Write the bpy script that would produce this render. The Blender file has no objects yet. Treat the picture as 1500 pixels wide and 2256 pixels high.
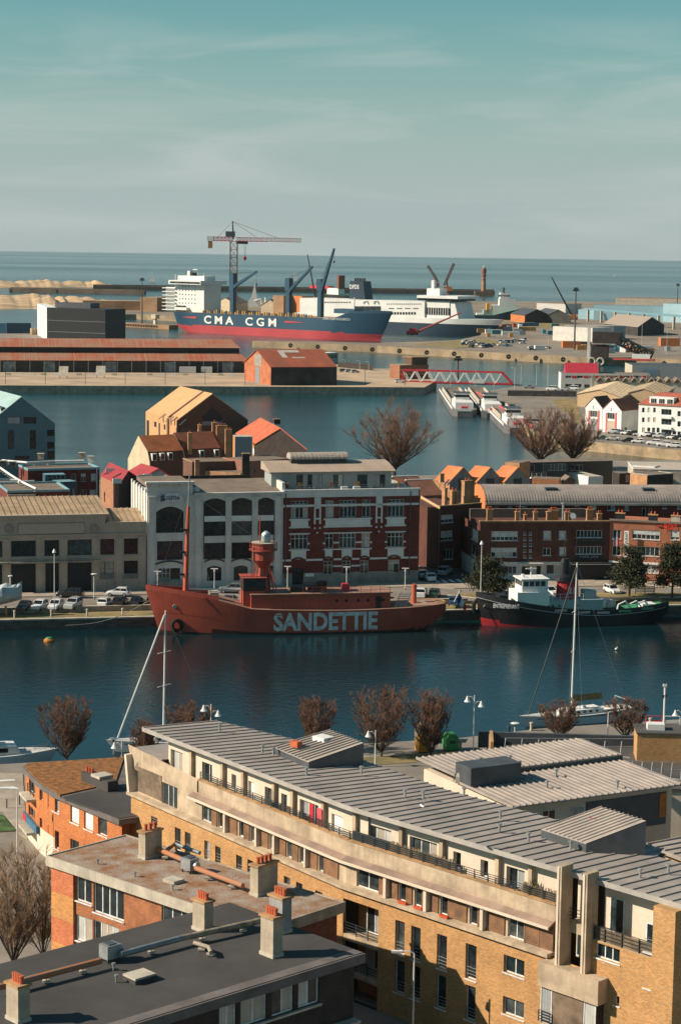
import bpy, math, random
from mathutils import Vector, Matrix, Euler
R = math.radians
scene = bpy.context.scene
COL = scene.collection
random.seed(7)

# ------------------------------------------------------------------ camera
FPX, PW, PH = 4500.0, 1500.0, 2256.0
CAMZ, PITCH, ROLL = 60.0, R(7.37), R(0.84)
cam_d = bpy.data.cameras.new('camera'); cam = bpy.data.objects.new('camera', cam_d); COL.objects.link(cam)
cam_d.sensor_fit = 'HORIZONTAL'; cam_d.sensor_width = 36.0; cam_d.lens = 36.0*FPX/PW
cam_d.clip_start = 1.0; cam_d.clip_end = 90000.0
CROT = (Matrix.Rotation(R(90)-PITCH, 3, 'X') @ Matrix.Rotation(ROLL, 3, 'Z'))
cam.matrix_world = Matrix.Translation((0, 0, CAMZ)) @ CROT.to_4x4()
scene.camera = cam
scene.render.resolution_x = 680; scene.render.resolution_y = 1024

# ------------------------------------------------------------------ sun and sky
SUN_AZ = R(187.0)     # direction towards the sun, measured from +X counter-clockwise
SUN_EL = R(33.0)
sv = Vector((math.cos(SUN_AZ)*math.cos(SUN_EL), math.sin(SUN_AZ)*math.cos(SUN_EL), math.sin(SUN_EL)))
sd = bpy.data.lights.new('sun', 'SUN'); sd.energy = 5.0; sd.angle = R(0.5); sd.color = (1.0, 0.85, 0.69)
so = bpy.data.objects.new('sun', sd); COL.objects.link(so)
so.rotation_euler = sv.to_track_quat('Z', 'Y').to_euler(); so.location = sv*500
wd = bpy.data.worlds.new('World'); scene.world = wd; wd.use_nodes = True
nt = wd.node_tree; nt.nodes.clear()
def wn(t, **k):
    n = nt.nodes.new(t)
    for a, b in k.items(): setattr(n, a, b)
    return n
wout = wn('ShaderNodeOutputWorld'); wbg = wn('ShaderNodeBackground'); wbg.inputs['Strength'].default_value = 0.066
sky = wn('ShaderNodeTexSky', sky_type='NISHITA'); sky.sun_disc = False; sky.sun_elevation = SUN_EL
sky.sun_rotation = R(90.0)-SUN_AZ; sky.air_density = 1.0; sky.dust_density = 0.6; sky.ozone_density = 1.5
tint = wn('ShaderNodeMix', data_type='RGBA', blend_type='MULTIPLY'); tint.inputs[0].default_value = 1.0
tint.inputs[7].default_value = (0.52, 0.90, 0.82, 1)
tc = wn('ShaderNodeTexCoord'); sep = wn('ShaderNodeSeparateXYZ')
mp = wn('ShaderNodeMapping'); mp.inputs['Scale'].default_value = (4.5, 4.5, 30.0)
mp.inputs['Rotation'].default_value = (0, R(3), 0)
cn = wn('ShaderNodeTexNoise'); cn.inputs['Scale'].default_value = 1.6; cn.inputs['Detail'].default_value = 7; cn.inputs['Roughness'].default_value = 0.55
cn.inputs['Distortion'].default_value = 0.6
cr = wn('ShaderNodeMapRange'); cr.inputs[1].default_value = 0.44; cr.inputs[2].default_value = 0.70; cr.inputs[3].default_value = 0.0; cr.inputs[4].default_value = 0.62
hz = wn('ShaderNodeMapRange'); hz.interpolation_type = 'SMOOTHSTEP'
hz.inputs[1].default_value = 0.13; hz.inputs[2].default_value = 0.015; hz.inputs[3].default_value = 0.0; hz.inputs[4].default_value = 0.92
band = wn('ShaderNodeMapRange'); band.interpolation_type = 'SMOOTHSTEP'
band.inputs[1].default_value = 0.118; band.inputs[2].default_value = 0.085
mul = wn('ShaderNodeMath', operation='MULTIPLY'); mx = wn('ShaderNodeMix', data_type='RGBA'); mx.inputs[7].default_value = (5.7, 6.3, 6.15, 1)
cl = wn('ShaderNodeMix', data_type='RGBA'); cl.inputs[7].default_value = (4.5, 5.35, 5.35, 1)
L = nt.links.new
L(tc.outputs['Generated'], sep.inputs[0]); L(tc.outputs['Generated'], mp.inputs[0]); L(mp.outputs[0], cn.inputs['Vector'])
L(cn.outputs['Fac'], cr.inputs[0]); L(sep.outputs['Z'], hz.inputs[0]); L(sep.outputs['Z'], band.inputs[0])
L(cr.outputs[0], mul.inputs[0]); L(band.outputs[0], mul.inputs[1]); L(mul.outputs[0], mx.inputs[0])
L(sky.outputs[0], tint.inputs[6]); L(tint.outputs[2], cl.inputs[6]); L(hz.outputs[0], cl.inputs[0]); L(cl.outputs[2], mx.inputs[6])
L(mx.outputs[2], wbg.inputs['Color']); L(wbg.outputs[0], wout.inputs[0])
scene.view_settings.view_transform = 'Standard'; scene.view_settings.look = 'None'
scene.view_settings.exposure = 0.48; scene.view_settings.gamma = 1.0
scene.view_settings.use_curve_mapping = False

# ------------------------------------------------------------------ photo geometry: a pixel and a known height give a place on the ground
def ray(px, py):
    return CROT @ Vector(((px-PW/2)/FPX, (PH/2-py)/FPX, -1.0))
def G(px, py, z=0.0):
    d = ray(px, py); t = (z-CAMZ)/d.z
    return Vector((d.x*t, d.y*t, z))
def proj(P):
    q = CROT.transposed() @ (Vector(P)-Vector((0, 0, CAMZ)))
    return (PW/2+FPX*q.x/-q.z, PH/2-FPX*q.y/-q.z)
def ZA(P, py):
    """height of the point above P that is seen in row py"""
    lo, hi = -20.0, 300.0
    for _ in range(50):
        m = (lo+hi)/2
        if proj((P[0], P[1], m))[1] > py: lo = m
        else: hi = m
    return (lo+hi)/2

# ------------------------------------------------------------------ materials
MATS = {}
def S(c): return (c[0], c[1], c[2], 1)
def M(name, c, rough=0.8, var=0.15, scale=2.0, bump=0.0, metal=0.0, streak=0.0, c2=None, kind=None, spec=0.4, ks=1.0, coat=0.0):
    if name in MATS: return MATS[name]
    m = bpy.data.materials.new(name); m.use_nodes = True; MATS[name] = m
    t = m.node_tree; b = t.nodes['Principled BSDF']; n = t.nodes.new; l = t.links.new
    b.inputs['Roughness'].default_value = rough; b.inputs['Metallic'].default_value = metal
    b.inputs['Specular IOR Level'].default_value = spec
    if coat: b.inputs['Coat Weight'].default_value = coat; b.inputs['Coat Roughness'].default_value = 0.06
    tco = n('ShaderNodeTexCoord')
    def noise(sc, det=5, vec=None, ro=0.6):
        q = n('ShaderNodeTexNoise'); q.inputs['Scale'].default_value = sc; q.inputs['Detail'].default_value = det; q.inputs['Roughness'].default_value = ro
        l(vec or tco.outputs['Object'], q.inputs['Vector']); return q
    def mix(fac, a, bb, mode='MIX'):
        q = n('ShaderNodeMix'); q.data_type = 'RGBA'; q.blend_type = mode
        for i, v in ((0, fac), (6, a), (7, bb)):
            if hasattr(v, 'is_output'): l(v, q.inputs[i])
            else: q.inputs[i].default_value = v
        return q.outputs[2]
    def rng(x, a, bb, c_, d):
        q = n('ShaderNodeMapRange'); l(x, q.inputs[0])
        for i, v in enumerate((a, bb, c_, d)): q.inputs[i+1].default_value = v
        return q.outputs[0]
    def math_(op, a, bb=0.0):
        q = n('ShaderNodeMath'); q.operation = op
        for i, v in ((0, a), (1, bb)):
            if hasattr(v, 'is_output'): l(v, q.inputs[i])
            else: q.inputs[i].default_value = v
        return q.outputs[0]
    def uv():
        s = n('ShaderNodeSeparateXYZ'); l(tco.outputs['Object'], s.inputs[0])
        k = n('ShaderNodeCombineXYZ'); l(math_('ADD', s.outputs[0], s.outputs[1]), k.inputs[0]); l(s.outputs[2], k.inputs[1])
        return s, k.outputs[0]
    hgt = None
    c2 = c2 or tuple(x*(1-2.2*var) for x in c)
    base = mix(rng(noise(scale).outputs['Fac'], 0.35, 0.68, 0, 1), S(tuple(min(1, x*(1+var*0.6)) for x in c)), S(c2))
    if kind == 'brick':
        s, u = uv()
        bt = n('ShaderNodeTexBrick'); l(u, bt.inputs['Vector']); bt.inputs['Scale'].default_value = 1.0
        bt.inputs['Brick Width'].default_value = 0.24*ks; bt.inputs['Row Height'].default_value = 0.085*ks
        bt.inputs['Mortar Size'].default_value = 0.012*ks; bt.inputs['Mortar Smooth'].default_value = 0.2
        bt.inputs['Color1'].default_value = (0.72, 0.72, 0.72, 1); bt.inputs['Color2'].default_value = (1.18, 1.1, 1.05, 1); bt.inputs['Mortar'].default_value = (0.8, 0.82, 0.85, 1)
        base = mix(1.0, base, bt.outputs['Color'], 'MULTIPLY'); hgt = math_('SUBTRACT', 1.0, bt.outputs['Fac']); bump = bump or 0.3
    elif kind == 'tile':      # roof tiles: rows across, rolls down the slope
        s = n('ShaderNodeSeparateXYZ'); l(tco.outputs['Object'], s.inputs[0])
        wx = math_('ABSOLUTE', math_('SINE', math_('MULTIPLY', s.outputs[0], 9.0/ks)))
        wz = math_('FRACT', math_('MULTIPLY', s.outputs[2], 4.2/ks))
        hgt = math_('ADD', math_('MULTIPLY', wx, 0.6), math_('MULTIPLY', wz, 0.5)); bump = bump or 0.6
        base = mix(1.0, base, mix(wx, (0.55, 0.55, 0.55, 1), (1.1, 1.1, 1.1, 1)), 'MULTIPLY')
        base = mix(rng(wz, 0.0, 0.2, 0.5, 0), base, (0.05, 0.02, 0.012, 1))
    elif kind in ('corr', 'corry'):   # corrugated or ribbed sheet, ribs along local y ('corr') or x ('corry')
        s = n('ShaderNodeSeparateXYZ'); l(tco.outputs['Object'], s.inputs[0])
        o_ = s.outputs[0 if kind == 'corr' else 1]
        w = math_('SINE', math_('MULTIPLY', o_, 6.283/ks))
        hgt = rng(w, -1, 1, 0, 1); bump = bump or 0.5
        base = mix(rng(w, 0.3, 1.0, 0.0, 0.35), base, S(tuple(x*0.45 for x in c)))
        cc = n('ShaderNodeCombineXYZ'); l(math_('MULTIPLY', o_, 0.9), cc.inputs[0])
        pn = noise(0.8, 3, cc.outputs[0])
        base = mix(rng(pn.outputs['Fac'], 0.5, 0.62, 0, min(1, streak*1.6)), base, S(c2))
    elif kind == 'slat':      # horizontal boards
        s = n('ShaderNodeSeparateXYZ'); l(tco.outputs['Object'], s.inputs[0])
        fz = math_('FRACT', math_('MULTIPLY', s.outputs[2], 1/(0.12*ks)))
        hgt = rng(fz, 0.0, 0.18, 0, 1); bump = bump or 0.6
        base = mix(rng(fz, 0.0, 0.14, 0.9, 0), base, (0.02, 0.012, 0.008, 1))
    if streak and kind not in ('corr', 'corry'):
        mpp = n('ShaderNodeMapping'); mpp.inputs['Scale'].default_value = (2.2, 2.2, 0.16); l(tco.outputs['Object'], mpp.inputs[0])
        st = noise(1.3, 5, mpp.outputs[0])
        base = mix(rng(st.outputs['Fac'], 0.5, 0.74, 0, streak), base, S(tuple(x*0.35 for x in c)))
    fine = noise(scale*9, 4)
    base = mix(1.0, base, mix(fine.outputs['Fac'], (0.86, 0.86, 0.86, 1), (1.12, 1.12, 1.12, 1)), 'MULTIPLY')
    l(base, b.inputs['Base Color'])
    if bump:
        bp = n('ShaderNodeBump'); bp.inputs['Strength'].default_value = min(1.0, bump); bp.inputs['Distance'].default_value = 0.04*ks
        l(hgt if hgt is not None else fine.outputs['Fac'], bp.inputs['Height']); l(bp.outputs[0], b.inputs['Normal'])
    return m
def flat(name, c, rough=0.6, metal=0.0, spec=0.4, coat=0.0): return M(name, c, rough, 0.06, 1.5, 0, metal, spec=spec, coat=coat)
def water_mat():
    m = bpy.data.materials.new('water'); m.use_nodes = True
    t = m.node_tree; b = t.nodes['Principled BSDF']; n = t.nodes.new; l = t.links.new
    b.inputs['Base Color'].default_value = (0.008, 0.042, 0.048, 1); b.inputs['Roughness'].default_value = 0.1; b.inputs['IOR'].default_value = 1.333
    tco = n('ShaderNodeTexCoord')
    def nz(sc, det, sx, sy):
        mpp = n('ShaderNodeMapping'); mpp.inputs['Scale'].default_value = (sx, sy, 1); mpp.inputs['Rotation'].default_value = (0, 0, R(8)); l(tco.outputs['Object'], mpp.inputs[0])
        q = n('ShaderNodeTexNoise'); q.inputs['Scale'].default_value = sc; q.inputs['Detail'].default_value = det; q.inputs['Roughness'].default_value = 0.62
        l(mpp.outputs[0], q.inputs['Vector']); return q.outputs['Fac']
    a = nz(0.8, 5, 1.0, 0.8); g = nz(0.012, 4, 0.35, 1.6); far = nz(0.0005, 2, 0.2, 1.6)
    bp = n('ShaderNodeBump'); sy = n('ShaderNodeSeparateXYZ'); l(tco.outputs['Object'], sy.inputs[0]); dy = n('ShaderNodeMapRange'); l(sy.outputs['Y'], dy.inputs[0])
    for i_, v_ in enumerate((330.0, 1700.0, 0.10, 0.95)): dy.inputs[i_+1].default_value = v_
    l(dy.outputs[0], bp.inputs['Distance'])
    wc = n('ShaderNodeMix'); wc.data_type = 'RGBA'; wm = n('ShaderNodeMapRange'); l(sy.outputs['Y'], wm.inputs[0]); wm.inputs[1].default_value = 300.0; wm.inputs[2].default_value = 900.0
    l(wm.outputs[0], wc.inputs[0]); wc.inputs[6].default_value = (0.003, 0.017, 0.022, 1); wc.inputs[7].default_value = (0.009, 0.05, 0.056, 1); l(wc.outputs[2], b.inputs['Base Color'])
    mr = n('ShaderNodeMapRange'); l(g, mr.inputs[0]); mr.inputs[1].default_value = 0.32; mr.inputs[2].default_value = 0.7; mr.inputs[3].default_value = 0.35; mr.inputs[4].default_value = 1.0
    l(mr.outputs[0], bp.inputs['Strength']); l(a, bp.inputs['Height']); l(bp.outputs[0], b.inputs['Normal'])
    r2 = n('ShaderNodeMapRange'); l(far, r2.inputs[0]); r2.inputs[1].default_value = 0.4; r2.inputs[2].default_value = 0.65; r2.inputs[3].default_value = 0.1; r2.inputs[4].default_value = 0.2
    l(r2.outputs[0], b.inputs['Roughness'])
    return m

# ------------------------------------------------------------------ mesh building
class MB:
    def __init__(s): s.v = []; s.f = []; s.m = []
    def poly(s, pts, mi=0):
        k = len(s.v); s.v += [tuple(p) for p in pts]; s.f.append(tuple(range(k, k+len(pts)))); s.m.append(mi); return s
    def box(s, x0, x1, y0, y1, z0, z1, mi=0):
        k = len(s.v)
        s.v += [(x0, y0, z0), (x1, y0, z0), (x1, y1, z0), (x0, y1, z0), (x0, y0, z1), (x1, y0, z1), (x1, y1, z1), (x0, y1, z1)]
        for q in ((3, 2, 1, 0), (4, 5, 6, 7), (0, 1, 5, 4), (1, 2, 6, 5), (2, 3, 7, 6), (3, 0, 4, 7)):
            s.f.append(tuple(k+i for i in q)); s.m.append(mi)
        return s
    def prism(s, pts, z0, z1, mi=0, mt=None, bottom=True):
        n = len(pts); k = len(s.v)
        ar = sum(pts[i][0]*pts[(i+1) % n][1]-pts[(i+1) % n][0]*pts[i][1] for i in range(n))
        if ar < 0: pts = pts[::-1]
        zz = (lambda p, z: p[2] if z is None else z)
        s.v += [(p[0], p[1], z0) for p in pts]+[(p[0], p[1], zz(p, z1)) for p in pts]
        for i in range(n):
            j = (i+1) % n; s.f.append((k+i, k+j, k+n+j, k+n+i)); s.m.append(mi)
        s.f.append(tuple(k+n+i for i in range(n))); s.m.append(mi if mt is None else mt)
        if bottom: s.f.append(tuple(k+i for i in range(n))[::-1]); s.m.append(mi)
        return s
    def xprism(s, prof, x0, x1, mi=0, me=None):
        """profile [(y,z)] extruded along x"""
        n = len(prof); k = len(s.v)
        s.v += [(x0, y, z) for y, z in prof]+[(x1, y, z) for y, z in prof]
        for i in range(n):
            j = (i+1) % n; s.f.append((k+i, k+j, k+n+j, k+n+i)); s.m.append(mi)
        e = mi if me is None else me
        s.f.append(tuple(k+i for i in range(n))[::-1]); s.m.append(e); s.f.append(tuple(k+n+i for i in range(n))); s.m.append(e); return s
    def yprism(s, prof, y0, y1, mi=0, me=None):
        n = len(prof); k = len(s.v)
        s.v += [(x, y0, z) for x, z in prof]+[(x, y1, z) for x, z in prof]
        for i in range(n):
            j = (i+1) % n; s.f.append((k+i, k+j, k+n+j, k+n+i)[::-1]); s.m.append(mi)
        e = mi if me is None else me
        s.f.append(tuple(k+i for i in range(n))); s.m.append(e); s.f.append(tuple(k+n+i for i in range(n))[::-1]); s.m.append(e); return s
    def tube(s, p, q, r, r2=None, n=6, mi=0, cap=True):
        p = Vector(p); q = Vector(q); r2 = r if r2 is None else r2; d = q-p
        if d.length < 1e-6: return s
        d.normalize(); a = d.orthogonal().normalized(); b = d.cross(a); k = len(s.v)
        for c, rr in ((p, r), (q, r2)):
            for i in range(n):
                t = 2*math.pi*i/n; s.v.append(tuple(c+(a*math.cos(t)+b*math.sin(t))*rr))
        for i in range(n):
            j = (i+1) % n; s.f.append((k+i, k+j, k+n+j, k+n+i)); s.m.append(mi)
        if cap:
            s.f.append(tuple(k+n+i for i in range(n))); s.m.append(mi); s.f.append(tuple(k+i for i in range(n))[::-1]); s.m.append(mi)
        return s
    def cyl(s, x, y, z0, z1, r, r2=None, n=12, mi=0): return s.tube((x, y, z0), (x, y, z1), r, r2, n, mi)
    def path(s, pts, r, n=6, mi=0):
        for a, b in zip(pts, pts[1:]): s.tube(a, b, r, r, n, mi)
        return s
    def lathe(s, prof, cx=0, cy=0, n=16, mi=0, sy=1.0):
        k = len(s.v)
        for r, z in prof:
            for i in range(n):
                t = 2*math.pi*i/n; s.v.append((cx+r*math.cos(t), cy+r*sy*math.sin(t), z))
        for j in range(len(prof)-1):
            for i in range(n):
                a = k+j*n+i; b = k+j*n+(i+1) % n; s.f.append((a, b, b+n, a+n)); s.m.append(mi)
        s.f.append(tuple(k+(len(prof)-1)*n+i for i in range(n))); s.m.append(mi)
        s.f.append(tuple(k+i for i in range(n))[::-1]); s.m.append(mi); return s
    def lattice(s, p, q, w, r, step, mi=0, up=Vector((0, 0, 1)), rc=None):
        """square lattice beam from p to q"""
        p = Vector(p); q = Vector(q); d = (q-p); Ln = d.length; d.normalize()
        a = d.cross(up)
        if a.length < 1e-3: a = Vector((1, 0, 0))
        a.normalize(); b = a.cross(d).normalized(); n = max(1, round(Ln/step)); rc = rc or r
        cs = [(a*i+b*j)*w/2 for i, j in ((1, 1), (1, -1), (-1, -1), (-1, 1))]
        for c in cs: s.tube(p+c, q+c, rc, rc, 4, mi)
        for i in range(n):
            u, v = p+d*(Ln*i/n), p+d*(Ln*(i+1)/n)
            for k2 in range(4):
                c, c3 = cs[k2], cs[(k2+1) % 4]
                s.tube(u+c, v+c3, r, r, 3, mi); s.tube(v+c, v+c3, r, r, 3, mi)
        return s
    def wall(s, x0, x1, z0, z1, rects, y=0.0, rec=0.2, mi=0, mr=None, th=0.0):
        """wall in the local xz plane facing -y with openings and reveals"""
        rs = [(max(x0, a), min(x1, b), max(z0, c), min(z1, d)) for a, b, c, d in rects if b > x0 and a < x1 and d > z0 and c < z1]
        xs = sorted(set([x0, x1]+[r[0] for r in rs]+[r[1] for r in rs])); zs = sorted(set([z0, z1]+[r[2] for r in rs]+[r[3] for r in rs]))
        for i in range(len(xs)-1):
            j = 0
            while j < len(zs)-1:
                xm = (xs[i]+xs[i+1])/2
                hole = lambda jj: any(r[0] < xm < r[1] and r[2] < (zs[jj]+zs[jj+1])/2 < r[3] for r in rs)
                if hole(j): j += 1; continue
                k = j
                while k+1 < len(zs)-1 and not hole(k+1): k += 1
                s.poly([(xs[i], y, zs[j]), (xs[i+1], y, zs[j]), (xs[i+1], y, zs[k+1]), (xs[i], y, zs[k+1])], mi); j = k+1
        mr = mi if mr is None else mr
        for a, b, c, d in rs:
            e = y+rec
            s.poly([(a, y, c), (a, y, d), (a, e, d), (a, e, c)], mr); s.poly([(b, y, c), (b, e, c), (b, e, d), (b, y, d)], mr)
            s.poly([(a, y, c), (a, e, c), (b, e, c), (b, y, c)], mr); s.poly([(a, y, d), (b, y, d), (b, e, d), (a, e, d)], mr)
        return s
    def mesh(s, name='m'):
        me = bpy.data.meshes.new(name); me.from_pydata(s.v, [], s.f); return me
    def build(s, name, mats, parent=None, smooth=False, loc=None):
        me = s.mesh(name)
        if not isinstance(mats, (list, tuple)): mats = [mats]
        for m in mats: me.materials.append(m)
        if len(mats) > 1: me.polygons.foreach_set('material_index', s.m)
        if smooth: me.polygons.foreach_set('use_smooth', [True]*len(me.polygons))
        me.update()
        o = bpy.data.objects.new(name, me); COL.objects.link(o)
        if isinstance(parent, tuple): o.parent = parent[0]; o.matrix_basis = parent[1]
        elif parent: o.parent = parent
        if loc: o.location = loc
        return o
def tag(o, label=None, cat=None, group=None, kind=None):
    if label: o['label'] = label
    if cat: o['category'] = cat
    if group: o['group'] = group
    if kind: o['kind'] = kind
    return o
def thing(name, label, cat, loc=(0, 0, 0), rz=0.0, group=None):
    o = bpy.data.objects.new(name, None); COL.objects.link(o); o.empty_display_size = 0.2
    o.location = loc; o.rotation_euler = (0, 0, rz); return tag(o, label, cat, group)
def copy_tree(o, parent=None):
    c = o.copy(); COL.objects.link(c)
    if parent: c.parent = parent
    for ch in list(o.children): copy_tree(ch, c)
    return c
class Fr:
    """vertical frame: x from A to B along a facade, y away from the viewer, z world height"""
    def __init__(s, A, B, name=None, label=None, cat='building', group=None, root=None):
        s.A = Vector((A[0], A[1], 0)); d = Vector((B[0]-A[0], B[1]-A[1], 0)); s.len = d.length
        s.rz = math.atan2(d.y, d.x); s.u = d.normalized(); s.n = Vector((-s.u.y, s.u.x, 0)); s.o = root
        if name: s.o = thing(name, label, cat, s.A, s.rz, group)
    def xz(s, px, py, y=0.0):
        d = ray(px, py); o = Vector((0, 0, CAMZ)); P0 = s.A+s.n*y
        t = (P0-o).dot(s.n)/d.dot(s.n); P = o+d*t; return (P-s.A).dot(s.u), P.z
    def xy(s, px, py, z):
        P = G(px, py, z)-s.A; return P.dot(s.u), P.dot(s.n)
    def rect(s, a, b, c, d, y=0.0):
        """pixel box (left, top, right, bottom) on the plane y -> x0,x1,z0,z1"""
        my, mx_ = (b+d)/2, (a+c)/2
        return s.xz(a, my, y)[0], s.xz(c, my, y)[0], s.xz(mx_, d, y)[1], s.xz(mx_, b, y)[1]
    def world(s, x, y, z): return s.A+s.u*x+s.n*y+Vector((0, 0, z))
    def mat(s): return Matrix.Translation(s.A) @ Matrix.Rotation(s.rz, 4, 'Z')
    def under(s, F):
        """parent token that puts parts built in this frame under the thing of frame F"""
        s.o = (F.o, F.mat().inverted() @ s.mat()); return s
    def turned(s, x, y, deg):
        """a frame at local (x,y) of this one, turned by deg; parts go under the same thing"""
        P = s.world(x, y, 0); a = s.rz+R(deg); f = Fr(P, P+Vector((math.cos(a), math.sin(a), 0)))
        if s.o: f.o = (s.o, s.mat().inverted() @ f.mat()) if not isinstance(s.o, tuple) else (s.o[0], s.o[1] @ s.mat().inverted() @ f.mat())
        return f

GLASS = None
def glass(i=0):
    cols = [(0.018, 0.028, 0.032), (0.035, 0.05, 0.055), (0.07, 0.085, 0.085), (0.012, 0.016, 0.018)]
    return M('glass_%d' % i, cols[i], 0.12, 0.3, 1.2, spec=0.5)
def curtain(i=0):
    return M('curtain_%d' % i, [(0.52, 0.52, 0.48), (0.34, 0.36, 0.35), (0.45, 0.40, 0.33)][i], 0.35, 0.08, 1.0, kind='corr', ks=0.22, streak=0.4)
wrand = random.Random(3)
def window(par, x0, x1, z0, z1, y=0.0, nx=2, nz=1, fm=None, rec=0.15, fw=0.07, sill=None, blind=0.0, cur=None, split=True, gm=None, top=0.0, name='window'):
    """a window: frame with mullions, one pane per light, optional sill, blind and rail; stands in the plane y+rec"""
    fm = fm or M('white_frame', (0.72, 0.74, 0.72), 0.5)
    mb = MB(); yy = y+rec; d = 0.06
    if x1-x0 < 0.15: return None
    mb.box(x0, x0+fw, yy-d, yy, z0, z1); mb.box(x1-fw, x1, yy-d, yy, z0, z1); mb.box(x0+fw, x1-fw, yy-d, yy, z0, z0+fw); mb.box(x0+fw, x1-fw, yy-d, yy, z1-fw, z1)
    xs = [x0+fw+(x1-x0-2*fw)*i/nx for i in range(nx+1)]; zs = [z0+fw+(z1-z0-2*fw)*i/nz for i in range(nz+1)]
    if top: zs = [z0+fw, z1-(z1-z0)*top, z1-fw]
    for x in xs[1:-1]: mb.box(x-fw*0.45, x+fw*0.45, yy-d*0.9, yy, z0+fw, z1-fw)
    for z in zs[1:-1]:
        for i in range(nx): mb.box(xs[i]+fw*0.45, xs[i+1]-fw*0.45, yy-d*0.8, yy, z-fw*0.4, z+fw*0.4)
    if sill: mb.box(x0-0.08, x1+0.08, y-sill, yy-d, z0-0.09, z0-0.01)
    w = mb.build(name, fm, par)
    cells = [(xs[i], xs[i+1], zs[j], zs[j+1]) for i in range(nx) for j in range(len(zs)-1)] if split else [(x0+fw, x1-fw, z0+fw, z1-fw)]
    g0 = gm or glass(wrand.choice([0, 0, 1, 1, 2, 3]))
    c0 = cur if cur is not None else (wrand.random() < 0.25)
    for a, b, c, e in cells:
        g = curtain(wrand.randrange(3)) if (c0 and wrand.random() < 0.75) else g0
        MB().box(a, b, yy-0.025, yy-0.005, c, e).build('pane', g, w)
    if blind:
        MB().box(x0+fw*0.6, x1-fw*0.6, yy-d-0.03, yy-d-0.004, z1-(z1-z0)*blind, z1-0.02).build('roller_blind', M('blind', (0.6, 0.62, 0.6), 0.6, kind='slat', ks=0.6, bump=0.15), w)
    return w
def text(par, s, x, z, h, y, mat, width=None, name='lettering', depth=0.03, bold=0.0, fn=None, rotv=False, shear=0.0):
    """lettering as solid characters in the local xz plane facing -y, lower left corner at (x,z), cap height h"""
    cu = bpy.data.curves.new('t', 'FONT'); cu.body = s; cu.size = 1.0; cu.offset = bold; cu.shear = shear; cu.resolution_u = 3
    ob = bpy.data.objects.new('t', cu); COL.objects.link(ob)
    dg = bpy.context.evaluated_depsgraph_get(); me = bpy.data.meshes.new_from_object(ob.evaluated_get(dg))
    bpy.data.objects.remove(ob)
    X = [v.co.x for v in me.vertices]; Y = [v.co.y for v in me.vertices]
    x0, x1, y1 = min(X), max(X), max(Y); y0 = 0.0 if min(Y) > -0.1 else min(Y); k = h/(y1-y0); kx = (width/(x1-x0)) if width else k
    vs = [((v.co.x-x0)*kx, (v.co.y-y0)*k) for v in me.vertices]; fs = [tuple(p.vertices) for p in me.polygons]
    bpy.data.meshes.remove(me)
    mb = MB()
    if rotv: vs = [(-b, a) for a, b in vs]
    for a, b in vs:
        yy = fn(x+a, z+b) if fn else y
        mb.v.append((x+a, yy-depth, z+b))
    mb.f = fs; mb.m = [0]*len(fs)
    return mb.build(name, mat, par)
# ------------------------------------------------------------------ sea and land
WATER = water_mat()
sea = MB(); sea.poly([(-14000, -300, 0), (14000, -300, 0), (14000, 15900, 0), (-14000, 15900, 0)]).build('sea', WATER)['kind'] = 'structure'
m_conc = M('concrete', (0.36, 0.31, 0.24), 0.9, 0.2, 0.6, streak=0.5)
m_concl = M('concrete_light', (0.50, 0.45, 0.36), 0.85, 0.15, 0.5, streak=0.35)
m_asph = M('asphalt', (0.085, 0.08, 0.075), 0.9, 0.15, 0.3, bump=0.1)
m_road = M('pale_asphalt', (0.24, 0.21, 0.175), 0.9, 0.15, 0.15, bump=0.1)
m_pave = M('pavement_slabs', (0.38, 0.32, 0.25), 0.9, 0.15, 0.4)
m_sand = M('sand', (0.52, 0.36, 0.21), 0.95, 0.25, 0.03, c2=(0.26, 0.19, 0.11))
m_gravel = M('quay_gravel', (0.46, 0.34, 0.22), 0.95, 0.2, 0.06, c2=(0.30, 0.23, 0.16))
m_qwall = M('quay_wall', (0.42, 0.31, 0.19), 0.9, 0.2, 0.25, streak=0.55)
m_dry = M('dry_grass', (0.26, 0.19, 0.08), 0.95, 0.3, 0.2, bump=0.4, c2=(0.12, 0.11, 0.05))
m_green = M('lawn', (0.07, 0.13, 0.035), 0.95, 0.3, 1.0, bump=0.6)
def land(name, pts, z, mats, z0=-3.0, label=None):
    p = [G(a, b, z) for a, b in pts]
    mb = MB().prism([(q.x, q.y) for q in p], z0, z, 0, 1)
    return tag(mb.build(name, mats), label=label, kind='structure')
land('quay_warehouse', [(-90, 848), (935, 853), (962, 838), (905, 811), (820, 812), (745, 800), (540, 790), (-90, 762)], 3.0, [m_conc, m_gravel])
land('quay_cold_store', [(-90, 728), (243, 736), (243, 757), (-90, 756)], 3.0, [m_conc, m_road])
land('quay_dock', [(556, 750), (640, 753.5), (830, 761), (1000, 771), (1180, 781), (1300, 787), (1400, 787), (1620, 798), (1620, 668), (1290, 664), (1100, 663), (700, 660), (430, 664), (180, 672), (180, 691), (300, 692), (420, 698), (700, 708), (1000, 721), (1062, 728), (1058, 738), (1010, 748), (930, 752), (830, 755), (640, 750)], 4.0, [M('mole_wall', (0.36, 0.27, 0.17), 0.9, 0.2, 0.1, streak=0.5), M('dock_ground', (0.25, 0.20, 0.15), 0.95, 0.2, 0.02, c2=(0.16, 0.135, 0.105))])
land('quay_barge', [(1046, 866), (1130, 851), (1240, 854), (1620, 838), (1620, 1004), (1304, 973), (1186, 955)], 3.0, [m_qwall, m_road])
QM = land('quay_museum', [(-150, 1370), (1620, 1331), (1620, 1250), (-150, 1283)], 1.6, [m_conc, m_dry])
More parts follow.
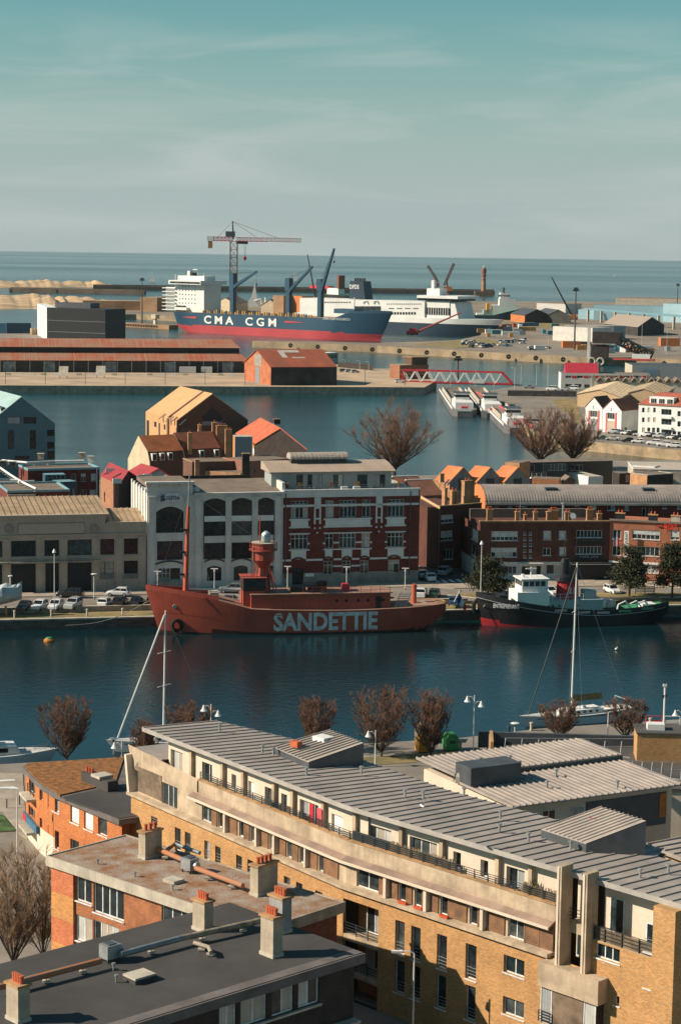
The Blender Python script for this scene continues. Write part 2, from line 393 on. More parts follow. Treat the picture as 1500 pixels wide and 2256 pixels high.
land('street', [(-150, 1349.4), (600, 1333.5), (1620, 1312), (1620, 1012), (1280, 1016), (1000, 1046), (-150, 1062)], 2.0, [m_conc, m_road])
nb = [G(a, b, 3.5) for a, b in [(-260, 1699), (200, 1673), (1008, 1627), (1185, 1606), (1750, 1568)]]
nb = [(p.x, p.y) for p in nb]+[(160, 40), (-140, 40)]
tag(MB().prism(nb, -3, 3.5, 0, 1).build('near_quay', [m_conc, m_road]), kind='structure')
def dune(name, pts, seed, hmax, mats, nx=90, ny=10, label=None):
    """terrain strip: pts = front and back pixel lines sampled on z=0, height from noise"""
    rr = random.Random(seed); mb = MB()
    fr, bk = pts
    def samp(pl, t):
        k = t*(len(pl)-1); i = min(int(k), len(pl)-2); a, b = pl[i], pl[i+1]; w = k-i
        return (a[0]+(b[0]-a[0])*w, a[1]+(b[1]-a[1])*w)
    ph = [(rr.uniform(0, 6.28), rr.uniform(2, 26), rr.uniform(1, 4)) for _ in range(9)]
    for i in range(nx+1):
        a = G(*samp(fr, i/nx)); b = G(*samp(bk, i/nx))
        for j in range(ny+1):
            s_ = j/ny; p = a.lerp(b, s_)
            env = math.sin(math.pi*min(1, s_*1.05))**0.6 if s_ < 0.95 else 0.2
            hh = 0.55+sum(math.sin(f*i/nx*6.28+q+s_*g*2)/(2+f*0.25) for q, f, g in ph)*0.28
            tip = min(1, (nx-i)/nx*5+0.15)
            mb.v.append((p.x, p.y, max(0.1, hmax*env*hh*tip) if 0 < j < ny else -1))
    for i in range(nx):
        for j in range(ny):
            k = i*(ny+1)+j; mb.f.append((k, k+ny+1, k+ny+2, k+1)); mb.m.append(0)
    return tag(mb.build(name, mats, smooth=True), kind='structure')
dune('far_dunes', ([(-120, 634), (60, 633), (180, 632), (265, 634)], [(-120, 622), (60, 622), (180, 625), (265, 630)]), 4, 11, m_sand)
dune('near_dunes', ([(-120, 684), (60, 681), (150, 684), (300, 690)], [(-120, 652), (60, 650), (150, 655), (300, 668)]), 9, 9, m_sand)
m_jet = M('jetty_stone', (0.16, 0.12, 0.085), 0.95, 0.2, 0.05, streak=0.4)
def jetty(name, a, b, wid, h, label):
    A, B = G(*a), G(*b); F = Fr(A, B, name, label, 'breakwater')
    F.o['kind'] = 'structure'; del F.o['category']
    mb = MB().xprism([(0, -2), (0, h), (wid, h), (wid, -2)], 0, F.len); mb.box(0, F.len, wid*0.62, wid*0.7, h, h+1.6)
    mb.build('sea_wall', m_jet, F.o)
    p = MB()
    for i in range(int(F.len/60)): p.box(i*60, i*60+2.2, -0.8, -0.05, -1, h+0.5)
    p.build('buttress', m_jet, F.o); return F
jetty('breakwater', (205, 637), (1090, 648.5), 14, 5, 'long dark stone breakwater')
jetty('inner_breakwater', (20, 643), (318, 649), 7, 4.5, 'inner stone mole')
# ------------------------------------------------------------------ near buildings
m_zinc = M('zinc_roof', (0.36, 0.31, 0.27), 0.55, 0.15, 0.35, c2=(0.27, 0.24, 0.215))
m_zincd = M('zinc_dark', (0.085, 0.095, 0.105), 0.55, 0.15, 0.6, metal=0.2)
m_ybrick = M('ochre_brick', (0.52, 0.30, 0.125), 0.85, 0.10, 0.35, kind='brick', c2=(0.42, 0.235, 0.095))
m_obrick = M('orange_brick', (0.55, 0.20, 0.065), 0.85, 0.1, 0.4, kind='brick', c2=(0.45, 0.15, 0.05))
m_rbrick = M('red_brown_brick', (0.40, 0.16, 0.07), 0.85, 0.16, 0.6, kind='brick')
m_dbrick = M('dark_brick', (0.052, 0.04, 0.035), 0.85, 0.2, 0.6, kind='brick')  # dark brick, lowered further to put wall shade into the colour
m_stucco = M('pale_stucco', (0.66, 0.56, 0.44), 0.85, 0.06, 0.4, streak=0.1)
m_balc = M('stained_concrete', (0.50, 0.39, 0.27), 0.9, 0.18, 0.5, streak=0.45)
m_wood = M('brown_wood', (0.24, 0.125, 0.06), 0.8, 0.2, 1.2, kind='slat')
m_woodg = M('weathered_wood', (0.25, 0.18, 0.125), 0.85, 0.25, 0.8, kind='slat')
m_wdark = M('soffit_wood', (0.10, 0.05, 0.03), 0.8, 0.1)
m_rail = flat('dark_rail', (0.035, 0.045, 0.05), 0.5)
m_reed = M('reed_screen', (0.22, 0.16, 0.10), 0.95, 0.3, 1.5, kind='corr', ks=0.09, streak=0.5)
m_ledge = M('ochre_ledge', (0.45, 0.27, 0.13), 0.9, 0.2, 0.8)
m_white = M('white_paint', (0.74, 0.74, 0.70), 0.6, 0.05, 0.8)
m_terra = M('terracotta', (0.50, 0.12, 0.05), 0.8, 0.15, 2)
m_red = flat('red_paint', (0.55, 0.03, 0.045), 0.5)
m_galv = M('galvanised', (0.38, 0.40, 0.40), 0.45, 0.12, 1.5, metal=0.5)
J = Vector((0.31, 149.05, 0)); S1A = Vector((-18.45, 174.66, 0)); S2B = Vector((21.9, 126.7, 0))
F2 = Fr(J, S2B, 'apartment_building', 'ochre brick apartment block with long ribbed zinc roof and white penthouse floor', 'building')
F1 = Fr(S1A, J).under(F2)
def vent(par, x, y, z, h=0.55, r=0.09):
    v = MB().cyl(x, y, z, z+h, r, n=8); v.cyl(x, y, z+h, z+h+0.1, r*2.0, n=8); v.build('roof_vent', m_galv, par)
def px_x(F, pxs, py, y): return F.xz(pxs, py, y)[0]
def rail(par, x0, x1, y, z0, h=0.75, bars=4, step=1.3, m=None):
    mb = MB(); n = max(1, round((x1-x0)/step))
    for i in range(n+1): x = x0+(x1-x0)*i/n; mb.box(x-0.03, x+0.03, y-0.03, y+0.03, z0, z0+h)
    for k in range(bars): z = z0+h*(k+1)/bars; mb.box(x0, x1, y-0.02, y+0.02, z-0.025, z+0.015)
    return mb.build('railing', m or m_rail, par)
def lower_facade(F, x0, x1, wins, y=0.35, z0=3.5, z1=12.1, mat=None, tall=True, holes=()):
    rs = [F.rect(*w[:4], y) for w in wins]
    MB().wall(x0, x1, z0, z1, rs+list(holes), y, 0.28).build('brick_wall', mat or m_ybrick, F.o)
    for r, w in zip(rs, wins):
        k = w[4] if len(w) > 4 else 1
        window(F.o, *r, y, nx=k, rec=0.27, fw=0.09, sill=0.06, cur=None, top=0.0)
        if k == 1 and tall:
            g = MB()
            for q in range(3): zz = r[2]+0.35+q*0.25; g.box(r[0]+0.03, r[1]-0.03, y+0.08, y+0.11, zz, zz+0.04)
            g.build('window_guard', m_galv, F.o)
S1W = [(333, 1801, 347, 1828), (385, 1825, 398, 1877), (407, 1835, 420, 1885), (450, 1854, 462, 1898), (474, 1866, 486, 1906), (520, 1886, 533, 1930), (545, 1896, 558, 1940), (625, 1933, 639, 1975), (652, 1946, 666, 1990), (694, 1965, 710, 2010)]
S2W = [(870, 2030, 891, 2104), (905, 2043, 926, 2117), (962, 2061, 984, 2137), (1025, 2082, 1049, 2160), (1109, 2111, 1155, 2150, 2), (868, 2117, 891, 2190), (902, 2129, 925, 2203), (959, 2150, 982, 2224), (1024, 2173, 1047, 2250), (1107, 2203, 1154, 2242, 2),
       (1418, 2036, 1436, 2100, 1), (1418, 2130, 1436, 2180, 1), (1352, 2195, 1364, 2217, 1)]
lower_facade(F1, 0.25, F1.len, S1W)
lo = F2.rect(754, 1992, 832, 2250, 0.35); logg = (lo[0], lo[1], lo[2], lo[3])
XE = F2.len
lower_facade(F2, 0, XE, S2W, z1=12.1, holes=[logg])
# loggia recess with windows and slabs
b = MB(); b.box(logg[0], logg[1], 2.0, 2.1, 3.6, logg[3]); b.build('loggia_wall', m_ybrick, F2.o)
for z in (logg[3]-2.75, logg[3]-5.5): MB().box(logg[0], logg[1]+0.02, 0.38, 2.0, z-0.45, z).build('loggia_slab', m_balc, F2.o)
for z in (logg[3]-2.75, logg[3]-5.5):
    window(F2.o, logg[0]+1.1, logg[1]-0.1, z+0.1, z+2.2, 1.7, nx=3, rec=0.15, cur=True, name='balcony_door')
    rail(F2.o, logg[0]+0.05, logg[1], 0.5, z, 0.9, 4)
# ledge, wood storey, canopy, parapet
def strip(F, x0, x1, prof, name, mat): return MB().xprism(prof, x0, x1).build(name, mat, F.o)
xJ = 0.0
xT0 = px_x(F2, 1222, 2010, 0.7); xT1 = px_x(F2, 1300, 2040, 0.7)
xC = px_x(F1, 434, 1780, 0.7)     # where the concrete head of the far end gives way to the wood storey
strip(F1, 0, F1.len, [(0, 12.1), (0, 12.35), (0.8, 12.38), (0.8, 12.1)], 'ledge', m_balc); strip(F2, 0.0, xT0, [(0, 12.1), (0, 12.35), (0.8, 12.38), (0.8, 12.1)], 'ledge', m_balc)
for F, a, c in ((F1, xC, F1.len), (F2, 0.0, xT0)):
    strip(F, a-0.6 if F is F1 else a, c, [(0.1, 14.1), (0.1, 14.24), (0.8, 14.58), (0.8, 14.4)], 'canopy', M('canopy_felt', (0.30, 0.21, 0.16), 0.9, 0.15, 0.6))
    strip(F, a-0.6 if F is F1 else a, c, [(0.03, 14.06), (0.03, 14.26), (0.1, 14.26), (0.1, 14.06)], 'canopy_edge', m_stucco)
    strip(F, a, c, [(0.8, 14.55), (0.8, 15.66), (1.05, 15.66), (1.05, 14.55)], 'parapet', m_balc)
    strip(F, a, c, [(0.72, 15.66), (0.72, 15.74), (1.12, 15.74), (1.12, 15.66)], 'parapet_cap', m_ledge)
    strip(F, a, c, [(1.05, 14.8), (1.05, 15.0), (1.75, 15.0), (1.75, 14.8)], 'terrace_floor', m_balc)
def wood_storey(F, items, conv, pyf, y=0.7, z0=12.4, z1=14.45, x0=None, x1=None):
    rs = []; sh = []; po = []
    for a, c, k in items:
        pa, pc = conv(a), conv(c); xa, xc = px_x(F, pa, pyf(pa)-32, y), px_x(F, pc, pyf(pc)-32, y)
        (rs if k == 'w' else sh if k == 's' else po).append((xa, xc))
    MB().wall(x0, x1, z0-0.05, 14.6, [(a, c, z0, z1) for a, c in rs], y, 0.22).build('storey_wall', m_balc, F.o)
    for a, c in rs: window(F.o, a, c, z0, z1, y, nx=(2 if c-a > 1.2 else 1), rec=0.2, fw=0.08)
    for a, c in sh:
        n = 1
        if c-a > 2.2: n = 2
        for i in range(n):
            u, v = a+(c-a)*i/n, a+(c-a)*(i+1)/n; s_ = MB()
            for k in range(13): zz = z0+0.06+k*(z1-z0-0.1)/13; s_.box(u+0.07, v-0.07, y-0.075, y-0.03, zz, zz+(z1-z0-0.1)/13-0.025)
            s_.box(u, u+0.08, y-0.09, y-0.01, z0, z1); s_.box(v-0.08, v, y-0.09, y-0.01, z0, z1); s_.box(u+0.08, v-0.08, y-0.04, y-0.008, z0, z1)
            s_.build('shutter', M('brown_wood_plain', (0.25, 0.13, 0.065), 0.8, 0.25, 1.2, c2=(0.15, 0.085, 0.05)), F.o)
    for a, c in po: MB().box(a, c, y-0.45, y-0.002, z0-0.02, 14.2).build('post', m_stucco, F.o)
led1 = lambda x: 1746+(x-278)*0.4395
led2 = lambda x: 1952+(x-747)*0.338
wood_storey(F1, [(140, 208, 'w'), (212, 248, 's'), (252, 283, 'w'), (286, 314, 's'), (317, 328, 'p'), (336, 386, 's'), (395, 430, 'w'), (433, 470, 's'), (475, 508, 'w'), (510, 530, 's'), (533, 545, 'p'), (552, 600, 's'), (604, 636, 'w'), (640, 656, 's'), (659, 668, 'p'), (680, 722, 's'), (728, 762, 'w'), (765, 806, 's'), (812, 845, 'w'), (848, 868, 's'), (872, 882, 'p'), (892, 938, 's'), (946, 978, 'w'), (982, 1082, 's')], lambda X: 400+X/3.125, led1, x0=xC, x1=F1.len)
wood_storey(F2, [(205, 358, 'w'), (362, 408, 's'), (415, 433, 'p'), (443, 490, 's'), (496, 545, 'w'), (549, 588, 's'), (602, 653, 'w'), (657, 685, 's'), (690, 710, 'p'), (720, 770, 's'), (779, 830, 'w'), (836, 965, 's'), (981, 1037, 'w'), (1040, 1070, 's'), (1080, 1100, 'p'), (1110, 1226, 's'), (1245, 1355, 'w'), (1362, 1560, 's')], lambda X: 720+X/3.125, led2, x0=0.0, x1=xT0)
for i, (a, c) in enumerate(((495, 545), (602, 653), (778, 830))):
    x = px_x(F2, 720+(a+c)/6.25, 1990+i*22, 0.3)
    t = MB().box(x-0.4, x+0.4, 0.2, 0.42, 12.39, 12.58).build('flower_box', M('flowerbox_red', (0.55, 0.09, 0.03), 0.6), F2.o)
# far end: concrete head with slanted edge, wood panel, windows
hd = MB(); y = 0.7
w1 = F1.rect(281, 1686, 304, 1742, y); w2 = F1.rect(357, 1730, 391, 1780, y)
hd.wall(0.9, xC, 12.35, 15.2, [(0.95, w1[1], 12.45, 14.75), w2], y, 0.25)
hd.poly([(0.9, y, 15.2), (xC, y, 15.2), (xC, y, 15.75), (-0.9, y, 16.35), (-0.55, y, 15.5), (0.05, y, 14.3), (0.9, y, 14.3)])
hd.poly([(0.9, y, 14.3), (0.9, y, 15.2), (0.9, y, 15.2), (0.05, y, 14.3)])
hd.build('concrete_head', m_balc, F1.o)
MB().xprism([(0.5, 0), (0.5, 0.09), (1.1, 0.09), (1.1, 0)], 0, 1).build('head_cap', m_ledge, F1.o)
hc = F1.o[0].children[-1]; ang = math.atan2(0.6, -(xC+0.9)); hc.scale = (math.hypot(0.6, xC+0.9), 1, 1)
hc.matrix_basis = F1.o[1] @ Matrix.Translation((-0.9, 0, 16.35)) @ Matrix.Rotation(math.atan2(0.6, xC+0.9), 4, 'Y') @ Matrix.Diagonal((math.hypot(0.6, xC+0.9), 1, 1, 1))
fin = MB().yprism([(0.0, 12.35), (0.35, 12.35), (-0.2, 15.6), (-0.55, 15.6)], 0.1, 1.0).build('slanted_fin', m_stucco, F1.o)
window(F1.o, 0.95, w1[1], 12.45, 14.75, y, nx=2, nz=2, rec=0.2, fw=0.1); window(F1.o, *w2, y, nx=3, rec=0.2, fw=0.08)
wp = F1.rect(305, 1712, 357, 1768, y)
for k in range(14): MB().box(w1[1]+0.08, w2[0]-0.05, y-0.05, y-0.01, 12.5+k*0.16, 12.5+k*0.16+0.145).build('board', m_woodg, F1.o)
# penthouse
def penthouse(F, x0, x1, wins, posts, y=1.75):
    rs = [F.rect(*w[:4], y) for w in wins]; rs = [(a, c, max(15.05, d), min(17.65, e)) for a, c, d, e in rs]
    MB().wall(x0, x1, 15.0, 18.05, rs, y, 0.35).build('penthouse_wall', m_stucco, F.o)
    for r, w in zip(rs, wins):
        if w[4] == 0: MB().box(r[0], r[1], y+0.2, y+0.28, r[2], r[3]).build('shutter', m_white, F.o)
        else: window(F.o, *r, y, nx=w[4], rec=0.33, fw=0.08, cur=(w[4] > 1), sill=0.05 if w[4] == 1 and r[2] > 15.5 else None)
    for p in posts:
        x = px_x(F, p[0], p[1], y-0.2); MB().box(x-0.17, x+0.17, y-0.35, y-0.003, 15.0, 17.95).build('pilaster', m_balc, F.o)
        MB().box(x-0.30, x-0.19, y-0.12, y-0.003, 15.0, 17.95).build('downpipe', m_stucco, F.o)
eav1 = lambda x: 1607+(x-320)*0.382
xP = px_x(F1, 371, 1670, 1.75)
penthouse(F1, xP, F1.len+1.2, [(376, 1655, 402, 1702, 2), (445, 1682, 467, 1730, 2), (510, 1707, 520, 1738, 1), (547, 1723, 560, 1780, 0), (583, 1736, 600, 1790, 1), (619, 1750, 632, 1800, 1), (660, 1768, 701, 1822, 3), (730, 1797, 755, 1852, 0)],
          [(422, 1700), (491, 1720), (536, 1740), (604, 1765), (645, 1780), (713, 1810)])
penthouse(F2, 1.0, xT0+0.3, [(807, 1823, 861, 1877, 3), (902, 1851, 962, 1905, 3), (998, 1878, 1015, 1917, 1), (1058, 1896, 1075, 1934, 1), (1115, 1914, 1155, 1968, 2)],
          [(782, 1840), (884, 1880), (973, 1900), (1096, 1940), (1169, 1960)])
MB().box(xP, xP+0.2, 1.76, 8.3, 15, 17.9).build('end_wall', m_stucco, F1.o)
strip(F1, -0.9, xP, [(1.1, 15.9), (1.1, 16.0), (8, 15.75), (8, 15.65)], 'lean_to_roof', m_zinc)
pr = MB().box(0.0, xP, 1.0, 8.0, 12.4, 15.6).build('end_block', m_balc, F1.o)
red_c = F1.rect(681, 1775, 689, 1822, 1.9); MB().box(red_c[0], red_c[1], 1.93, 1.98, 15.1, 17.5).build('red_curtain', m_red, F1.o)
x = px_x(F1, 718, 1815, 1.9); MB().box(x-0.4, x+0.25, 1.3, 1.42, 15.05, 17.0).build('folded_lounger', M('pink_cloth', (0.6, 0.10, 0.12), 0.8), F1.o)
for a, c, F in ((xC, F1.len, F1), (0.0, xT0, F2)): rail(F.o, a+0.1, c-0.05, 0.95, 15.74, 0.62)
xr0 = px_x(F2, 858, 1900, 1.0); xr1 = px_x(F2, 1000, 1940, 1.0); xr2 = px_x(F2, 1150, 1980, 1.0)
for a, c in ((xr0, xr1), (xr2, xT0)):
    s_ = MB(); rr = random.Random(5); x = a
    while x < c: s_.box(x, x+0.07, 1.06, 1.09, 15.1, 15.74+rr.uniform(0.55, 0.85)); x += 0.075
    s_.build('reed_screen', m_reed, F2.o)
MB().box(px_x(F2, 775, 1865, 1.0), xr0, 1.06, 1.1, 15.1, 16.45).build('dark_screen', m_rail, F2.o)
# roof panels: one object per tray
def roofpt(s_):
    """s along the eave from the far end -> eave point, inward direction, depth"""
    L1 = F1.len; t = max(0, min(1, (s_-L1+9)/18)); t = t*t*(3-2*t)
    P = F1.world(s_, 0.75, 0) if s_ < L1 else F2.world(s_-L1, 0.75, 0)
    a = F1.rz+(F2.rz-F1.rz)*t+math.pi/2; d = Vector((math.cos(a), math.sin(a), 0))
    dep = 7.3+min(1, s_/14)*3.2
    if s_ > L1+22: dep = 8.4
    return P, d, dep
LT = F1.len+XE+0.1; s0 = 1.6; nS = 57
inv = F2.mat().inverted()
for i in range(nS):
    sa, sb = s0+(LT-s0)*i/nS, s0+(LT-s0)*(i+1)/nS
    q = []
    for s_ in (sa, sb):
        P, d, dep = roofpt(s_); q.append((P+d*-0.05+Vector((0, 0, 18.34)), P+d*dep+Vector((0, 0, 18.34-0.05*dep))))
    (a, bk), (c, ck) = [(inv @ u, inv @ v) for u, v in q]
    mb = MB(); dz = Vector((0, 0, -0.09)); mb.poly([a, c, ck, bk]); mb.poly([a+dz, bk+dz, ck+dz, c+dz]); mb.poly([a, a+dz, c+dz, c]); mb.poly([bk, ck, ck+dz, bk+dz])
    e = (c-a).normalized()*0.11; up = Vector((0, 0, 0.085))
    mb.poly([a+up, a+e+up, bk+e+up, bk+up]); mb.poly([a, a+up, bk+up, bk]); mb.poly([a+e, bk+e, bk+e+up, a+e+up]); mb.poly([a, a+e, a+e+up, a+up])
    mb.build('roof_panel', m_zinc, F2.o)
fa = MB(); n = 60
for i in range(n):
    q = []
    for s_ in (s0+(LT-s0)*i/n, s0+(LT-s0)*(i+1)/n):
        P, d, dep = roofpt(s_); q.append((inv @ (P-d*0.1), inv @ (P-d*0.02), inv @ (P+d*1.3)))
    z = lambda p, h: Vector((p.x, p.y, h))
    fa.poly([z(q[0][0], 18.02), z(q[1][0], 18.02), z(q[1][0], 18.38), z(q[0][0], 18.38)]); fa.poly([z(q[0][0], 18.38), z(q[1][0], 18.38), z(q[1][1], 18.38), z(q[0][1], 18.38)])
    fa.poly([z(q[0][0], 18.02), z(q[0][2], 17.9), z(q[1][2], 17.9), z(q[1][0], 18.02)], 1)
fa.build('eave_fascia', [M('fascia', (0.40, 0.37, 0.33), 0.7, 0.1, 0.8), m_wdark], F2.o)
bk = MB()
for i in range(n):   # back wall under the roof
    q = []
    for s_ in (s0+(LT-s0)*i/n, s0+(LT-s0)*(i+1)/n):
        P, d, dep = roofpt(s_); q.append(inv @ (P+d*(dep-0.3)))
    bk.poly([(q[0].x, q[0].y, 3.5), (q[1].x, q[1].y, 3.5), (q[1].x, q[1].y, 17.6), (q[0].x, q[0].y, 17.6)][::-1])
bk.build('rear_wall', m_stucco, F2.o)
for p in ((484, 1608), (578, 1655), (602, 1660), (675, 1705), (796, 1702), (892, 1753), (932, 1757), (1022, 1750), (1102, 1800), (1100, 1830), (1164, 1850), (1257, 1868), (1410, 1930), (1472, 1920)):
    P = inv @ G(p[0], p[1], 18.35); vent(F2.o, P.x, P.y, 18.2)
def dormer(c4, z4, zb, name='roof_box'):
    """shed box on the roof from four pixel corners with heights"""
    pts = [inv @ G(a, b_, z) for (a, b_), z in zip(c4, z4)]
    mb = MB(); n_ = 4; lowp = [Vector((p.x, p.y, zb)) for p in pts]
    for i in range(4): j = (i+1) % 4; mb.poly([lowp[i], lowp[j], pts[j], pts[i]])
    o = mb.build(name, m_zincd, F2.o)
    k = 10; A, B, C_, D = pts      # A front-left, B front-right, C back-right, D back-left ; trays run front to back
    for i in range(k):
        u, v = i/k, (i+1)/k; t = MB(); up = Vector((0, 0, 0.06)); a, c, d, e = A.lerp(B, u), A.lerp(B, v), D.lerp(C_, v), D.lerp(C_, u)
        t.poly([a+up, c+up, d+up, e+up]); w = (c-a)*0.12; h = Vector((0, 0, 0.17))
        t.poly([a+h, a+w+h, e+w+h, e+h]); t.poly([a+up, a+h, e+h, e+up]); t.poly([a+w+up, e+w+up, e+w+h, a+w+h]); t.poly([a, a+up, c+up, c]) ; t.build('roof_panel', m_zinc, o)
    return o
d1 = dormer([(603, 1648), (680, 1681), (801, 1639), (727, 1611)], [18.6, 18.6, 19.75, 19.75], 17.8)
d2 = dormer([(1192, 1829), (1291, 1861), (1423, 1811), (1325, 1781)], [18.7, 18.7, 20.4, 20.4], 17.6)
def onroof(p, z, w, d, h, mat, name):
    P = inv @ G(p[0], p[1], z); return MB().box(P.x-w/2, P.x+w/2, P.y-d/2, P.y+d/2, z-0.15, z+h).build(name, mat, F2.o)
onroof((652, 1642), 19.2, 0.9, 0.55, 0.35, m_terra, 'red_hatch'); onroof((712, 1638), 19.1, 1.4, 1.2, 0.6, m_white, 'skylight'); onroof((1315, 1818), 19.4, 0.9, 0.6, 0.5, M('hatch_red', (0.5, 0.06, 0.04), 0.6), 'red_hatch')
# concrete fins and the corner bay
for a, c in ((1225, 1245), (1282, 1300)):
    xa, xb = px_x(F2, a, 2000, -0.3), px_x(F2, c, 2000, -0.3)
    MB().box(xa, xa+0.4, -0.3, 0.9, 11.9, 18.9).build('fin', m_balc, F2.o); MB().box(xa+0.05, xa+0.22, -0.36, -0.302, 11.9, 18.85).build('downpipe', m_stucco, F2.o)
xf0, xf1 = px_x(F2, 1245, 2000, 0.3), px_x(F2, 1282, 2000, 0.3)
MB().box(xf0, xf1, 1.6, 1.8, 12.2, 18.02).build('stair_wall', m_stucco, F2.o); MB().box(xf0, xf1, 0.6, 1.6, 14.2, 14.9).build('stair_balcony', m_balc, F2.o)
window(F2.o, xf0+0.15, xf1-0.1, 12.4, 14.0, 1.4, nx=1, rec=0.15, cur=True); window(F2.o, xf0+0.5, xf1-0.1, 15.1, 17.0, 1.4, nx=1, rec=0.15)
rail(F2.o, xf0, xf1, 0.65, 14.9, 0.95)
bx0, bx1 = px_x(F2, 1185, 2130, -0.7), px_x(F2, 1318, 2160, -0.7)
MB().box(bx0, bx1, -0.7, 0.34, 10.3, 12.0).build('bay', m_balc, F2.o)
MB().box(bx0, bx1-0.25, -0.45, 0.34, 7.4, 7.75).build('bay_slab', m_balc, F2.o)
MB().box(bx0, bx1-0.25, -0.3, 0.34, 5.3, 7.4).build('bay_lower', m_balc, F2.o)
for k in range(20): MB().box(bx0+1.15, bx1-1.4, -0.48, -0.40, 7.8+k*0.125, 7.8+k*0.125+0.11).build('board', m_woodg, F2.o)
MB().box(bx0+0.1, bx1-0.3, -0.40, 0.34, 7.75, 10.3).build('bay_core', m_dbrick, F2.o)
window(F2.o, bx0+0.1, bx0+1.1, 7.85, 10.25, -0.55, nx=1, rec=0.14, cur=True); window(F2.o, bx1-1.35, bx1-0.32, 7.85, 10.25, -0.55, nx=1, rec=0.14, cur=True)
rail(F2.o, bx0+0.1, bx0+1.1, -0.62, 7.8, 0.8); rail(F2.o, bx1-1.35, bx1-0.3, -0.62, 7.8, 0.8)
# the part right of the fins
xq = px_x(F2, 1437, 2100, 0.0)
MB().wall(xT1, xq, 12.1, 14.3, [F2.rect(1310, 2085, 1365, 2118, 0.35)], 0.35, 0.28).build('brick_wall', m_ybrick, F2.o)
window(F2.o, *F2.rect(1310, 2085, 1365, 2118, 0.35), 0.35, nx=3, rec=0.26, fw=0.09, sill=0.06)
MB().box(xT1, xq, 2.2, 2.4, 14.2, 17.9).build('penthouse_wall', m_stucco, F2.o); MB().box(xT1, xq, 0.36, 2.2, 14.2, 14.32).build('terrace_floor', m_balc, F2.o)
window(F2.o, xT1+0.5, xT1+1.7, 14.5, 16.9, 2.04, nx=1, rec=0.15); window(F2.o, xq-1.7, xq-0.8, 14.9, 16.6, 2.04, nx=1, rec=0.15)
rail(F2.o, xT1+0.02, xq-0.02, 0.45, 14.3, 1.0); MB().box(xT1+0.02, xq-0.02, 0.5, 0.53, 14.32, 15.2).build('reed_screen', m_reed, F2.o)
MB().box(xq, XE, -0.05, 6.0, 3.5, 18.02).build('brick_pier', m_ybrick, F2.o)
MB().box(xq-0.05, XE-0.1, 6.0, 9, 3.5, 17.7).build('end_wall', m_dbrick, F2.o)
# terrace furniture and plants as things of their own
def chair_small(P, rz, label, mat, grp='penthouse terrace chairs'):
    t = thing('terrace_chair', label, 'chair', P, rz, grp)
    MB().box(-0.25, 0.25, -0.25, 0.25, 0.4, 0.45).build('seat', mat, t)
    MB().poly([(-0.25, 0.25, 0.45), (0.25, 0.25, 0.45), (0.25, 0.42, 1.05), (-0.25, 0.42, 1.05)]).poly([(-0.25, 0.22, 0.45), (-0.25, 0.39, 1.05), (0.25, 0.39, 1.05), (0.25, 0.22, 0.45)]).build('backrest', mat, t)
    for i in (-1, 1):
        for j in (-1, 1): MB().box(i*0.22-0.02, i*0.22+0.02, j*0.22-0.02, j*0.22+0.02, 0, 0.4).build('leg', m_rail, t)
def potplant(P, h, w, label, seed, flower=None, col=(0.10, 0.13, 0.03), pot=None):
    t = thing('potted_plant', label, 'plant', P)
    MB().lathe([(0.14, 0), (0.2, 0.32), (0.17, 0.32)], n=10).build('pot', pot or m_terra, t)
    rr = random.Random(seed); lf = MB()
    for i in range(90):
        a = rr.uniform(0, 6.28); e = rr.uniform(0.2, 1.0); L_ = rr.uniform(0.4, 1)*h; tip = Vector((math.cos(a)*w*e, math.sin(a)*w*e, 0.3+L_)); b_ = Vector((0, 0, 0.3+rr.uniform(0, 0.3)*h)); m_ = b_.lerp(tip, 0.5)+Vector((0, 0, 0.1)); sd_ = Vector((-math.sin(a), math.cos(a), 0))*0.045
        lf.poly([b_, m_+sd_, tip, m_-sd_])
    lf.build('leaves', M('leaf_%s' % str(col), col, 0.7, 0.3, 3), t)
w = F2.world
chair_small(F1.world(px_x(F1, 636, 1810, 1.5), 1.4, 15.0), F1.rz+0.6, 'wooden terrace chair standing left of the grey lounge chair', m_wood)
chair_small(F1.world(px_x(F1, 652, 1818, 1.5), 1.4, 15.0), F1.rz-0.5, 'grey terrace chair left of the window with red curtain', m_woodg)
chair_small(F1.world(px_x(F1, 692, 1825, 1.4), 1.4, 15.0), F1.rz+2.6, 'grey terrace chair right of the window with red curtain', m_woodg)
potplant(F1.world(px_x(F1, 606, 1790, 1.5), 1.4, 15.0), 0.9, 0.4, 'dark leafy pot plant on the terrace left of the chairs', 3, col=(0.03, 0.045, 0.015))
potplant(F1.world(px_x(F1, 677, 1810, 1.4), 1.4, 15.0), 0.8, 0.35, 'orange flowering pot plant by the red curtain', 4, col=(0.25, 0.09, 0.02))
potplant(w(px_x(F2, 1180, 1965, 1.6), 1.4, 15.0), 1.5, 0.8, 'big yucca like pot plant beside the concrete fin', 5, col=(0.14, 0.15, 0.04))
potplant(w(px_x(F2, 1212, 1980, 1.6), 1.4, 15.0), 0.8, 0.4, 'small red flowering pot plant next to the concrete fin', 6, col=(0.2, 0.05, 0.03))
bt = thing('garden_table', 'small black round table on the penthouse terrace', 'table', w(px_x(F2, 1120, 1965, 1.5), 1.4, 15.0))
MB().cyl(0, 0, 0.68, 0.72, 0.42, n=16).build('table_top', m_rail, bt); MB().cyl(0, 0, 0, 0.68, 0.04, n=6).cyl(0, 0, 0, 0.04, 0.25, n=10).build('leg', m_rail, bt)
bi = thing('bicycle', 'yellow bicycle leaning on the terrace railing', 'bicycle', w(px_x(F2, 1140, 1975, 1.15), 1.25, 15.0), F2.rz)
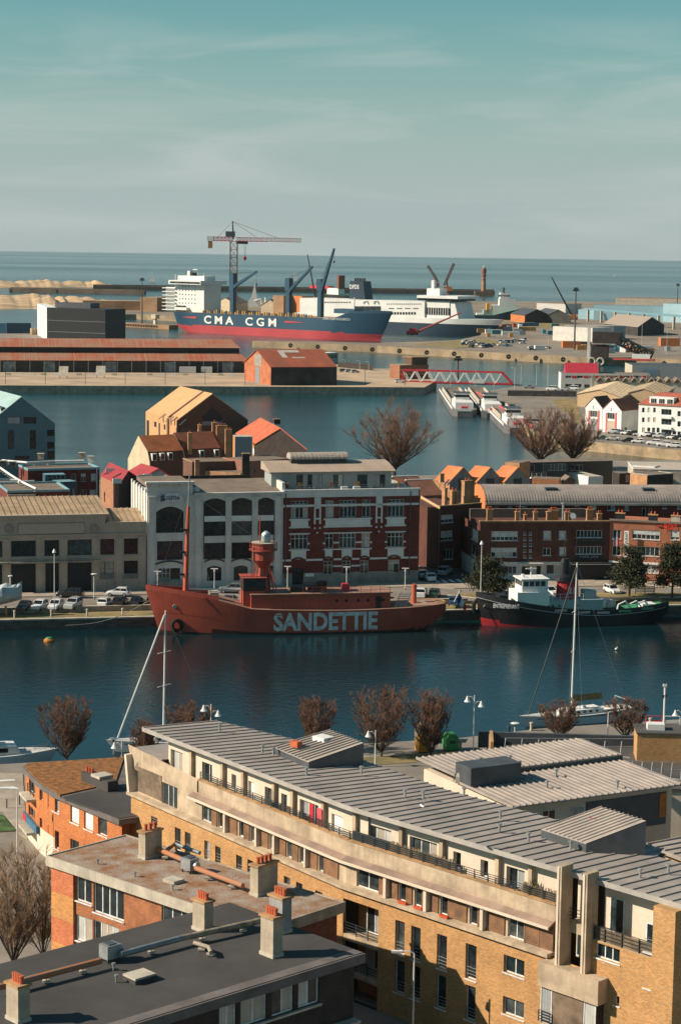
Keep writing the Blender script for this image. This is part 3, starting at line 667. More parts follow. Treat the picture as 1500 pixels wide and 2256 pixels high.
for xx in (-0.5, 0.5):
    ring = [(xx+0.33*math.cos(k*0.524), 0, 0.34+0.33*math.sin(k*0.524)) for k in range(13)]; MB().path(ring, 0.03, 4).build('wheel', m_rail, bi)
MB().path([(-0.5, 0, 0.34), (-0.2, 0, 0.8), (0.35, 0, 0.8), (0.0, 0, 0.34), (-0.2, 0, 0.8)], 0.03, 5).path([(0.0, 0, 0.34), (-0.5, 0, 0.34)], 0.025, 5).path([(0.5, 0, 0.34), (0.35, 0, 0.95), (0.25, 0, 1.0)], 0.03, 5).build('frame', M('yellow_paint', (0.55, 0.40, 0.03), 0.5), bi)
MB().box(-0.32, -0.1, -0.07, 0.07, 0.84, 0.9).build('saddle', m_rail, bi)
# the flying gull above the roof
gl = thing('gull', 'gull flying over the long zinc roof with raised dark wings', 'bird', G(930, 1776, 21.5), R(200))
MB().lathe([(0.02, -0.3), (0.09, -0.15), (0.11, 0.05), (0.07, 0.22), (0.03, 0.34)], n=8).build('body', m_white, gl).rotation_euler = (R(90), 0, 0)
for sgn in (-1, 1):
    MB().poly([(0, -0.12, 0.05), (0, 0.12, 0.05), (sgn*0.4, 0.08, 0.5), (sgn*0.38, -0.1, 0.48)]).poly([(sgn*0.4, 0.08, 0.5), (sgn*0.62, -0.2, 0.85), (sgn*0.38, -0.1, 0.48)]).build('wing', M('gull_grey', (0.12, 0.12, 0.13), 0.8), gl)

# ------------------------------------------------------------------ roof B: lower zinc roof block behind
a, b_, c, d = [G(*p, 17.0) for p in ((870, 1690), (1285, 1650), (1500, 1728), (1130, 1778))]
FB = Fr(d, c+(c-d)*0.02, 'zinc_roof_block', 'lower flat zinc roofed block behind the long roof', 'building')
wB, dB = FB.len, (a-d).length
x0B = (a-d).dot(FB.u)
MB().box(0.3, wB-0.6, 0.8, dB-0.5, 3.5, 16.6).build('wall', m_stucco, FB.o)
MB().box(wB*0.45, wB-1.2, 0.70, 0.795, 13.6, 16.3).build('dark_cladding', m_zincd, FB.o)
for x in (1.0, 3.2, 6.0): window(FB.o, x, x+1.3, 14.0, 16.1, 0.64, nx=2, rec=0.15)
MB().box(wB-1.9, wB-1.2, 0.66, 0.70, 14.2, 16.2).build('orange_pane', M('warm_pane', (0.5, 0.16, 0.03), 0.3), FB.o)
nB = 28; hB = 9.0
for i in range(nB):
    for zz, ya, yb in ((17.0, -0.1, hB), (17.45, hB-0.3, dB+0.2)):
        xa, xb = (wB+0.2)*i/nB-0.1, (wB+0.2)*(i+1)/nB-0.1; t = MB()
        t.box(xa, xb-0.006, ya, yb, zz-0.12, zz); t.box(xa, xa+0.09, ya, yb, zz, zz+0.1); t.build('roof_panel', m_zinc, FB.o)
MB().box(-0.1, wB+0.1, hB-0.3, hB-0.22, 17.0, 17.33).build('roof_step', m_zincd, FB.o)
P = FB.xy(985, 1722, 17.1); Q = FB.xy(1055, 1722, 17.1)
bx = FB.xy(1074, 1732, 17.0); bx2 = FB.xy(1152, 1722, 17.0)
pb = MB().box(bx[0]-1.6, bx[0]+3.2, bx[1], bx[1]+2.4, 16.9, 18.6).build('plant_room', m_zincd, FB.o)
sk = FB.xy(1025, 1722, 17.0); MB().lathe([(0.95, 16.95), (0.95, 17.5), (0.8, 17.75), (0.35, 17.9)], sk[0], sk[1], n=4).build('skylight', m_concl, FB.o)
for p in ((1058, 1695), (1123, 1690), (1205, 1735), (1225, 1710), (1360, 1735)): q = FB.xy(p[0], p[1], 17.1); vent(FB.o, q[0], q[1], 17.0 if q[1] < hB else 17.45)

# ------------------------------------------------------------------ flat roof with guard rail, upper right
Fq = Fr(G(1085, 1640, 14), G(1620, 1655, 14), 'flat_roof_block', 'low flat roofed block with raking steel guard rails and ochre stair hut', 'building')
MB().box(0.2, Fq.len, -10, 5.0, 3.5, 12.6).build('wall', m_stucco, Fq.o); MB().box(0, Fq.len, -10.1, 5.1, 12.6, 12.9).build('roof_slab', m_asph, Fq.o)
MB().box(0, Fq.len, 4.7, 5.1, 12.9, 14.0).build('upstand', m_zincd, Fq.o); MB().box(-0.2, 0.1, 0.5, 5.1, 12.6, 14.1).build('end_upstand', m_ybrick, Fq.o)
q = Fq.xy(1402, 1680, 12.9); hut = MB().box(q[0], q[0]+6, q[1], q[1]+3.5, 12.9, 15.6).build('stair_hut', m_ybrick, Fq.o)
MB().box(q[0]-0.1, q[0]+6.1, q[1]-0.1, q[1]+3.6, 15.6, 15.75).build('hut_roof', m_asph, hut); MB().box(q[0]+1, q[0]+2.6, q[1]+1, q[1]+2.2, 15.75, 16.3).build('skylight', m_white, hut)
for (pa, pb_, py) in ((1110, 1400, 1638), (1345, 1520, 1690)):
    A_ = Fq.xy(pa, py+22, 12.9); B_ = Fq.xy(pb_, py+24, 12.9); n = 9
    for i in range(n): x = A_[0]+(B_[0]-A_[0])*i/(n-1); MB().path([(x, A_[1], 12.9), (x+0.15, A_[1]+0.3, 14.3)], 0.04, 5).tube((x, A_[1], 12.92), (x+0.9, A_[1]-0.5, 12.94), 0.06, n=4).build('rail_post', m_galv, Fq.o)
    MB().path([(A_[0]+0.15, A_[1]+0.3, 14.3), (B_[0]+0.15, B_[1]+0.3, 14.3)], 0.035, 5).path([(A_[0]+0.08, A_[1]+0.15, 13.6), (B_[0]+0.08, B_[1]+0.15, 13.6)], 0.03, 5).build('rail_bar', m_galv, Fq.o)
Fr2 = Fr(G(1424, 1858, 15), G(1640, 1940, 15), 'rear_wing', 'zinc roofed rear wing with ochre wall at the right edge', 'building')
MB().box(0.5, Fr2.len, 0.5, 9, 3.5, 14.6).build('wall', m_ybrick, Fr2.o)
for i in range(22): x = i*1.0; MB().box(x, x+0.99, 0, 11, 14.6, 14.9).box(x, x+0.1, 0, 11, 14.9, 15.02).build('roof_panel', m_zinc, Fr2.o)
window(Fr2.o, 1.0, 2.4, 12.6, 13.6, 0.35, nx=2, rec=0.14)
# ------------------------------------------------------------------ orange brick building with sedum roof
m_sedum = M('sedum', (0.38, 0.15, 0.045), 0.95, 0.3, 1.8, bump=1.0, c2=(0.12, 0.075, 0.03), ks=4)
m_moss = M('mossy_felt', (0.31, 0.265, 0.22), 0.95, 0.15, 0.7, bump=0.6, c2=(0.24, 0.10, 0.03), ks=3)
m_felt = M('roofing_felt', (0.062, 0.058, 0.055), 0.85, 0.12, 0.25, bump=0.2)
m_feltb = M('felt_edge', (0.15, 0.13, 0.12), 0.85, 0.15, 0.5)
ZS = 10.4
sp = [G(*p, ZS) for p in ((50, 1690), (80, 1722), (98, 1735), (114, 1745), (262, 1807))]
FS = Fr(sp[3], sp[4], 'sedum_roof_building', 'orange brick building with mossy orange green roof at the street corner', 'building')
tob = lambda P: (lambda q: (q.dot(FS.u), q.dot(FS.n)))(Vector((P[0], P[1], 0))-FS.A)
bk1, bk2 = tob(G(282, 1668, ZS)), tob(G(60, 1682, ZS))
ol = [tob(p) for p in sp]
outl = ol+[(FS.len+0.4, 4.0), bk1, bk2]
inn = [(x, y+0.35) for x, y in outl]
MB().prism(outl, ZS-0.5, ZS, 0, 0).build('roof_edge', m_feltb, FS.o)
cut = tob(G(132, 1757, ZS)); cut2 = tob(G(262, 1728, ZS))
shr = lambda pts, k: [(sum(p[0] for p in pts)/len(pts)*(k)+x*(1-k), sum(p[1] for p in pts)/len(pts)*k+y*(1-k)) for x, y in pts]
MB().prism(shr([ol[0], ol[1], ol[2], ol[3], cut, cut2, bk1, bk2], 0.06), ZS-0.1, ZS+0.12).build('sedum', m_sedum, FS.o)
MB().prism(shr([cut, ol[4], (FS.len+0.4, 4.0), cut2], 0.05), ZS-0.1, ZS+0.05).build('felt_roof', m_felt, FS.o)
WSW = [(114, 1757, 131, 1790), (155, 1773, 174, 1815), (185, 1785, 205, 1830), (216, 1798, 236, 1842), (113, 1830, 130, 1870), (155, 1852, 174, 1890), (185, 1865, 205, 1905)]
rs = [FS.rect(*w_, 0.3) for w_ in WSW]
MB().wall(0, FS.len, 3.5, ZS-0.5, rs, 0.3, 0.28).build('brick_wall', m_obrick, FS.o)
for i, r in enumerate(rs):
    window(FS.o, *r, 0.3, nx=1, rec=0.26, fw=0.08, sill=0.08)
    if i in (1, 2): MB().box(r[0]+0.09, r[1]-0.09, 0.44, 0.47, r[2]+0.08, r[3]-0.08).build('shutter', m_white, FS.o)
for i in range(3):
    k = [tob(sp[i]), tob(sp[i+1])]; P0, P1 = FS.world(*k[0], 0), FS.world(*k[1], 0)
    f = Fr(P0+FS.n*0.3, P1+FS.n*0.3); f.under(FS)
    ws = {0: [(64, 1708, 77, 1750, 2), (63, 1780, 77, 1822, 2)], 1: [(86, 1731, 94, 1765, 1), (84, 1802, 93, 1835, 1)], 2: [(99, 1746, 107, 1778, 1), (98, 1815, 107, 1850, 1)]}[i]
    rr_ = [f.rect(*w_[:4]) for w_ in ws]; rr_ = [(max(0.1, a), min(f.len-0.05, c), d, e) for a, c, d, e in rr_]
    MB().wall(0, f.len, 6.0, ZS-0.5, rr_, 0, 0.28).wall(0, f.len, 3.5, 6.0, [], 0.05, 0.1, 1).build('brick_wall', [m_obrick, m_stucco], f.o)
    for r, w_ in zip(rr_, ws): window(f.o, *r, 0, nx=w_[4], rec=0.26, fw=0.07)
    if i == 0:
        for r in rr_: MB().box(r[0]-0.3, r[1]+0.4, -0.9, -0.01, r[2]-0.35, r[2]-0.1).build('balcony', m_concl, f.o); rail(f.o, r[0], r[1], -0.15, r[2], 0.8)
        MB().box(0.1, f.len, -0.3, -0.06, 5.3, 6.0).build('shop_sign', M('shop_blue', (0.06, 0.16, 0.25), 0.6), f.o); MB().box(0.1, f.len*0.25, -0.33, -0.302, 5.35, 5.95).build('sign_red', m_red, f.o)
MB().prism([(x, y) for x, y in shr([ol[0], ol[4], (FS.len+0.4, 4.0), bk1, bk2], 0.12)], 3.5, ZS-0.45).build('core', m_obrick, FS.o)
def pots(par, x, y, z, n, dx, r=0.13, h=0.5):
    for i in range(n): MB().lathe([(r*1.05, z), (r, z+h*0.75), (r*1.2, z+h*0.8), (r*1.15, z+h)], x+(i-(n-1)/2)*dx, y, n=10).build('chimney_pot', m_terra, par)
def chimney(P, z0, w_, d_, h, rz, n, label, mat, dx=None, cap=None):
    t = thing('chimney', label, 'chimney', (P[0], P[1], z0), rz, 'rooftop chimney stacks')
    MB().box(-w_/2, w_/2, -d_/2, d_/2, 0, h).build('stack', mat, t); MB().box(-w_/2-0.1, w_/2+0.1, -d_/2-0.1, d_/2+0.1, h, h+0.14).build('cap', cap or m_ledge, t)
    MB().box(-w_/2-0.06, w_/2+0.06, -d_/2-0.06, d_/2+0.06, 0, 0.22).build('flashing', m_concl, t)
    pots(t, 0, 0, h+0.12, n, dx or w_*0.8/max(1, n)); return t
q = tob(G(222, 1735, ZS)); MB().box(q[0]-2.6, q[0]+2.0, q[1]-0.5, q[1]+0.6, ZS, ZS+1.0).build('duct_wall', m_felt, FS.o); pots(FS.o, q[0]-1.9, q[1], ZS+1.0, 3, 0.45)
MB().box(q[0]-0.6, q[0]+0.9, q[1]-0.7, q[1]+0.8, ZS+1.0, ZS+1.25).build('hatch', m_concl, FS.o)
# ------------------------------------------------------------------ moss roof brick building
uM = Vector((0.735, -0.677, 0)); LM = Vector((-21.75, 149.8, 0)); RM = LM+uM*23.2
FM = Fr(LM, RM, 'moss_roof_building', 'red brown brick block with mossy flat roof and white fascia', 'building'); DM = 7.8
MB().box(0, 23.2, 0, DM, 13.75, 14.0).build('roof_deck', m_moss, FM.o)
for a in ((0, 23.2, -0.12, 0.0, 13.3, 14.08), (-0.12, 0.0, -0.12, DM+0.12, 13.3, 14.08), (0, 23.2, DM, DM+0.12, 13.3, 14.08), (23.2, 23.32, -0.12, DM+0.12, 13.3, 14.08)):
    MB().box(*a).build('fascia', m_concl if a[3] < 1 or a[1] < 1 else m_conc, FM.o)
WM = [(168, 1931, 202, 1990, 2), (206, 1945, 273, 2021, 4), (167, 2021, 203, 2078, 2), (206, 2036, 262, 2105, 4), (356, 1997, 440, 2055, 4), (356, 2085, 440, 2140, 4)]
rs = [FM.rect(*w_[:4], 0.3) for w_ in WM]
xo = FM.xz(166, 1950, 0.3)[0]
MB().wall(xo, 22.9, 3.5, 13.3, rs, 0.3, 0.25).build('brick_wall', m_rbrick, FM.o)
for r, w_ in zip(rs, WM): window(FM.o, *r, 0.3, nx=w_[4], rec=0.18, fw=0.11, sill=0.1, cur=(w_[1] > 2015))
m_r1 = M('band_red_brick', (0.58, 0.19, 0.085), 0.85, 0.08, 0.6, kind='brick'); m_r2 = M('band_ochre_brick', (0.62, 0.30, 0.10), 0.85, 0.08, 0.6, kind='brick')
for i in range(5): z1 = 13.3-i*1.95; MB().box(0.25, xo-0.05, 0.12, 0.4, max(3.5, z1-1.95), z1-0.005).build('brick_band', [m_r1, m_r2][i % 2], FM.o)
MB().box(0.3, 22.9, 0.6, DM-0.3, 3.5, 13.3).build('core', M('shade_brick', (0.20, 0.075, 0.045), 0.85, kind='brick'), FM.o)
aM = FM.rz
m_chim = M('render_grey', (0.42, 0.35, 0.26), 0.9, 0.15, 0.7, streak=0.35)
def on(F, px, py, z): p = G(px, py, z); return (p.x, p.y)
chimney(on(FM, 331, 1888, 14), 14, 1.7, 0.75, 2.0, aM+R(90), 3, 'grey chimney stack at the far edge of the mossy roof', m_chim)
chimney(on(FM, 581, 1968, 14), 14, 2.0, 0.8, 2.15, aM+R(90), 4, 'blue grey chimney stack near the right end of the mossy roof', m_chim)
def pipe(px, z, r, mat, label, grp=None, name='ventilation_pipe', drop=0.45):
    P = [G(a, b_, z) for a, b_ in px]; o = P[0]; t = thing(name, label, 'pipe', (o.x, o.y, z-drop), 0, grp)
    for i, (a, c) in enumerate(zip(P, P[1:])): MB().tube(a-o+Vector((0, 0, drop)), c-o+Vector((0, 0, drop)), r, n=12).build('pipe_run', mat[i % len(mat)], t, smooth=False)
    tot = sum((c-a).length for a, c in zip(P, P[1:])); 
    for a, c in zip(P, P[1:]):
        k = max(1, int((c-a).length/2.6))
        for i in range(k): p = a.lerp(c, (i+0.5)/k)-o; MB().cyl(p.x, p.y, 0, drop, 0.035, n=6).box(p.x-0.22, p.x+0.22, p.y-0.18, p.y+0.18, 0, 0.12).build('pipe_support', m_concl, t)
    return t
m_rust = M('rusty_pipe', (0.38, 0.12, 0.04), 0.8, 0.3, 2.5, c2=(0.28, 0.20, 0.14)); m_pipe = M('grey_pipe', (0.22, 0.25, 0.26), 0.5, 0.15, 1.5, metal=0.3)
def fanbox(p, z, rz, label):
    t = thing('fan_box', label, 'fan', G(p[0], p[1], z), rz, 'rooftop extractor fans')
    MB().box(-0.5, 0.5, -0.45, 0.45, 0.25, 1.1).build('casing', m_galv, t); MB().box(-0.3, 0.3, -0.3, 0.3, 1.1, 1.16).build('lid', m_zincd, t)
    MB().tube((0.5, 0, 0.65), (0.85, 0, 0.65), 0.28, n=12).build('duct_collar', m_galv, t)
    for i in (-0.4, 0.4):
        for j in (-0.35, 0.35): MB().box(i-0.05, i+0.05, j-0.05, j+0.05, 0, 0.25).build('foot', m_rail, t)
pipe([(326, 1862), (402, 1895)], 14.6, 0.19, [m_rust], 'rusty orange pipe on the mossy roof beside its far chimney'); pipe([(432, 1914), (535, 1952)], 14.6, 0.19, [m_rust], 'rusty orange pipe between the fan and the blue grey chimney')
pipe([(360, 1880), (385, 1860), (440, 1880)], 14.4, 0.15, [m_rust, m_pipe], 'short bent rusty pipe behind the long pipes of the mossy roof')
fanbox((418, 1922), 14, aM, 'square galvanised fan box on the mossy roof')
hh = thing('roof_hatch', 'flat pale hatch on the mossy roof near the fan', 'hatch', G(382, 1944, 14), aM); MB().box(-0.6, 0.6, -0.5, 0.5, 0, 0.25).build('hatch_lid', m_concl, hh)
for p in ((215, 1905), (297, 1933), (380, 1962), (570, 1945)): vent(FM.o, *FM.xy(p[0], p[1], 14), 14.0, 0.3, 0.07)
# ------------------------------------------------------------------ dark roof building, nearest
cD = Vector((1.84, 123.9, 0)); uD = Vector((math.cos(R(43)), math.sin(R(43)), 0))
FD = Fr(cD-uD*34, cD, 'dark_roof_building', 'nearest block with flat black felt roof and dark brick wall', 'building'); LD, DD = 34.0, 13.1
MB().box(0, LD, 0.05, DD, 15.6, 16.0).build('roof_deck', m_felt, FD.o)
MB().box(0, LD, -0.1, 0.05, 15.35, 15.97).build('roof_edge', m_feltb, FD.o); MB().box(LD, LD+0.1, -0.1, DD, 15.35, 15.95).build('roof_edge', m_feltb, FD.o); MB().box(0, LD, 0.06, 0.9, 16.0, 16.012).build('edge_strip', m_feltb, FD.o)
WD = [(483, 2202, 521, 2275, 2), (530, 2182, 588, 2254, 3), (599, 2166, 647, 2232, 2), (657, 2151, 703, 2222, 2)]
rs = [FD.rect(*w_[:4], 0.4) for w_ in WD]; zt = sum(r[3] for r in rs[1:])/3; zb = sum(r[2] for r in rs[1:])/3; rs = [(r[0], r[1], zb, zt) for r in rs]
MB().wall(0, LD-0.4, 3.5, 15.4, rs, 0.4, 0.22).build('brick_wall', m_dbrick, FD.o)
MB().box(LD-0.75, LD-0.4, 0.41, DD-0.3, 3.5, 15.4).build('end_wall', m_dbrick, FD.o); MB().box(0, LD-1, DD-0.6, DD-0.3, 3.5, 15.4).build('rear_wall', m_dbrick, FD.o)
for r in rs: window(FD.o, *r, 0.4, nx=2, rec=0.2, fw=0.1, cur=True)
MB().box(rs[0][0]-0.3, rs[3][1]+0.1, 0.2, 0.395, zb-0.16, zb-0.03).build('sill', m_concl, FD.o)
MB().box(rs[3][1]+0.15, LD-0.4, -0.3, 0.39, zb-1.9, zb-1.72).build('canopy', m_concl, FD.o)
aD = FD.rz
chimney(on(FD, 447, 2050, 16), 16, 1.2, 0.75, 1.95, aD+R(90), 4, 'tall beige chimney with red pots at the far edge of the black roof', m_chim)
chimney(on(FD, 598, 2105, 16), 16, 1.2, 0.8, 2.5, aD+R(90), 4, 'peeling beige chimney with red pots at the middle of the black roof', m_chim)
chimney(on(FD, 40, 2248, 16), 16, 1.2, 0.8, 2.1, aD+R(90), 4, 'beige chimney with red pots at the left edge of the black roof', m_chim)
chimney(on(FD, 617, 2052, 16), 16, 1.3, 0.8, 2.3, aD+R(90), 4, 'grey chimney behind the peeling one at the edge of the black roof', M('render_bluegrey', (0.32, 0.31, 0.29), 0.9, 0.2, 0.7, streak=0.4))
pipe([(-10, 2178), (60, 2160), (222, 2118)], 16.55, 0.2, [m_rust, m_rust], 'rusty pipe running along the left of the black roof'); pipe([(265, 2104), (400, 2068), (580, 2028)], 16.55, 0.2, [m_pipe, M('patchy_pipe', (0.33, 0.27, 0.2), 0.7, 0.3, 2)], 'grey pipe running along the middle of the black roof')
pipe([(428, 2078), (460, 2088), (465, 2100)], 16.4, 0.13, [m_chim], 'short branch pipe beside the grey pipe', drop=0.35)
fanbox((242, 2118), 16, aD, 'square galvanised fan box between the two pipes of the black roof')
sk_ = thing('skylight', 'flat pale skylight hatch on the black roof', 'skylight', G(307, 2160, 16), aD); MB().box(-0.75, 0.75, -0.6, 0.6, 0, 0.28).build('kerb', m_felt, sk_); MB().box(-0.78, 0.78, -0.63, 0.63, 0.28, 0.4).build('lid', m_concl, sk_)
for i, p in enumerate(((256, 2166), (250, 2140))): vent(FD.o, *FD.xy(p[0], p[1], 16), 16.0, 0.4, 0.06)
# low roof corner bottom right
FC = Fr(G(1472, 2232, 9), G(1640, 2300, 9), 'porch_roof', 'small red tiled porch with white eave at the right edge', 'roof')
MB().box(0, FC.len, 0, 0.25, 8.6, 9.0).build('eave', m_white, FC.o); MB().yprism([(0.1, 9.0), (9, 9.0), (9, 10.6), (1.2, 10.4)], 0.05, 5).build('tiles', M('red_tile', (0.42, 0.12, 0.05), 0.8, kind='tile'), FC.o); MB().box(0.4, 5, 0.4, 5, 3.5, 8.6).build('wall', m_rbrick, FC.o)
# ------------------------------------------------------------------ trees without leaves
m_bark = M('bark', (0.075, 0.058, 0.045), 0.95, 0.2, 3); m_twig = M('twigs', (0.15, 0.072, 0.042), 0.95, 0.25, 0.6); m_twigl = M('pale_twigs', (0.30, 0.19, 0.105), 0.95, 0.25, 0.6)
def bare_tree(P, h, w, seed, label, vase=0.5, limbs=13, br=13, tw=9, r=0.16, fork=0.15, grp=None, mat=None, name='bare_tree', low=0.12, cat='tree', tr=0.016, bulge=0.16):
    rr = random.Random(seed); t = thing(name, label, cat, P, 0, grp); tk = MB(); cr_ = MB()
    f0 = Vector((0, 0, h*fork)); tk.tube((0, 0, -0.2), f0, r*1.25, r, n=8)
    def curve(a, m_, c, k): return [a*(1-u)**2+m_*2*u*(1-u)+c*u*u for u in [i/k for i in range(k+1)]]
    for i in range(limbs):
        a = 6.283*(i+rr.uniform(-0.35, 0.35))/limbs*1.618*2; e = rr.random()**0.6; rad = w*0.5*e; top = h*(low+0.35+(0.98-low-0.35)*(1-(e**2.2)*(1-vase)))*rr.uniform(0.86, 1.02)
        tip = Vector((math.cos(a)*rad, math.sin(a)*rad, top)); st = f0*rr.uniform(0.75, 1.25); mid = st.lerp(tip, 0.45)+Vector((math.cos(a), math.sin(a), 0))*rad*bulge
        pts = curve(st, mid, tip, 6); rl = r*rr.uniform(0.35, 0.6)
        for k in range(6): (tk if k < 3 else cr_).tube(pts[k], pts[k+1], rl*(1-k/6.5), rl*(1-(k+1)/6.5), n=5, cap=False)
        for j in range(br):
            u = rr.uniform(0.14, 1.0); k = min(5, int(u*6)); p = pts[k].lerp(pts[k+1], u*6-k); dr = (pts[k+1]-pts[k]).normalized()
            out = Vector((rr.uniform(-1, 1), rr.uniform(-1, 1), rr.uniform(-0.2, 0.9))); out = (out-dr*out.dot(dr)*0.3).normalized()
            ln = h*rr.uniform(0.10, 0.24)*(1.15-u*0.5); d = (dr*0.75+out*0.75+Vector((0, 0, 0.25))).normalized(); q = p+d*ln; m2 = p.lerp(q, 0.5)+out*ln*0.1; rb = max(tr*1.3, rl*(1-u)*0.5)
            cr_.tube(p, m2, rb, rb*0.8, n=3, cap=False); cr_.tube(m2, q, rb*0.8, tr, n=3, cap=False)
            for _ in range(tw):
                v = rr.uniform(0.25, 1.0); s_ = p.lerp(q, v); o2 = Vector((rr.uniform(-1, 1), rr.uniform(-1, 1), rr.uniform(-0.1, 1))).normalized(); dd = (d*0.6+o2*0.7).normalized()
                cr_.tube(s_, s_+dd*h*rr.uniform(0.035, 0.09), tr, tr*0.4, n=3, cap=False, mi=1)
    tk.build('trunk', m_bark, t); cr_.build('crown', [m_bark, mat or m_twig], t); return t
def at3(px, py, z=3.5): p = G(px, py, z); return (p.x, p.y, z)
NT = 'bare trees on the near quay'
for i, (px, pb, pt, pw, lb) in enumerate([(148, 1680, 1538, 118, 'bare vase shaped tree beside the moored motor yacht'), (420, 1662, 1550, 100, 'bare tree behind the far end of the long zinc roof'), (318, 1690, 1588, 60, 'slim bare tree behind the concrete head of the apartment block'),
        (690, 1655, 1540, 95, 'bare tree behind the roof box with white skylight'), (840, 1668, 1513, 140, 'largest bare tree on the near quay, reddish tips'), (948, 1668, 1526, 92, 'bare tree in front of the orange recycling bin'),
        (1235, 1632, 1546, 100, 'bare shrub tree in front of the white yacht bow'), (1378, 1630, 1540, 100, 'bare shrub tree in front of the white yacht stern')]):
    P = at3(px, pb); d = math.hypot(P[0], P[1]); h = ZA(P, pt)-3.5; bare_tree(P, h, pw*d/FPX, 20+i, lb, vase=0.72, limbs=26, br=16, tw=9, r=0.11, fork=0.06, grp=NT, low=0.12, tr=0.022, bulge=0.55)
P = at3(30, 2140); bare_tree(P, ZA(P, 1865)-3.5, 8.0, 51, 'large tangled leafless tree beside the brick block', vase=0.55, limbs=26, br=16, tw=12, r=0.12, fork=0.06, mat=m_twigl, tr=0.013)
P = at3(95, 2120); bare_tree(P, ZA(P, 1915)-3.5, 5.0, 52, 'smaller tangled leafless tree against the banded brick wall', vase=0.5, limbs=16, br=14, tw=11, r=0.09, fork=0.06, mat=m_twigl, tr=0.013)
# ------------------------------------------------------------------ lamps and small things on the near quay
m_lamp = M('lamp_white', (0.70, 0.70, 0.66), 0.5, 0.05)
def lamp(P, h, label, kind, grp='street lamps on the quays', rz=0.0):
    t = thing('street_lamp', label, 'lamp', P, rz, grp); MB().cyl(0, 0, 0, h, 0.075, 0.05, n=8).build('pole', m_lamp, t); MB().cyl(0, 0, 0, 0.25, 0.14, n=8).build('base', m_galv, t)
    if kind in ('double', 'single'):
        for sgn in ((-1, 1) if kind == 'double' else (-1,)):
            zz = h-(0.15 if sgn < 0 else 0.7); MB().path([(0, 0, zz-0.4), (sgn*0.35, 0, zz), (sgn*0.75, 0, zz-0.1)], 0.035, 6).build('arm', m_lamp, t)
            MB().lathe([(0.06, zz+0.05), (0.12, zz-0.1), (0.2, zz-0.35), (0.38, zz-0.6), (0.36, zz-0.62)], sgn*0.78, 0, n=12).build('shade', m_lamp, t)
    elif kind == 'mushroom':
        MB().lathe([(0.06, h), (0.14, h+0.05), (0.14, h+0.35), (0.08, h+0.38)], n=10).build('lantern', glass(2), t); MB().lathe([(0.5, h+0.38), (0.48, h+0.44), (0.1, h+0.5)], n=14).build('shade', m_lamp, t)
    elif kind == 'ball':
        MB().lathe([(0.05, h), (0.3, h+0.02), (0.32, h+0.1), (0.1, h+0.6), (0.06, h+0.65)], n=12).build('shade', m_lamp, t)
    elif kind == 'tee':
        MB().box(-0.6, 0.6, -0.16, 0.16, h, h+0.12).build('head', m_lamp, t); MB().cyl(0, 0, h-0.5, h, 0.12, 0.2, n=8).build('collar', m_lamp, t)
    elif kind == 'arm':
        MB().path([(0, 0, h), (-0.3, 0, h+0.15), (-1.0, 0, h+0.12)], 0.05, 6).build('arm', m_lamp, t); MB().box(-1.6, -0.8, -0.14, 0.14, h+0.05, h+0.2).build('head', m_lamp, t)
    return t
def lampat(px, pb, pt, label, kind, z=3.5, rz=0.0): P = at3(px, pb, z); return lamp(P, ZA(P, pt)-z-(0.45 if kind in ('mushroom', 'ball') else 0), label, kind, rz=rz)
lampat(1042, 1665, 1532, 'white lamp post with two bell shades left of the black notice board', 'double'); lampat(464, 1690, 1552, 'white lamp post with two bell shades above the far roof end', 'double'); lampat(826, 1690, 1609, 'white lamp post with one bell shade before the largest bare tree', 'single')
lampat(250, 1673, 1627, 'small mushroom lamp left of the apartment block tip', 'mushroom'); lampat(1133, 1640, 1593, 'small mushroom lamp on the quay left of the yacht bow', 'mushroom'); lampat(1338, 1632, 1560, 'mushroom lamp standing in front of the yacht stern', 'mushroom')
lampat(268, 1705, 1634, 'white bell lamp at the slanted tip of the apartment block', 'single'); lampat(38, 1905, 1742, 'street lamp with curved arm at the left street corner', 'arm'); lampat(908, 2330, 2102, 'lamp post in front of the ochre brick facade', 'arm')
lampat(1500, 1640, 1563, 'lamp with bell shade at the right edge of the near quay', 'single')
mp_ = thing('signal_mast', 'tall white mast with camera at the right of the near quay', 'mast', at3(1462, 1596)); h = ZA(mp_.location, 1508)-3.5
MB().cyl(0, 0, 0, h, 0.12, n=8).build('pole', m_lamp, mp_); MB().box(-0.25, 0.2, -0.15, 0.15, h-0.3, h).build('camera_head', m_white, mp_); MB().box(-0.4, 0.3, -0.1, 0.1, h-1.6, h-1.3).build('arm', m_rail, mp_)
def bin_(px, py, c, label, name='recycling_bin', w_=1.5, h=1.9):
    t = thing(name, label, 'bin', at3(px, py), 0.3); m = M('bin_'+label[:6], c, 0.6)
    MB().yprism([(-w_/2, 0.1), (w_/2, 0.1), (w_/2, h*0.7), (w_*0.3, h), (-w_*0.3, h), (-w_/2, h*0.7)], -0.7, 0.7).build('body', m, t); MB().box(-0.35, 0.35, -0.73, -0.705, h*0.45, h*0.62).build('slot', m_rail, t); MB().box(-w_/2+0.05, w_/2-0.05, -0.65, 0.65, 0, 0.1).build('base', m_rail, t)
bin_(932, 1656, (0.62, 0.28, 0.03), 'orange recycling container behind the right bare tree'); bin_(992, 1652, (0.05, 0.30, 0.08), 'green recycling container by the black notice board')
t = thing('quay_shelter', 'small grey peaked shelter on the quay edge behind bare trees', 'shelter', at3(936, 1634), -0.2); MB().yprism([(-1.1, 0), (1.1, 0), (1.1, 1.6), (0, 3.2), (-1.1, 1.6)], -0.9, 0.9).build('body', m_concl, t); MB().box(-0.4, 0.4, -0.93, -0.905, 0, 1.5).build('door', m_rail, t)
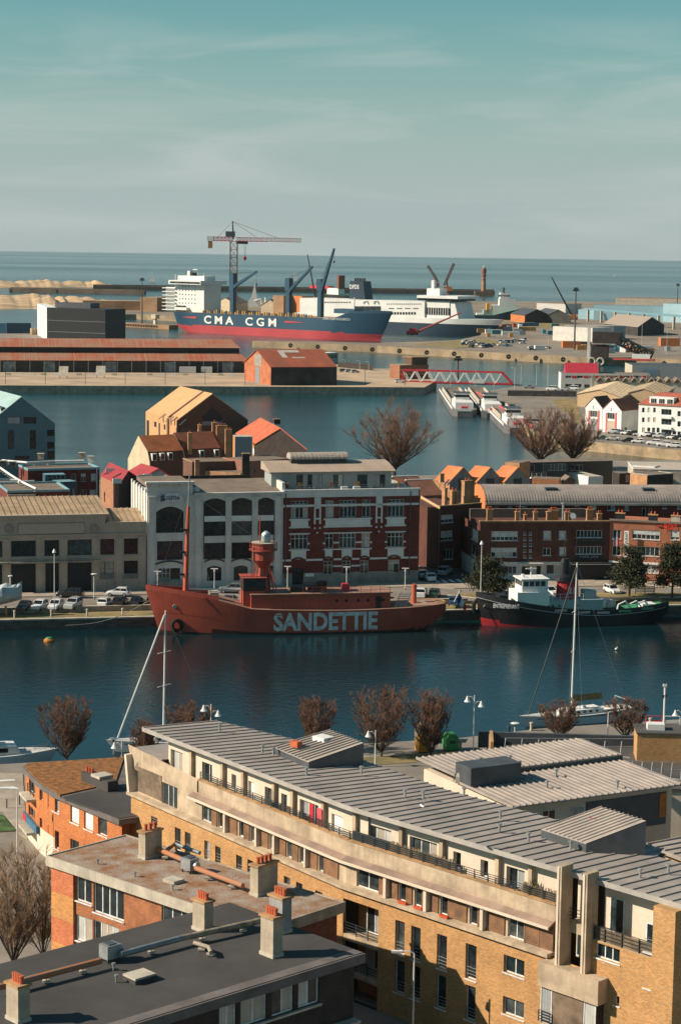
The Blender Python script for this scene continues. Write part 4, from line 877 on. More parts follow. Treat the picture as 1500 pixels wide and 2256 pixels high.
t = thing('notice_board', 'black notice board standing on the near quay', 'sign', at3(1064, 1652), 0.1); MB().box(-0.6, 0.6, -0.1, 0.1, 0.25, 2.1).build('panel', m_rail, t)
for i in (-0.5, 0.5): MB().box(i-0.05, i+0.05, -0.05, 0.05, 0, 0.25).build('leg', m_rail, t)
for i, (px, py) in enumerate(((1014, 1650), (1120, 1618), (1170, 1610), (1432, 1600), (640, 1650))):
    t = thing('mooring_bollard', ['pale bollard by the notice board', 'dark post at the quay edge left of the yacht', 'pale bollard at the yacht bow', 'white bollard at the yacht stern', 'bollard at the quay edge behind the roof box'][i], 'bollard', at3(px, py), 0, 'near quay bollards'); MB().lathe([(0.2, 0), (0.16, 0.3), (0.16, 0.8), (0.24, 0.85), (0.2, 1.0)], n=10).build('post', m_concl if i != 1 else m_rail, t)
for i, (px, py) in enumerate(((15, 1782), (43, 1775))):
    t = thing('street_bollard', ['left thin black bollard on the corner pavement', 'right thin black bollard on the corner pavement'][i], 'bollard', at3(px, py)); MB().cyl(0, 0, 0, 1.0, 0.06, n=8).build('post', m_rail, t)
land('lawn', [(-60, 1795), (5, 1795), (36, 1830), (-60, 1836)], 3.62, [m_pave, m_green], 3.4)
land('corner_pavement', [(-60, 1700), (50, 1705), (60, 1850), (42, 1838), (8, 1790), (-60, 1788)], 3.56, [m_pave, m_pave], 3.4)
land('crossing_stripe', [(-60, 1738), (30, 1733), (42, 1738), (-60, 1744)], 3.572, [m_white, m_white], 3.5); land('crossing_stripe', [(-60, 1722), (32, 1717), (34, 1720), (-60, 1726)], 3.572, [m_white, m_white], 3.5)
land('quay_lawn', [(500, 1690), (1010, 1655), (1060, 1668), (520, 1710)], 3.55, [m_pave, m_dry], 3.4)
t = thing('safety_barrier', 'red and white barriers beside the tall white mast', 'barrier', at3(1468, 1598)); 
for i in range(3): MB().path([(i*2.2-2.5, 0, 0), (i*2.2-2.5, 0, 1.1), (i*2.2-0.6, 0, 1.1), (i*2.2-0.6, 0, 0)], 0.05, 5).box(i*2.2-2.5, i*2.2-0.6, -0.02, 0.02, 0.3, 0.6).build('barrier_panel', m_red if i != 1 else m_white, t)
SZ = 2.0
# ------------------------------------------------------------------ quay row: beige warehouse, white office, red and white house
m_beige = M('beige_render', (0.46, 0.37, 0.29), 0.9, 0.08, 0.3, streak=0.22)
m_offw = M('white_render', (0.62, 0.60, 0.55), 0.85, 0.08, 0.3, streak=0.25)
m_brick = M('deep_red_brick', (0.17, 0.042, 0.03), 0.85, 0.15, 0.5, kind='brick')  # red base pulled down so the facade shade sits in the colour
m_brickd = M('shaded_red_brick', (0.13, 0.05, 0.036), 0.85, 0.15, 0.5, kind='brick')  # shaded copy of the row's brick, shade put into the base
m_brickl = M('warm_red_brick', (0.42, 0.16, 0.085), 0.85, 0.12, 0.5, kind='brick')  # lighter brick; on the row's bend it carries the sunlight
m_black = flat('black_frame', (0.02, 0.022, 0.022), 0.5)
m_stone = M('grey_stone', (0.30, 0.28, 0.25), 0.9, 0.15, 0.6, streak=0.3)
m_rooft = M('tan_metal', (0.42, 0.30, 0.18), 0.7, 0.15, 0.4)
m_roofb = M('brown_felt', (0.20, 0.155, 0.12), 0.9, 0.12, 0.5)
yb = lambda x: 1307-0.0272*x
def qfr(pa, pb, name, label): return Fr(G(pa, yb(pa), SZ), G(pb, yb(pb), SZ), name, label)
def rects(F, ws, y=0.0): return [F.rect(*w_[:4], y) for w_ in ws]
# beige warehouse
F = qfr(-30, 322, 'beige_warehouse', 'long beige rendered warehouse with dark openings and ribbed tan roof')
zt = F.xz(120, 1138)[1]; zt2 = F.xz(280, 1152)[1]; xs = F.xz(232, 1200)[0]
up = [(-28, 1191, 5, 1225), (24.5, 1190, 79, 1226), (98, 1190, 130, 1225), (149, 1190, 202, 1224), (221, 1190, 252, 1223), (273, 1189, 304, 1222)]
lowr = [(-28, 1241, 5, 1306), (24.5, 1241, 79, 1308), (100, 1241, 130, 1307), (149, 1241, 202, 1303), (220, 1240, 251, 1272), (273, 1239, 304, 1271)]
ru, rl = rects(F, up), rects(F, lowr); zu0, zu1 = ru[2][2], ru[2][3]; ru = [(a, c, zu0, zu1) for a, c, _, _ in ru]; zl1 = rl[1][3]
rl = [(a, c, (SZ if i < 4 else d), zl1) for i, (a, c, d, e) in enumerate(rl)]
MB().wall(0, xs, SZ, zt, ru+rl, 0, 0.35).wall(xs, F.len, SZ, zt2, ru+rl, 0, 0.35).build('facade', m_beige, F.o)
for r in ru: window(F.o, *r, 0, nx=max(2, round((r[1]-r[0])/0.9)), rec=0.33, fw=0.06, fm=m_black, split=False)
for i, r in enumerate(rl):
    if i < 4: MB().box(r[0], r[1], 0.3, 0.35, r[2], r[3]).build('garage_door', M('garage_dark', (0.018, 0.022, 0.022), 0.6, kind='corr', ks=0.6), F.o)
    else: window(F.o, *r, 0, nx=3, nz=2, rec=0.33, fw=0.05, fm=m_black, split=False); MB().box(r[0], r[1], -0.05, -0.005, 3.9, 4.8).build('recessed_panel', M('panel_grey', (0.2, 0.2, 0.19), 0.9), F.o)
MB().box(-0.1, xs+0.3, -0.45, 0.4, zt, zt+0.35).build('cornice', m_beige, F.o); MB().box(xs+0.31, F.len, -0.15, 0.4, zt2, zt2+0.2).build('cornice', m_beige, F.o)
zc = F.xz(120, 1180)[1]; MB().box(0, F.len, -0.18, -0.004, zc-0.1, zc+0.18).build('string_course', m_beige, F.o)
zc = F.xz(120, 1237)[1]; MB().box(0.2, F.xz(221, 1237)[0], -0.9, -0.004, zc-0.15, zc+0.15).build('canopy', m_conc, F.o); MB().box(0, F.len, -0.14, -0.004, zu0-0.45, zu0-0.2).build('sill_band', m_beige, F.o)
for px in (14, 88, 140, 211, 262, 312): x = F.xz(px, 1230)[0]; MB().box(x-0.55, x+0.55, -0.12, -0.003, SZ, zu1+0.3).build('pilaster', m_beige, F.o)
r = F.rect(39, 1152, 187, 1177)
MB().box(r[0], r[1], -0.06, -0.003, r[2], r[3]).build('sign_panel', M('sign_panel', (0.48, 0.38, 0.30), 0.9, 0.05), F.o)
for k in range(4): a = [(r[0], r[1], r[3]-0.08, r[3]), (r[0], r[1], r[2], r[2]+0.08), (r[0], r[0]+0.08, r[2]+0.09, r[3]-0.09), (r[1]-0.08, r[1], r[2]+0.09, r[3]-0.09)][k]; MB().box(a[0], a[1], -0.12, -0.063, a[2], a[3]).build('sign_moulding', M('moulding', (0.30, 0.20, 0.16), 0.9), F.o)
for px in (20.5, 207):
    x, z = F.xz(px, 1164); rd = 0.82; d = MB()
    d.v += [(x+rd*math.cos(k*0.3142), -0.05, z+rd*math.sin(k*0.3142)) for k in range(20)]; d.f.append(tuple(range(20))[::-1]); d.m.append(0); o = d.build('roundel', M('roundel', (0.36, 0.24, 0.20), 0.9), F.o)
    gr = MB()
    for k in range(-3, 4):
        hw = math.sqrt(max(0, 0.36-(k*0.17)**2)); gr.box(x-hw, x+hw, -0.09, -0.055, z+k*0.17-0.02, z+k*0.17+0.02)
        gr.box(x+k*0.17-0.02, x+k*0.17+0.02, -0.095, -0.09, z-hw, z+hw)
    gr.build('roundel_grid', M('grid_pale', (0.5, 0.42, 0.36), 0.9), o)
nR = 26
for i in range(nR):
    x0_, x1_ = F.len*i/nR, F.len*(i+1)/nR; top = zt+0.2 if x0_ < xs else zt2+0.1; yb_ = 16 if x0_ < F.len*0.74 else 9
    MB().poly([(x0_, 0.5, top), (x1_, 0.5, top), (x1_, yb_, top+1.3), (x0_, yb_, top+1.3)]).box(x0_, x0_+0.12, 0.5, 0.6, top, top+0.15).poly([(x0_, 0.5, top+0.12), (x0_+0.14, 0.5, top+0.12), (x0_+0.14, yb_, top+1.42), (x0_, yb_, top+1.42)]).poly([(x0_+0.14, 0.5, top+0.12), (x0_+0.14, 0.5, top), (x0_+0.14, yb_, top+1.3), (x0_+0.14, yb_, top+1.42)]).build('roof_sheet', m_rooft, F.o)
MB().box(0.1, F.len-0.1, 1, 15.5, SZ, zt2-0.3).build('core', m_beige, F.o)
# white office with arched windows
def arch_window(par, r, fm, nx, nz, rise, wallmb=None, rec=0.3):
    """window with segmental head: rectangular light plus a fan of stepped glazing, arch filled by wall pieces"""
    x0, x1, z0, z1 = r; w_ = window(par, x0, x1, z0, z1, 0, nx=nx, nz=nz, rec=rec, fw=0.07, fm=fm, split=True, gm=glass(0), cur=False); n = 10
    a = MB()
    for k in range(n):
        u, v = k/n, (k+1)/n; f = lambda t: z1-rise*(2*t-1)**2
        a.poly([(x0+(x1-x0)*u, -0.004, f(u)), (x0+(x1-x0)*v, -0.004, f(v)), (x0+(x1-x0)*v, -0.004, z1+0.02), (x0+(x1-x0)*u, -0.004, z1+0.02)])
        a.poly([(x0+(x1-x0)*u, -0.004, f(u)), (x0+(x1-x0)*u, rec-0.07, f(u)), (x0+(x1-x0)*v, rec-0.07, f(v)), (x0+(x1-x0)*v, -0.004, f(v))])
    return a
F = qfr(324, 622, 'white_office', 'white rendered office with tall black arched windows and blue sign')
zr = F.xz(520, 1088)[1]; ztw = F.xz(372, 1066)[1]; xt = F.xz(424, 1180)[0]
TW = [(344, 1116, 405, 1174), (346, 1192, 403, 1234)]; TD = (349, 1252, 397, 1300)
BW = [(450, 1098, 497, 1137), (510, 1097, 555, 1136), (568, 1096, 603, 1135), (450, 1149, 497, 1181), (510, 1148, 555, 1180), (568, 1147, 603, 1179), (450, 1196, 497, 1232), (510, 1195, 555, 1231), (568, 1194, 603, 1230)]
GW = [(456, 1247, 488, 1280), (515, 1246, 546, 1279), (583, 1245, 603, 1278)]
rt, rb, rg = rects(F, TW), rects(F, BW), rects(F, GW); rd = F.rect(*TD); rd = (rd[0], rd[1], SZ+0.05, rd[3])
MB().wall(0, xt, SZ, ztw, rt+[rd], 0, 0.35).wall(xt, F.len, SZ, zr, rb+rg, 0, 0.35).build('facade', m_offw, F.o)
arch_window(F.o, rt[0], m_black, 5, 5, 0.9).build('arch_head', m_offw, F.o); window(F.o, *rt[1], 0, nx=2, nz=2, rec=0.33, fm=m_black, cur=False)
for i, r in enumerate(rb):
    if i < 3: arch_window(F.o, r, m_black, 4, 3, 0.55).build('arch_head', m_offw, F.o)
    else: window(F.o, *r, 0, nx=4 if i < 6 else 2, nz=2 if i < 6 else 1, rec=0.33, fm=m_black, cur=False)
for i in range(3):
    for a, c in ((rb[i][2], rb[i+3][3]), (rb[i+3][2], rb[i+6][3])): MB().box(rb[i][0], rb[i][1], -0.05, -0.006, c, a).build('spandrel', m_white, F.o); MB().box(rb[i][0]-0.12, rb[i][0], -0.08, -0.004, rb[6][2], rb[0][3]-0.5).build('jamb', m_black, F.o); MB().box(rb[i][1], rb[i][1]+0.12, -0.08, -0.004, rb[6][2], rb[0][3]-0.5).build('jamb', m_black, F.o); break
for r in rg: arch_window(F.o, r, m_black, 2, 1, 0.35).build('arch_head', m_offw, F.o)
for r in rg[:2]+[rd]:
    n = 8
    for k in range(n):
        u, v = k/n, (k+1)/n; f = lambda t: r[3]+1.1-0.5*(2*t-1)**2; a, c = r[0]-0.5, r[1]+0.5
        MB().poly([(a+(c-a)*u, -0.12, f(u)), (a+(c-a)*v, -0.12, f(v)), (a+(c-a)*v, -0.12, f(v)+0.28), (a+(c-a)*u, -0.12, f(u)+0.28)]).poly([(a+(c-a)*u, -0.12, f(u)+0.28), (a+(c-a)*v, -0.12, f(v)+0.28), (a+(c-a)*v, 0, f(v)+0.28), (a+(c-a)*u, 0, f(u)+0.28)]).build('label_mould', M('mould_dark', (0.07, 0.065, 0.06), 0.9), F.o)
window(F.o, rd[0], rd[0]+(rd[1]-rd[0])*0.55, 3.7, rd[3], 0, nx=3, nz=2, rec=0.3, name='entrance_door'); MB().box(rd[0]+(rd[1]-rd[0])*0.58, rd[1], 0.25, 0.3, 3.6, rd[3]).build('entrance_panel', glass(3), F.o)
for k in range(3): MB().box(rd[0]-0.1, rd[1]+0.1, -0.9+k*0.3, 0.3, SZ+k*0.15, 3.35+k*0.15).build('step', m_stone, F.o)
for px in (334, 415, 437, 503, 561, 612): x = F.xz(px, 1180)[0]; top = ztw-2.4 if px < 425 else zr-0.75; MB().box(x-0.5, x+0.5, -0.22, -0.005, SZ, top).build('pilaster', m_offw, F.o); MB().box(x-0.65, x+0.65, -0.32, -0.006, top, top+0.3).build('capital', m_offw, F.o)
MB().box(-0.3, xt+0.3, -0.5, 0.5, ztw, ztw+0.4).build('cornice', m_offw, F.o); MB().box(xt+0.31, F.len, -0.25, 0.5, zr, zr+0.25).build('cornice', m_offw, F.o)
for k in range(6): x = 1.4+k*0.85; MB().box(x, x+0.3, -0.3, -0.02, ztw-0.4, ztw).build('dentil', m_offw, F.o)
sr = F.rect(347, 1086, 402, 1105); sg = MB().box(sr[0], sr[1], -0.16, -0.08, sr[2], sr[3]).build('sign_board', M('sign_white', (0.62, 0.66, 0.66), 0.5), F.o)
m_navy = flat('navy', (0.015, 0.035, 0.08), 0.6)
text(sg, 'OGETRA', sr[0]+1.35, sr[2]+0.35, 0.62, -0.17, m_navy, width=2.4, bold=0.02)
text(sg, 'S', sr[0]+0.45, sr[2]+0.25, 0.85, -0.17, m_navy, width=0.8, bold=0.06)
ring = [(sr[0]+0.8+0.62*math.cos(R(a)), -0.19, sr[2]+0.68+0.62*math.sin(R(a))) for a in range(40, 330, 20)]; MB().path(ring, 0.04, 4).build('emblem_ring', m_navy, sg)
MB().box(0.1, F.len-0.1, 0.6, 15.5, SZ, zr-0.5).build('core', m_offw, F.o)
MB().poly([(xt, 0.3, zr+0.1), (F.len, 0.3, zr+0.1), (F.len, 13, zr+1.2), (xt, 13, zr+1.2)]).build('felt_roof', m_roofb, F.o)
MB().box(xt+0.2, F.len-3, 13, 13.3, zr, zr+1.75).build('roof_upstand', M('upstand_black', (0.03, 0.035, 0.035), 0.8), F.o); MB().box(0, xt, 0.5, 12, ztw-0.6, ztw).build('tower_roof', m_roofb, F.o)
x, y_ = F.xy(427, 1080, zr+0.4); MB().lathe([(0.7, zr+0.25), (0.7, zr+0.6), (0.3, zr+0.95)], x+0.3, 2.6, n=12).build('dome_light', m_white, F.o)
# left flank of the white office, sunlit, with narrow arched windows
fl = F.turned(0, 17.0, -90)
zfl = F.xz(330, 1075)[1]
ws = [(2.2+i*3.0, 3.3+i*3.0, 9.2, 12.4) for i in range(5)]+[(2.2+i*3.0, 3.3+i*3.0, 13.6, 15.6) for i in range(5)]
MB().wall(0, 17.0, SZ, zfl-0.8, ws, -0.02, 0.25).build('flank_wall', M('white_flank', (0.74, 0.70, 0.62), 0.85, 0.06, 0.4, streak=0.15), fl.o)
for r in ws: window(fl.o, *r, 0, nx=1, nz=2, rec=0.2, fm=m_black, split=False)
for i in range(6): x = 0.7+i*3.0; MB().box(x-0.4, x+0.4, -0.25, -0.025, SZ, zfl-0.3).build('pilaster', m_white, fl.o)
pots(fl.o, 13, 0.5, zfl-0.3, 2, 2.0)
# red and white house
F = qfr(622, 921, 'red_white_house', 'red brick and white banded house with roof terrace and grey penthouse')
Z = lambda Y: F.xz(770, 1000+Y*0.2533)[1]
XX = lambda X, Y=600: F.xz(580+X*0.2533, 1000+Y*0.2533)[0]
zt = Z(318); bays = [(240, 388, 4), (540, 612, 2), (660, 806, 4), (857, 930, 2), (1078, 1222, 4)]; gb = [(530, 605, 2), (692, 765, 2), (848, 920, 2), (1092, 1190, 2)]
w_ = []
for a, c, n in bays: w_ += [((XX(a), XX(c), Z(432), Z(402)), n, 1), ((XX(a), XX(c), Z(553), Z(457)), n, 1), ((XX(a), XX(c), Z(818), Z(692)), n, 2)]
for a, c, n in gb: w_.append(((XX(a), XX(c), Z(1048), Z(930)), n, 2))
dr = (XX(255), XX(355), SZ+0.05, Z(980))
MB().wall(0, F.len, SZ+2.1, zt, [q[0] for q in w_]+[dr], 0, 0.28).build('brick_wall', m_brick, F.o)
MB().wall(0, F.len, SZ, SZ+2.1, [q[0] for q in w_]+[dr], -0.08, 0.3).build('stone_plinth', m_stone, F.o)
for r, n, k in w_: window(F.o, *r, 0, nx=n, nz=1, rec=0.26, fw=0.09, top=0.3 if k == 2 else 0.0, split=True)
MB().box(dr[0], dr[1], 0.2, 0.27, SZ, dr[3]).build('carriage_door', m_black, F.o)
def wb(X0, X1, Y0, Y1, nm='white_band', y0=-0.1, mat=None): MB().box(XX(X0), XX(X1), y0, -0.004, Z(Y1), Z(Y0)).build(nm, mat or m_white2, F.o)
m_white2 = M('white_glazed', (0.66, 0.67, 0.64), 0.6, 0.06, 0.5, streak=0.12)
wb(165, 1345, 318, 372, 'frieze'); wb(160, 1350, 434, 453)
for a, c in ((225, 405), (525, 945), (1060, 1240)): wb(a, c, 557, 572); wb(a+15, c-15, 573, 622, 'white_panel'); wb(a, c, 623, 637); wb(a, c, 680, 690); wb(a, c, 821, 832)
for a, c in ((245, 375), (540, 605), (685, 775), (855, 925), (1085, 1225)): wb(a, c, 833, 905, 'white_panel', -0.07)
for a, c in ((165, 245), (375, 530), (610, 690), (770, 845), (925, 1090), (1195, 1345)): wb(a, c, 906, 922)
for a, c in ((610, 690), (770, 845)): wb(a, c, 966, 980)
for X in (470, 1005):
    wb(X-28, X+28, 373, 470, 'white_strip'); wb(X-30, X-16, 471, 605, 'white_strip'); wb(X+16, X+30, 471, 605, 'white_strip'); wb(X-15, X+15, 552, 565)
    for dx, Y in ((-22, 640), (22, 640), (0, 680)): wb(X+dx-7, X+dx+7, Y-7, Y+7, 'white_lozenge')
for a, c in ((222, 240), (388, 405), (522, 540), (930, 945), (1060, 1078), (1222, 1240)):
    wb(a, c, 765, 780, 'quoin')
for a, c in ((612, 660), (806, 857)): wb(a, c, 762, 776, 'quoin')
for a, c, n in gb+[(255, 355, 1)]:
    x0_, x1_ = XX(a)-0.2, XX(c)+0.2; zz = Z(905)
    for k in range(7):
        u, v = k/7, (k+1)/7; f = lambda t: zz+0.1-0.45*(2*t-1)**2
        MB().poly([(x0_+(x1_-x0_)*u, -0.14, f(u)), (x0_+(x1_-x0_)*v, -0.14, f(v)), (x0_+(x1_-x0_)*v, -0.14, f(v)+0.3), (x0_+(x1_-x0_)*u, -0.14, f(u)+0.3)]).build('brick_arch', M('arch_brick', (0.13, 0.05, 0.04), 0.9), F.o)
for px in (628, 902): x = F.xz(px, 1180)[0]; MB().cyl(x, -0.2, 3.3, zt-0.3, 0.09, n=8).build('downpipe', m_zincd, F.o)
pl = F.rect(672, 1263, 691, 1270); MB().box(pl[0], pl[1], -0.16, -0.09, pl[2], pl[3]).build('name_plate', m_white, F.o)
MB().box(0, F.len, 0.35, 17, SZ, zt-0.9).build('core', m_brick, F.o)
MB().box(0, F.len, -0.2, 0.4, zt, zt+0.25).build('parapet_cap', m_white2, F.o); MB().box(0, F.len, 0.4, 17, zt-0.9, zt-0.2).build('terrace_floor', m_concl, F.o); MB().box(-0.15, 0.35, 0.4, 11, zt-0.2, zt+1.5).build('party_wall', m_offw, F.o)
rail(F.o, 0.5, F.len-0.3, 0.9, zt+0.1, 0.8, 2, 2.2, m_galv)
yp = 5.0; m_ph = M('penthouse_grey', (0.30, 0.33, 0.33), 0.8, 0.06)
a, c = F.xz(599, 1055, yp)[0], F.xz(862, 1055, yp)[0]; zp = F.xz(730, 1040, yp)[1]
pd = [F.rect(580+u*0.2533, 1000+178*0.2533, 580+v*0.2533, 1000+258*0.2533, yp) for u, v in ((288, 345), (385, 425), (475, 510), (607, 697), (817, 905), (972, 1060))]
pd = [(r[0], r[1], zt-0.15, r[3]) for r in pd]
MB().wall(a, c, zt-0.2, zp, pd, yp, 0.2).box(a, c, yp+0.4, yp+6, zt-0.2, zp-0.05).build('penthouse', m_ph, F.o)
for r in pd: window(F.o, *r, yp, nx=2, rec=0.18, fm=m_rail)
prf = [(yp-0.5, zp), (yp-0.5, zp+0.15)]+[(yp-0.3+k*0.9, zp+0.2+1.25*math.sin(k/8*1.35)) for k in range(9)]+[(yp+7, zp)]
nn = 28
for i in range(nn): u = a-0.5+(c-a+1.2)*i/nn; v = a-0.5+(c-a+1.2)*(i+1)/nn; MB().xprism(prf, u, v-0.02).build('roof_sheet', m_rooft if False else M('tan_roof', (0.40, 0.31, 0.24), 0.8, 0.08, 0.4), F.o)
u, v = F.xz(637, 1015, yp+5)[0], F.xz(764, 1015, yp+5)[0]
MB().box(u+0.2, v-0.2, yp+4.2, yp+6.8, zp+1.0, zp+1.9).build('skylight_glazing', glass(1), F.o)
br_ = [(yp+3.8+1.7-1.7*math.cos(k/10*math.pi), zp+1.9+1.1*math.sin(k/10*math.pi)) for k in range(11)]; MB().xprism(br_, u, v).build('barrel_roof', M('barrel_metal', (0.42, 0.36, 0.30), 0.6, kind='corr', ks=0.7), F.o)
for i, (px, lb, col) in enumerate(((590, 'orange pot plant at the left end of the roof terrace', (0.3, 0.12, 0.03)), (661, 'pale grass pot plant on the roof terrace', (0.3, 0.2, 0.08)), (729, 'tall terracotta pot with plant in the middle of the roof terrace', (0.25, 0.09, 0.03)), (788, 'yellow shrub in white planter on the roof terrace', (0.3, 0.2, 0.03)), (880, 'large yellow shrub at the right end of the roof terrace', (0.32, 0.2, 0.02)))):
    x = F.xz(max(px, 632), 1068, 2.0)[0]; potplant(F.world(x, 1.8+i*0.2, zt-0.2), 1.3, 0.7, lb, 60+i, col=col, pot=m_terra if i != 3 else m_white)
for i, px in enumerate((700, 759, 786, 826)): x = F.xz(px, 1072, 1.3)[0]; o = thing('planter', ['low grey planter left of the terracotta pot on the terrace', 'white planter at the terrace railing, middle left', 'white planter at the terrace railing, middle right', 'long dark planter at the right of the terrace'][i], 'planter', F.world(x, 1.4, zt-0.2), F.rz); MB().box(-0.6, 0.6, -0.25, 0.25, 0, 0.75).build('trough', m_white if i in (1, 2) else m_zincd, o)

# ------------------------------------------------------------------ brick row on the right
def simple_windows(F, ws, wallmat, x0, x1, z0, z1, y=0.0, fm=None, name='brick_wall', blind=None, rec=0.22):
    rs_ = rects(F, ws, y); MB().wall(x0, x1, z0, z1, rs_, y, rec).build(name, wallmat, F.o); rr = random.Random(len(ws)*7)
    for r, w in zip(rs_, ws): window(F.o, *r, y, nx=w[4] if len(w) > 4 else 1, rec=rec-0.02, fw=0.09, fm=fm, blind=(w[5] if len(w) > 5 else 0), sill=0.1)
F = Fr(G(1055, 1278, SZ), G(1340, 1276.5, SZ), 'shaded_brick_row', 'shade-toned brick row house with white ground floor and square porthole windows')
zt = F.xz(1200, 1150)[1]; zg = F.xz(1180, 1238)[1]
zz3 = lambda X0, Y0, X1, Y1, *k: (900+X0*.2133, 1020+Y0*.2133, 900+X1*.2133, 1020+Y1*.2133)+k
zz4 = lambda X0, Y0, X1, Y1, *k: (1180+X0*.2133, 1020+Y0*.2133, 1180+X1*.2133, 1020+Y1*.2133)+k
WR = [zz3(855, 705, 1128, 802, 6, 0.62), zz3(850, 875, 1120, 972, 6, 0.5), zz3(1392, 700, 1472, 792, 1, 0.95), zz3(1385, 878, 1468, 955, 2), zz4(238, 700, 318, 790, 1, 0.95), zz4(243, 868, 315, 952, 1, 0.9), zz4(420, 695, 685, 772, 7), zz4(413, 862, 680, 942, 7)]
SQ = [zz3(1185+dx*58, 712+k*59.5, 1213+dx*58, 742+k*59.5, 1) for dx in (0, 1) for k in range(5)]
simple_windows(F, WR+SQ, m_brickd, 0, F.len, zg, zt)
GR = [zz3(905, 1065, 1115, 1150, 5), zz4(108, 1050, 270, 1150, 2)]
xg = F.xz(1255, 1260)[0]; rs = rects(F, GR); dd = [F.rect(1149, 1248, 1167, 1280), F.rect(1181, 1247, 1191, 1280)]; dd = [(a, c, SZ+0.05, e) for a, c, _, e in dd]
MB().wall(0, xg, SZ, zg, rs+dd, -0.05, 0.25).build('ground_floor_wall', m_offw, F.o)
for r, w in zip(rs, GR): window(F.o, *r, -0.05, nx=w[4], rec=0.2, fw=0.09)
for r in dd: MB().box(r[0], r[1], 0.1, 0.16, r[2], r[3]).build('door', m_black, F.o)
MB().box(F.xz(1140, 1243)[0], F.xz(1195, 1243)[0], -1.0, -0.06, zg-0.35, zg-0.15).build('door_canopy', m_offw, F.o)
MB().box(xg, F.len, -0.02, 0.3, SZ, zg).build('cafe_front', m_black, F.o); MB().box(xg, F.len, -1.6, -0.03, zg-0.35, zg-0.05).build('awning', M('awning_dark', (0.02, 0.02, 0.022), 0.8), F.o); MB().box(xg, F.len, -1.66, -1.61, zg-0.3, zg-0.2).build('awning_edge', m_offw, F.o)
sb = F.rect(1268, 1222, 1326, 1233); so_ = MB().box(sb[0], sb[1], -0.12, -0.01, sb[2], sb[3]).build('cafe_sign', M('cafe_sign', (0.03, 0.04, 0.045), 0.7), F.o)
text(so_, 'MARIE  JANE', sb[0]+0.7, sb[2]+0.25, 0.5, -0.13, M('sign_grey', (0.4, 0.42, 0.42), 0.6), width=sb[1]-sb[0]-1.4)
MB().box(F.rect(1268, 1190, 1326, 1200)[0], F.len-0.9, -0.6, -0.01, F.rect(1268, 1190, 1326, 1200)[2], F.rect(1268, 1190, 1326, 1200)[3]).build('balcony_front', m_black, F.o)
MB().box(-0.2, F.len, -0.25, 0.25, zt, zt+0.25).build('parapet_cap', m_ledge, F.o); MB().box(0.1, F.len-0.1, 0.3, 11, SZ, zt-0.6).build('core', m_brickd, F.o); MB().box(0.1, F.len, 10.5, 11.1, zt-0.6, zt+1.0).build('rear_parapet', m_roofb, F.o)
m_ochre = M('ochre_render', (0.46, 0.25, 0.125), 0.9, 0.15, 0.6)
for i, (px, w0, h, n) in enumerate(((1078, 1.0, 2.4, 3), (1142, 0.7, 1.8, 2), (1163, 0.5, 1.1, 1), (1179, 0.7, 1.9, 2), (1211, 0.7, 1.8, 1), (1226, 1.5, 1.9, 4), (1247, 0.6, 1.9, 1), (1257, 0.4, 1.6, 1), (1306, 1.2, 2.0, 3), (1320, 0.8, 1.6, 2))):
    x = F.xz(px, 1145, 3.0)[0]; chimney(F.world(x, 3.0+(i % 3)*1.2, 0)[:2], zt-0.6, w0, 0.7, h, F.rz, n, ['leftmost thick orange chimney on the shaded brick row', 'chimney under the television aerial', 'short chimney stub right of the aerial', 'slim orange chimney left of the vent pipe', 'narrow chimney beside the vent pipe', 'wide chimney with four pots on the shaded brick row', 'slim chimney right of the vent pipe', 'thin chimney above the satellite dish', 'wide orange chimney at the bend of the brick row', 'dark topped chimney at the bend of the brick row'][i], m_ochre)
ae = thing('tv_aerial', 'television aerial mast on the brick row roof', 'aerial', F.world(F.xz(1143, 1140, 3)[0]+0.3, 3.6, zt+1.1)); MB().cyl(0, 0, -1.5, 2.6, 0.04, n=5).build('mast', m_galv, ae)
for k in range(3): MB().tube((-0.8+k*0.1, 0, 1.2+k*0.6), (0.8-k*0.1, 0, 1.2+k*0.6), 0.03, n=4).build('boom', m_galv, ae)
ds = thing('satellite_dish', 'white satellite dish on the brick row roof', 'dish', F.world(F.xz(1260, 1143, 2)[0], 1.6, zt+0.1), 0.3); MB().cyl(0, 0, -0.4, 0.6, 0.04, n=5).build('stand', m_galv, ds); MB().tube((0, -0.1, 0.75), (0, -0.2, 0.8), 0.5, 0.58, n=16).build('dish', m_white, ds)
vp = thing('flue_pipe', 'steel flue pipe with cowl on the brick row roof', 'flue', F.world(F.xz(1237, 1140, 3)[0], SZ, zt-0.4)); MB().cyl(0, 0, -0.2, 3.4, 0.2, n=8).build('pipe', m_galv, vp); MB().cyl(0, 0, 3.4, 3.6, 0.4, n=8).build('cowl', m_galv, vp)
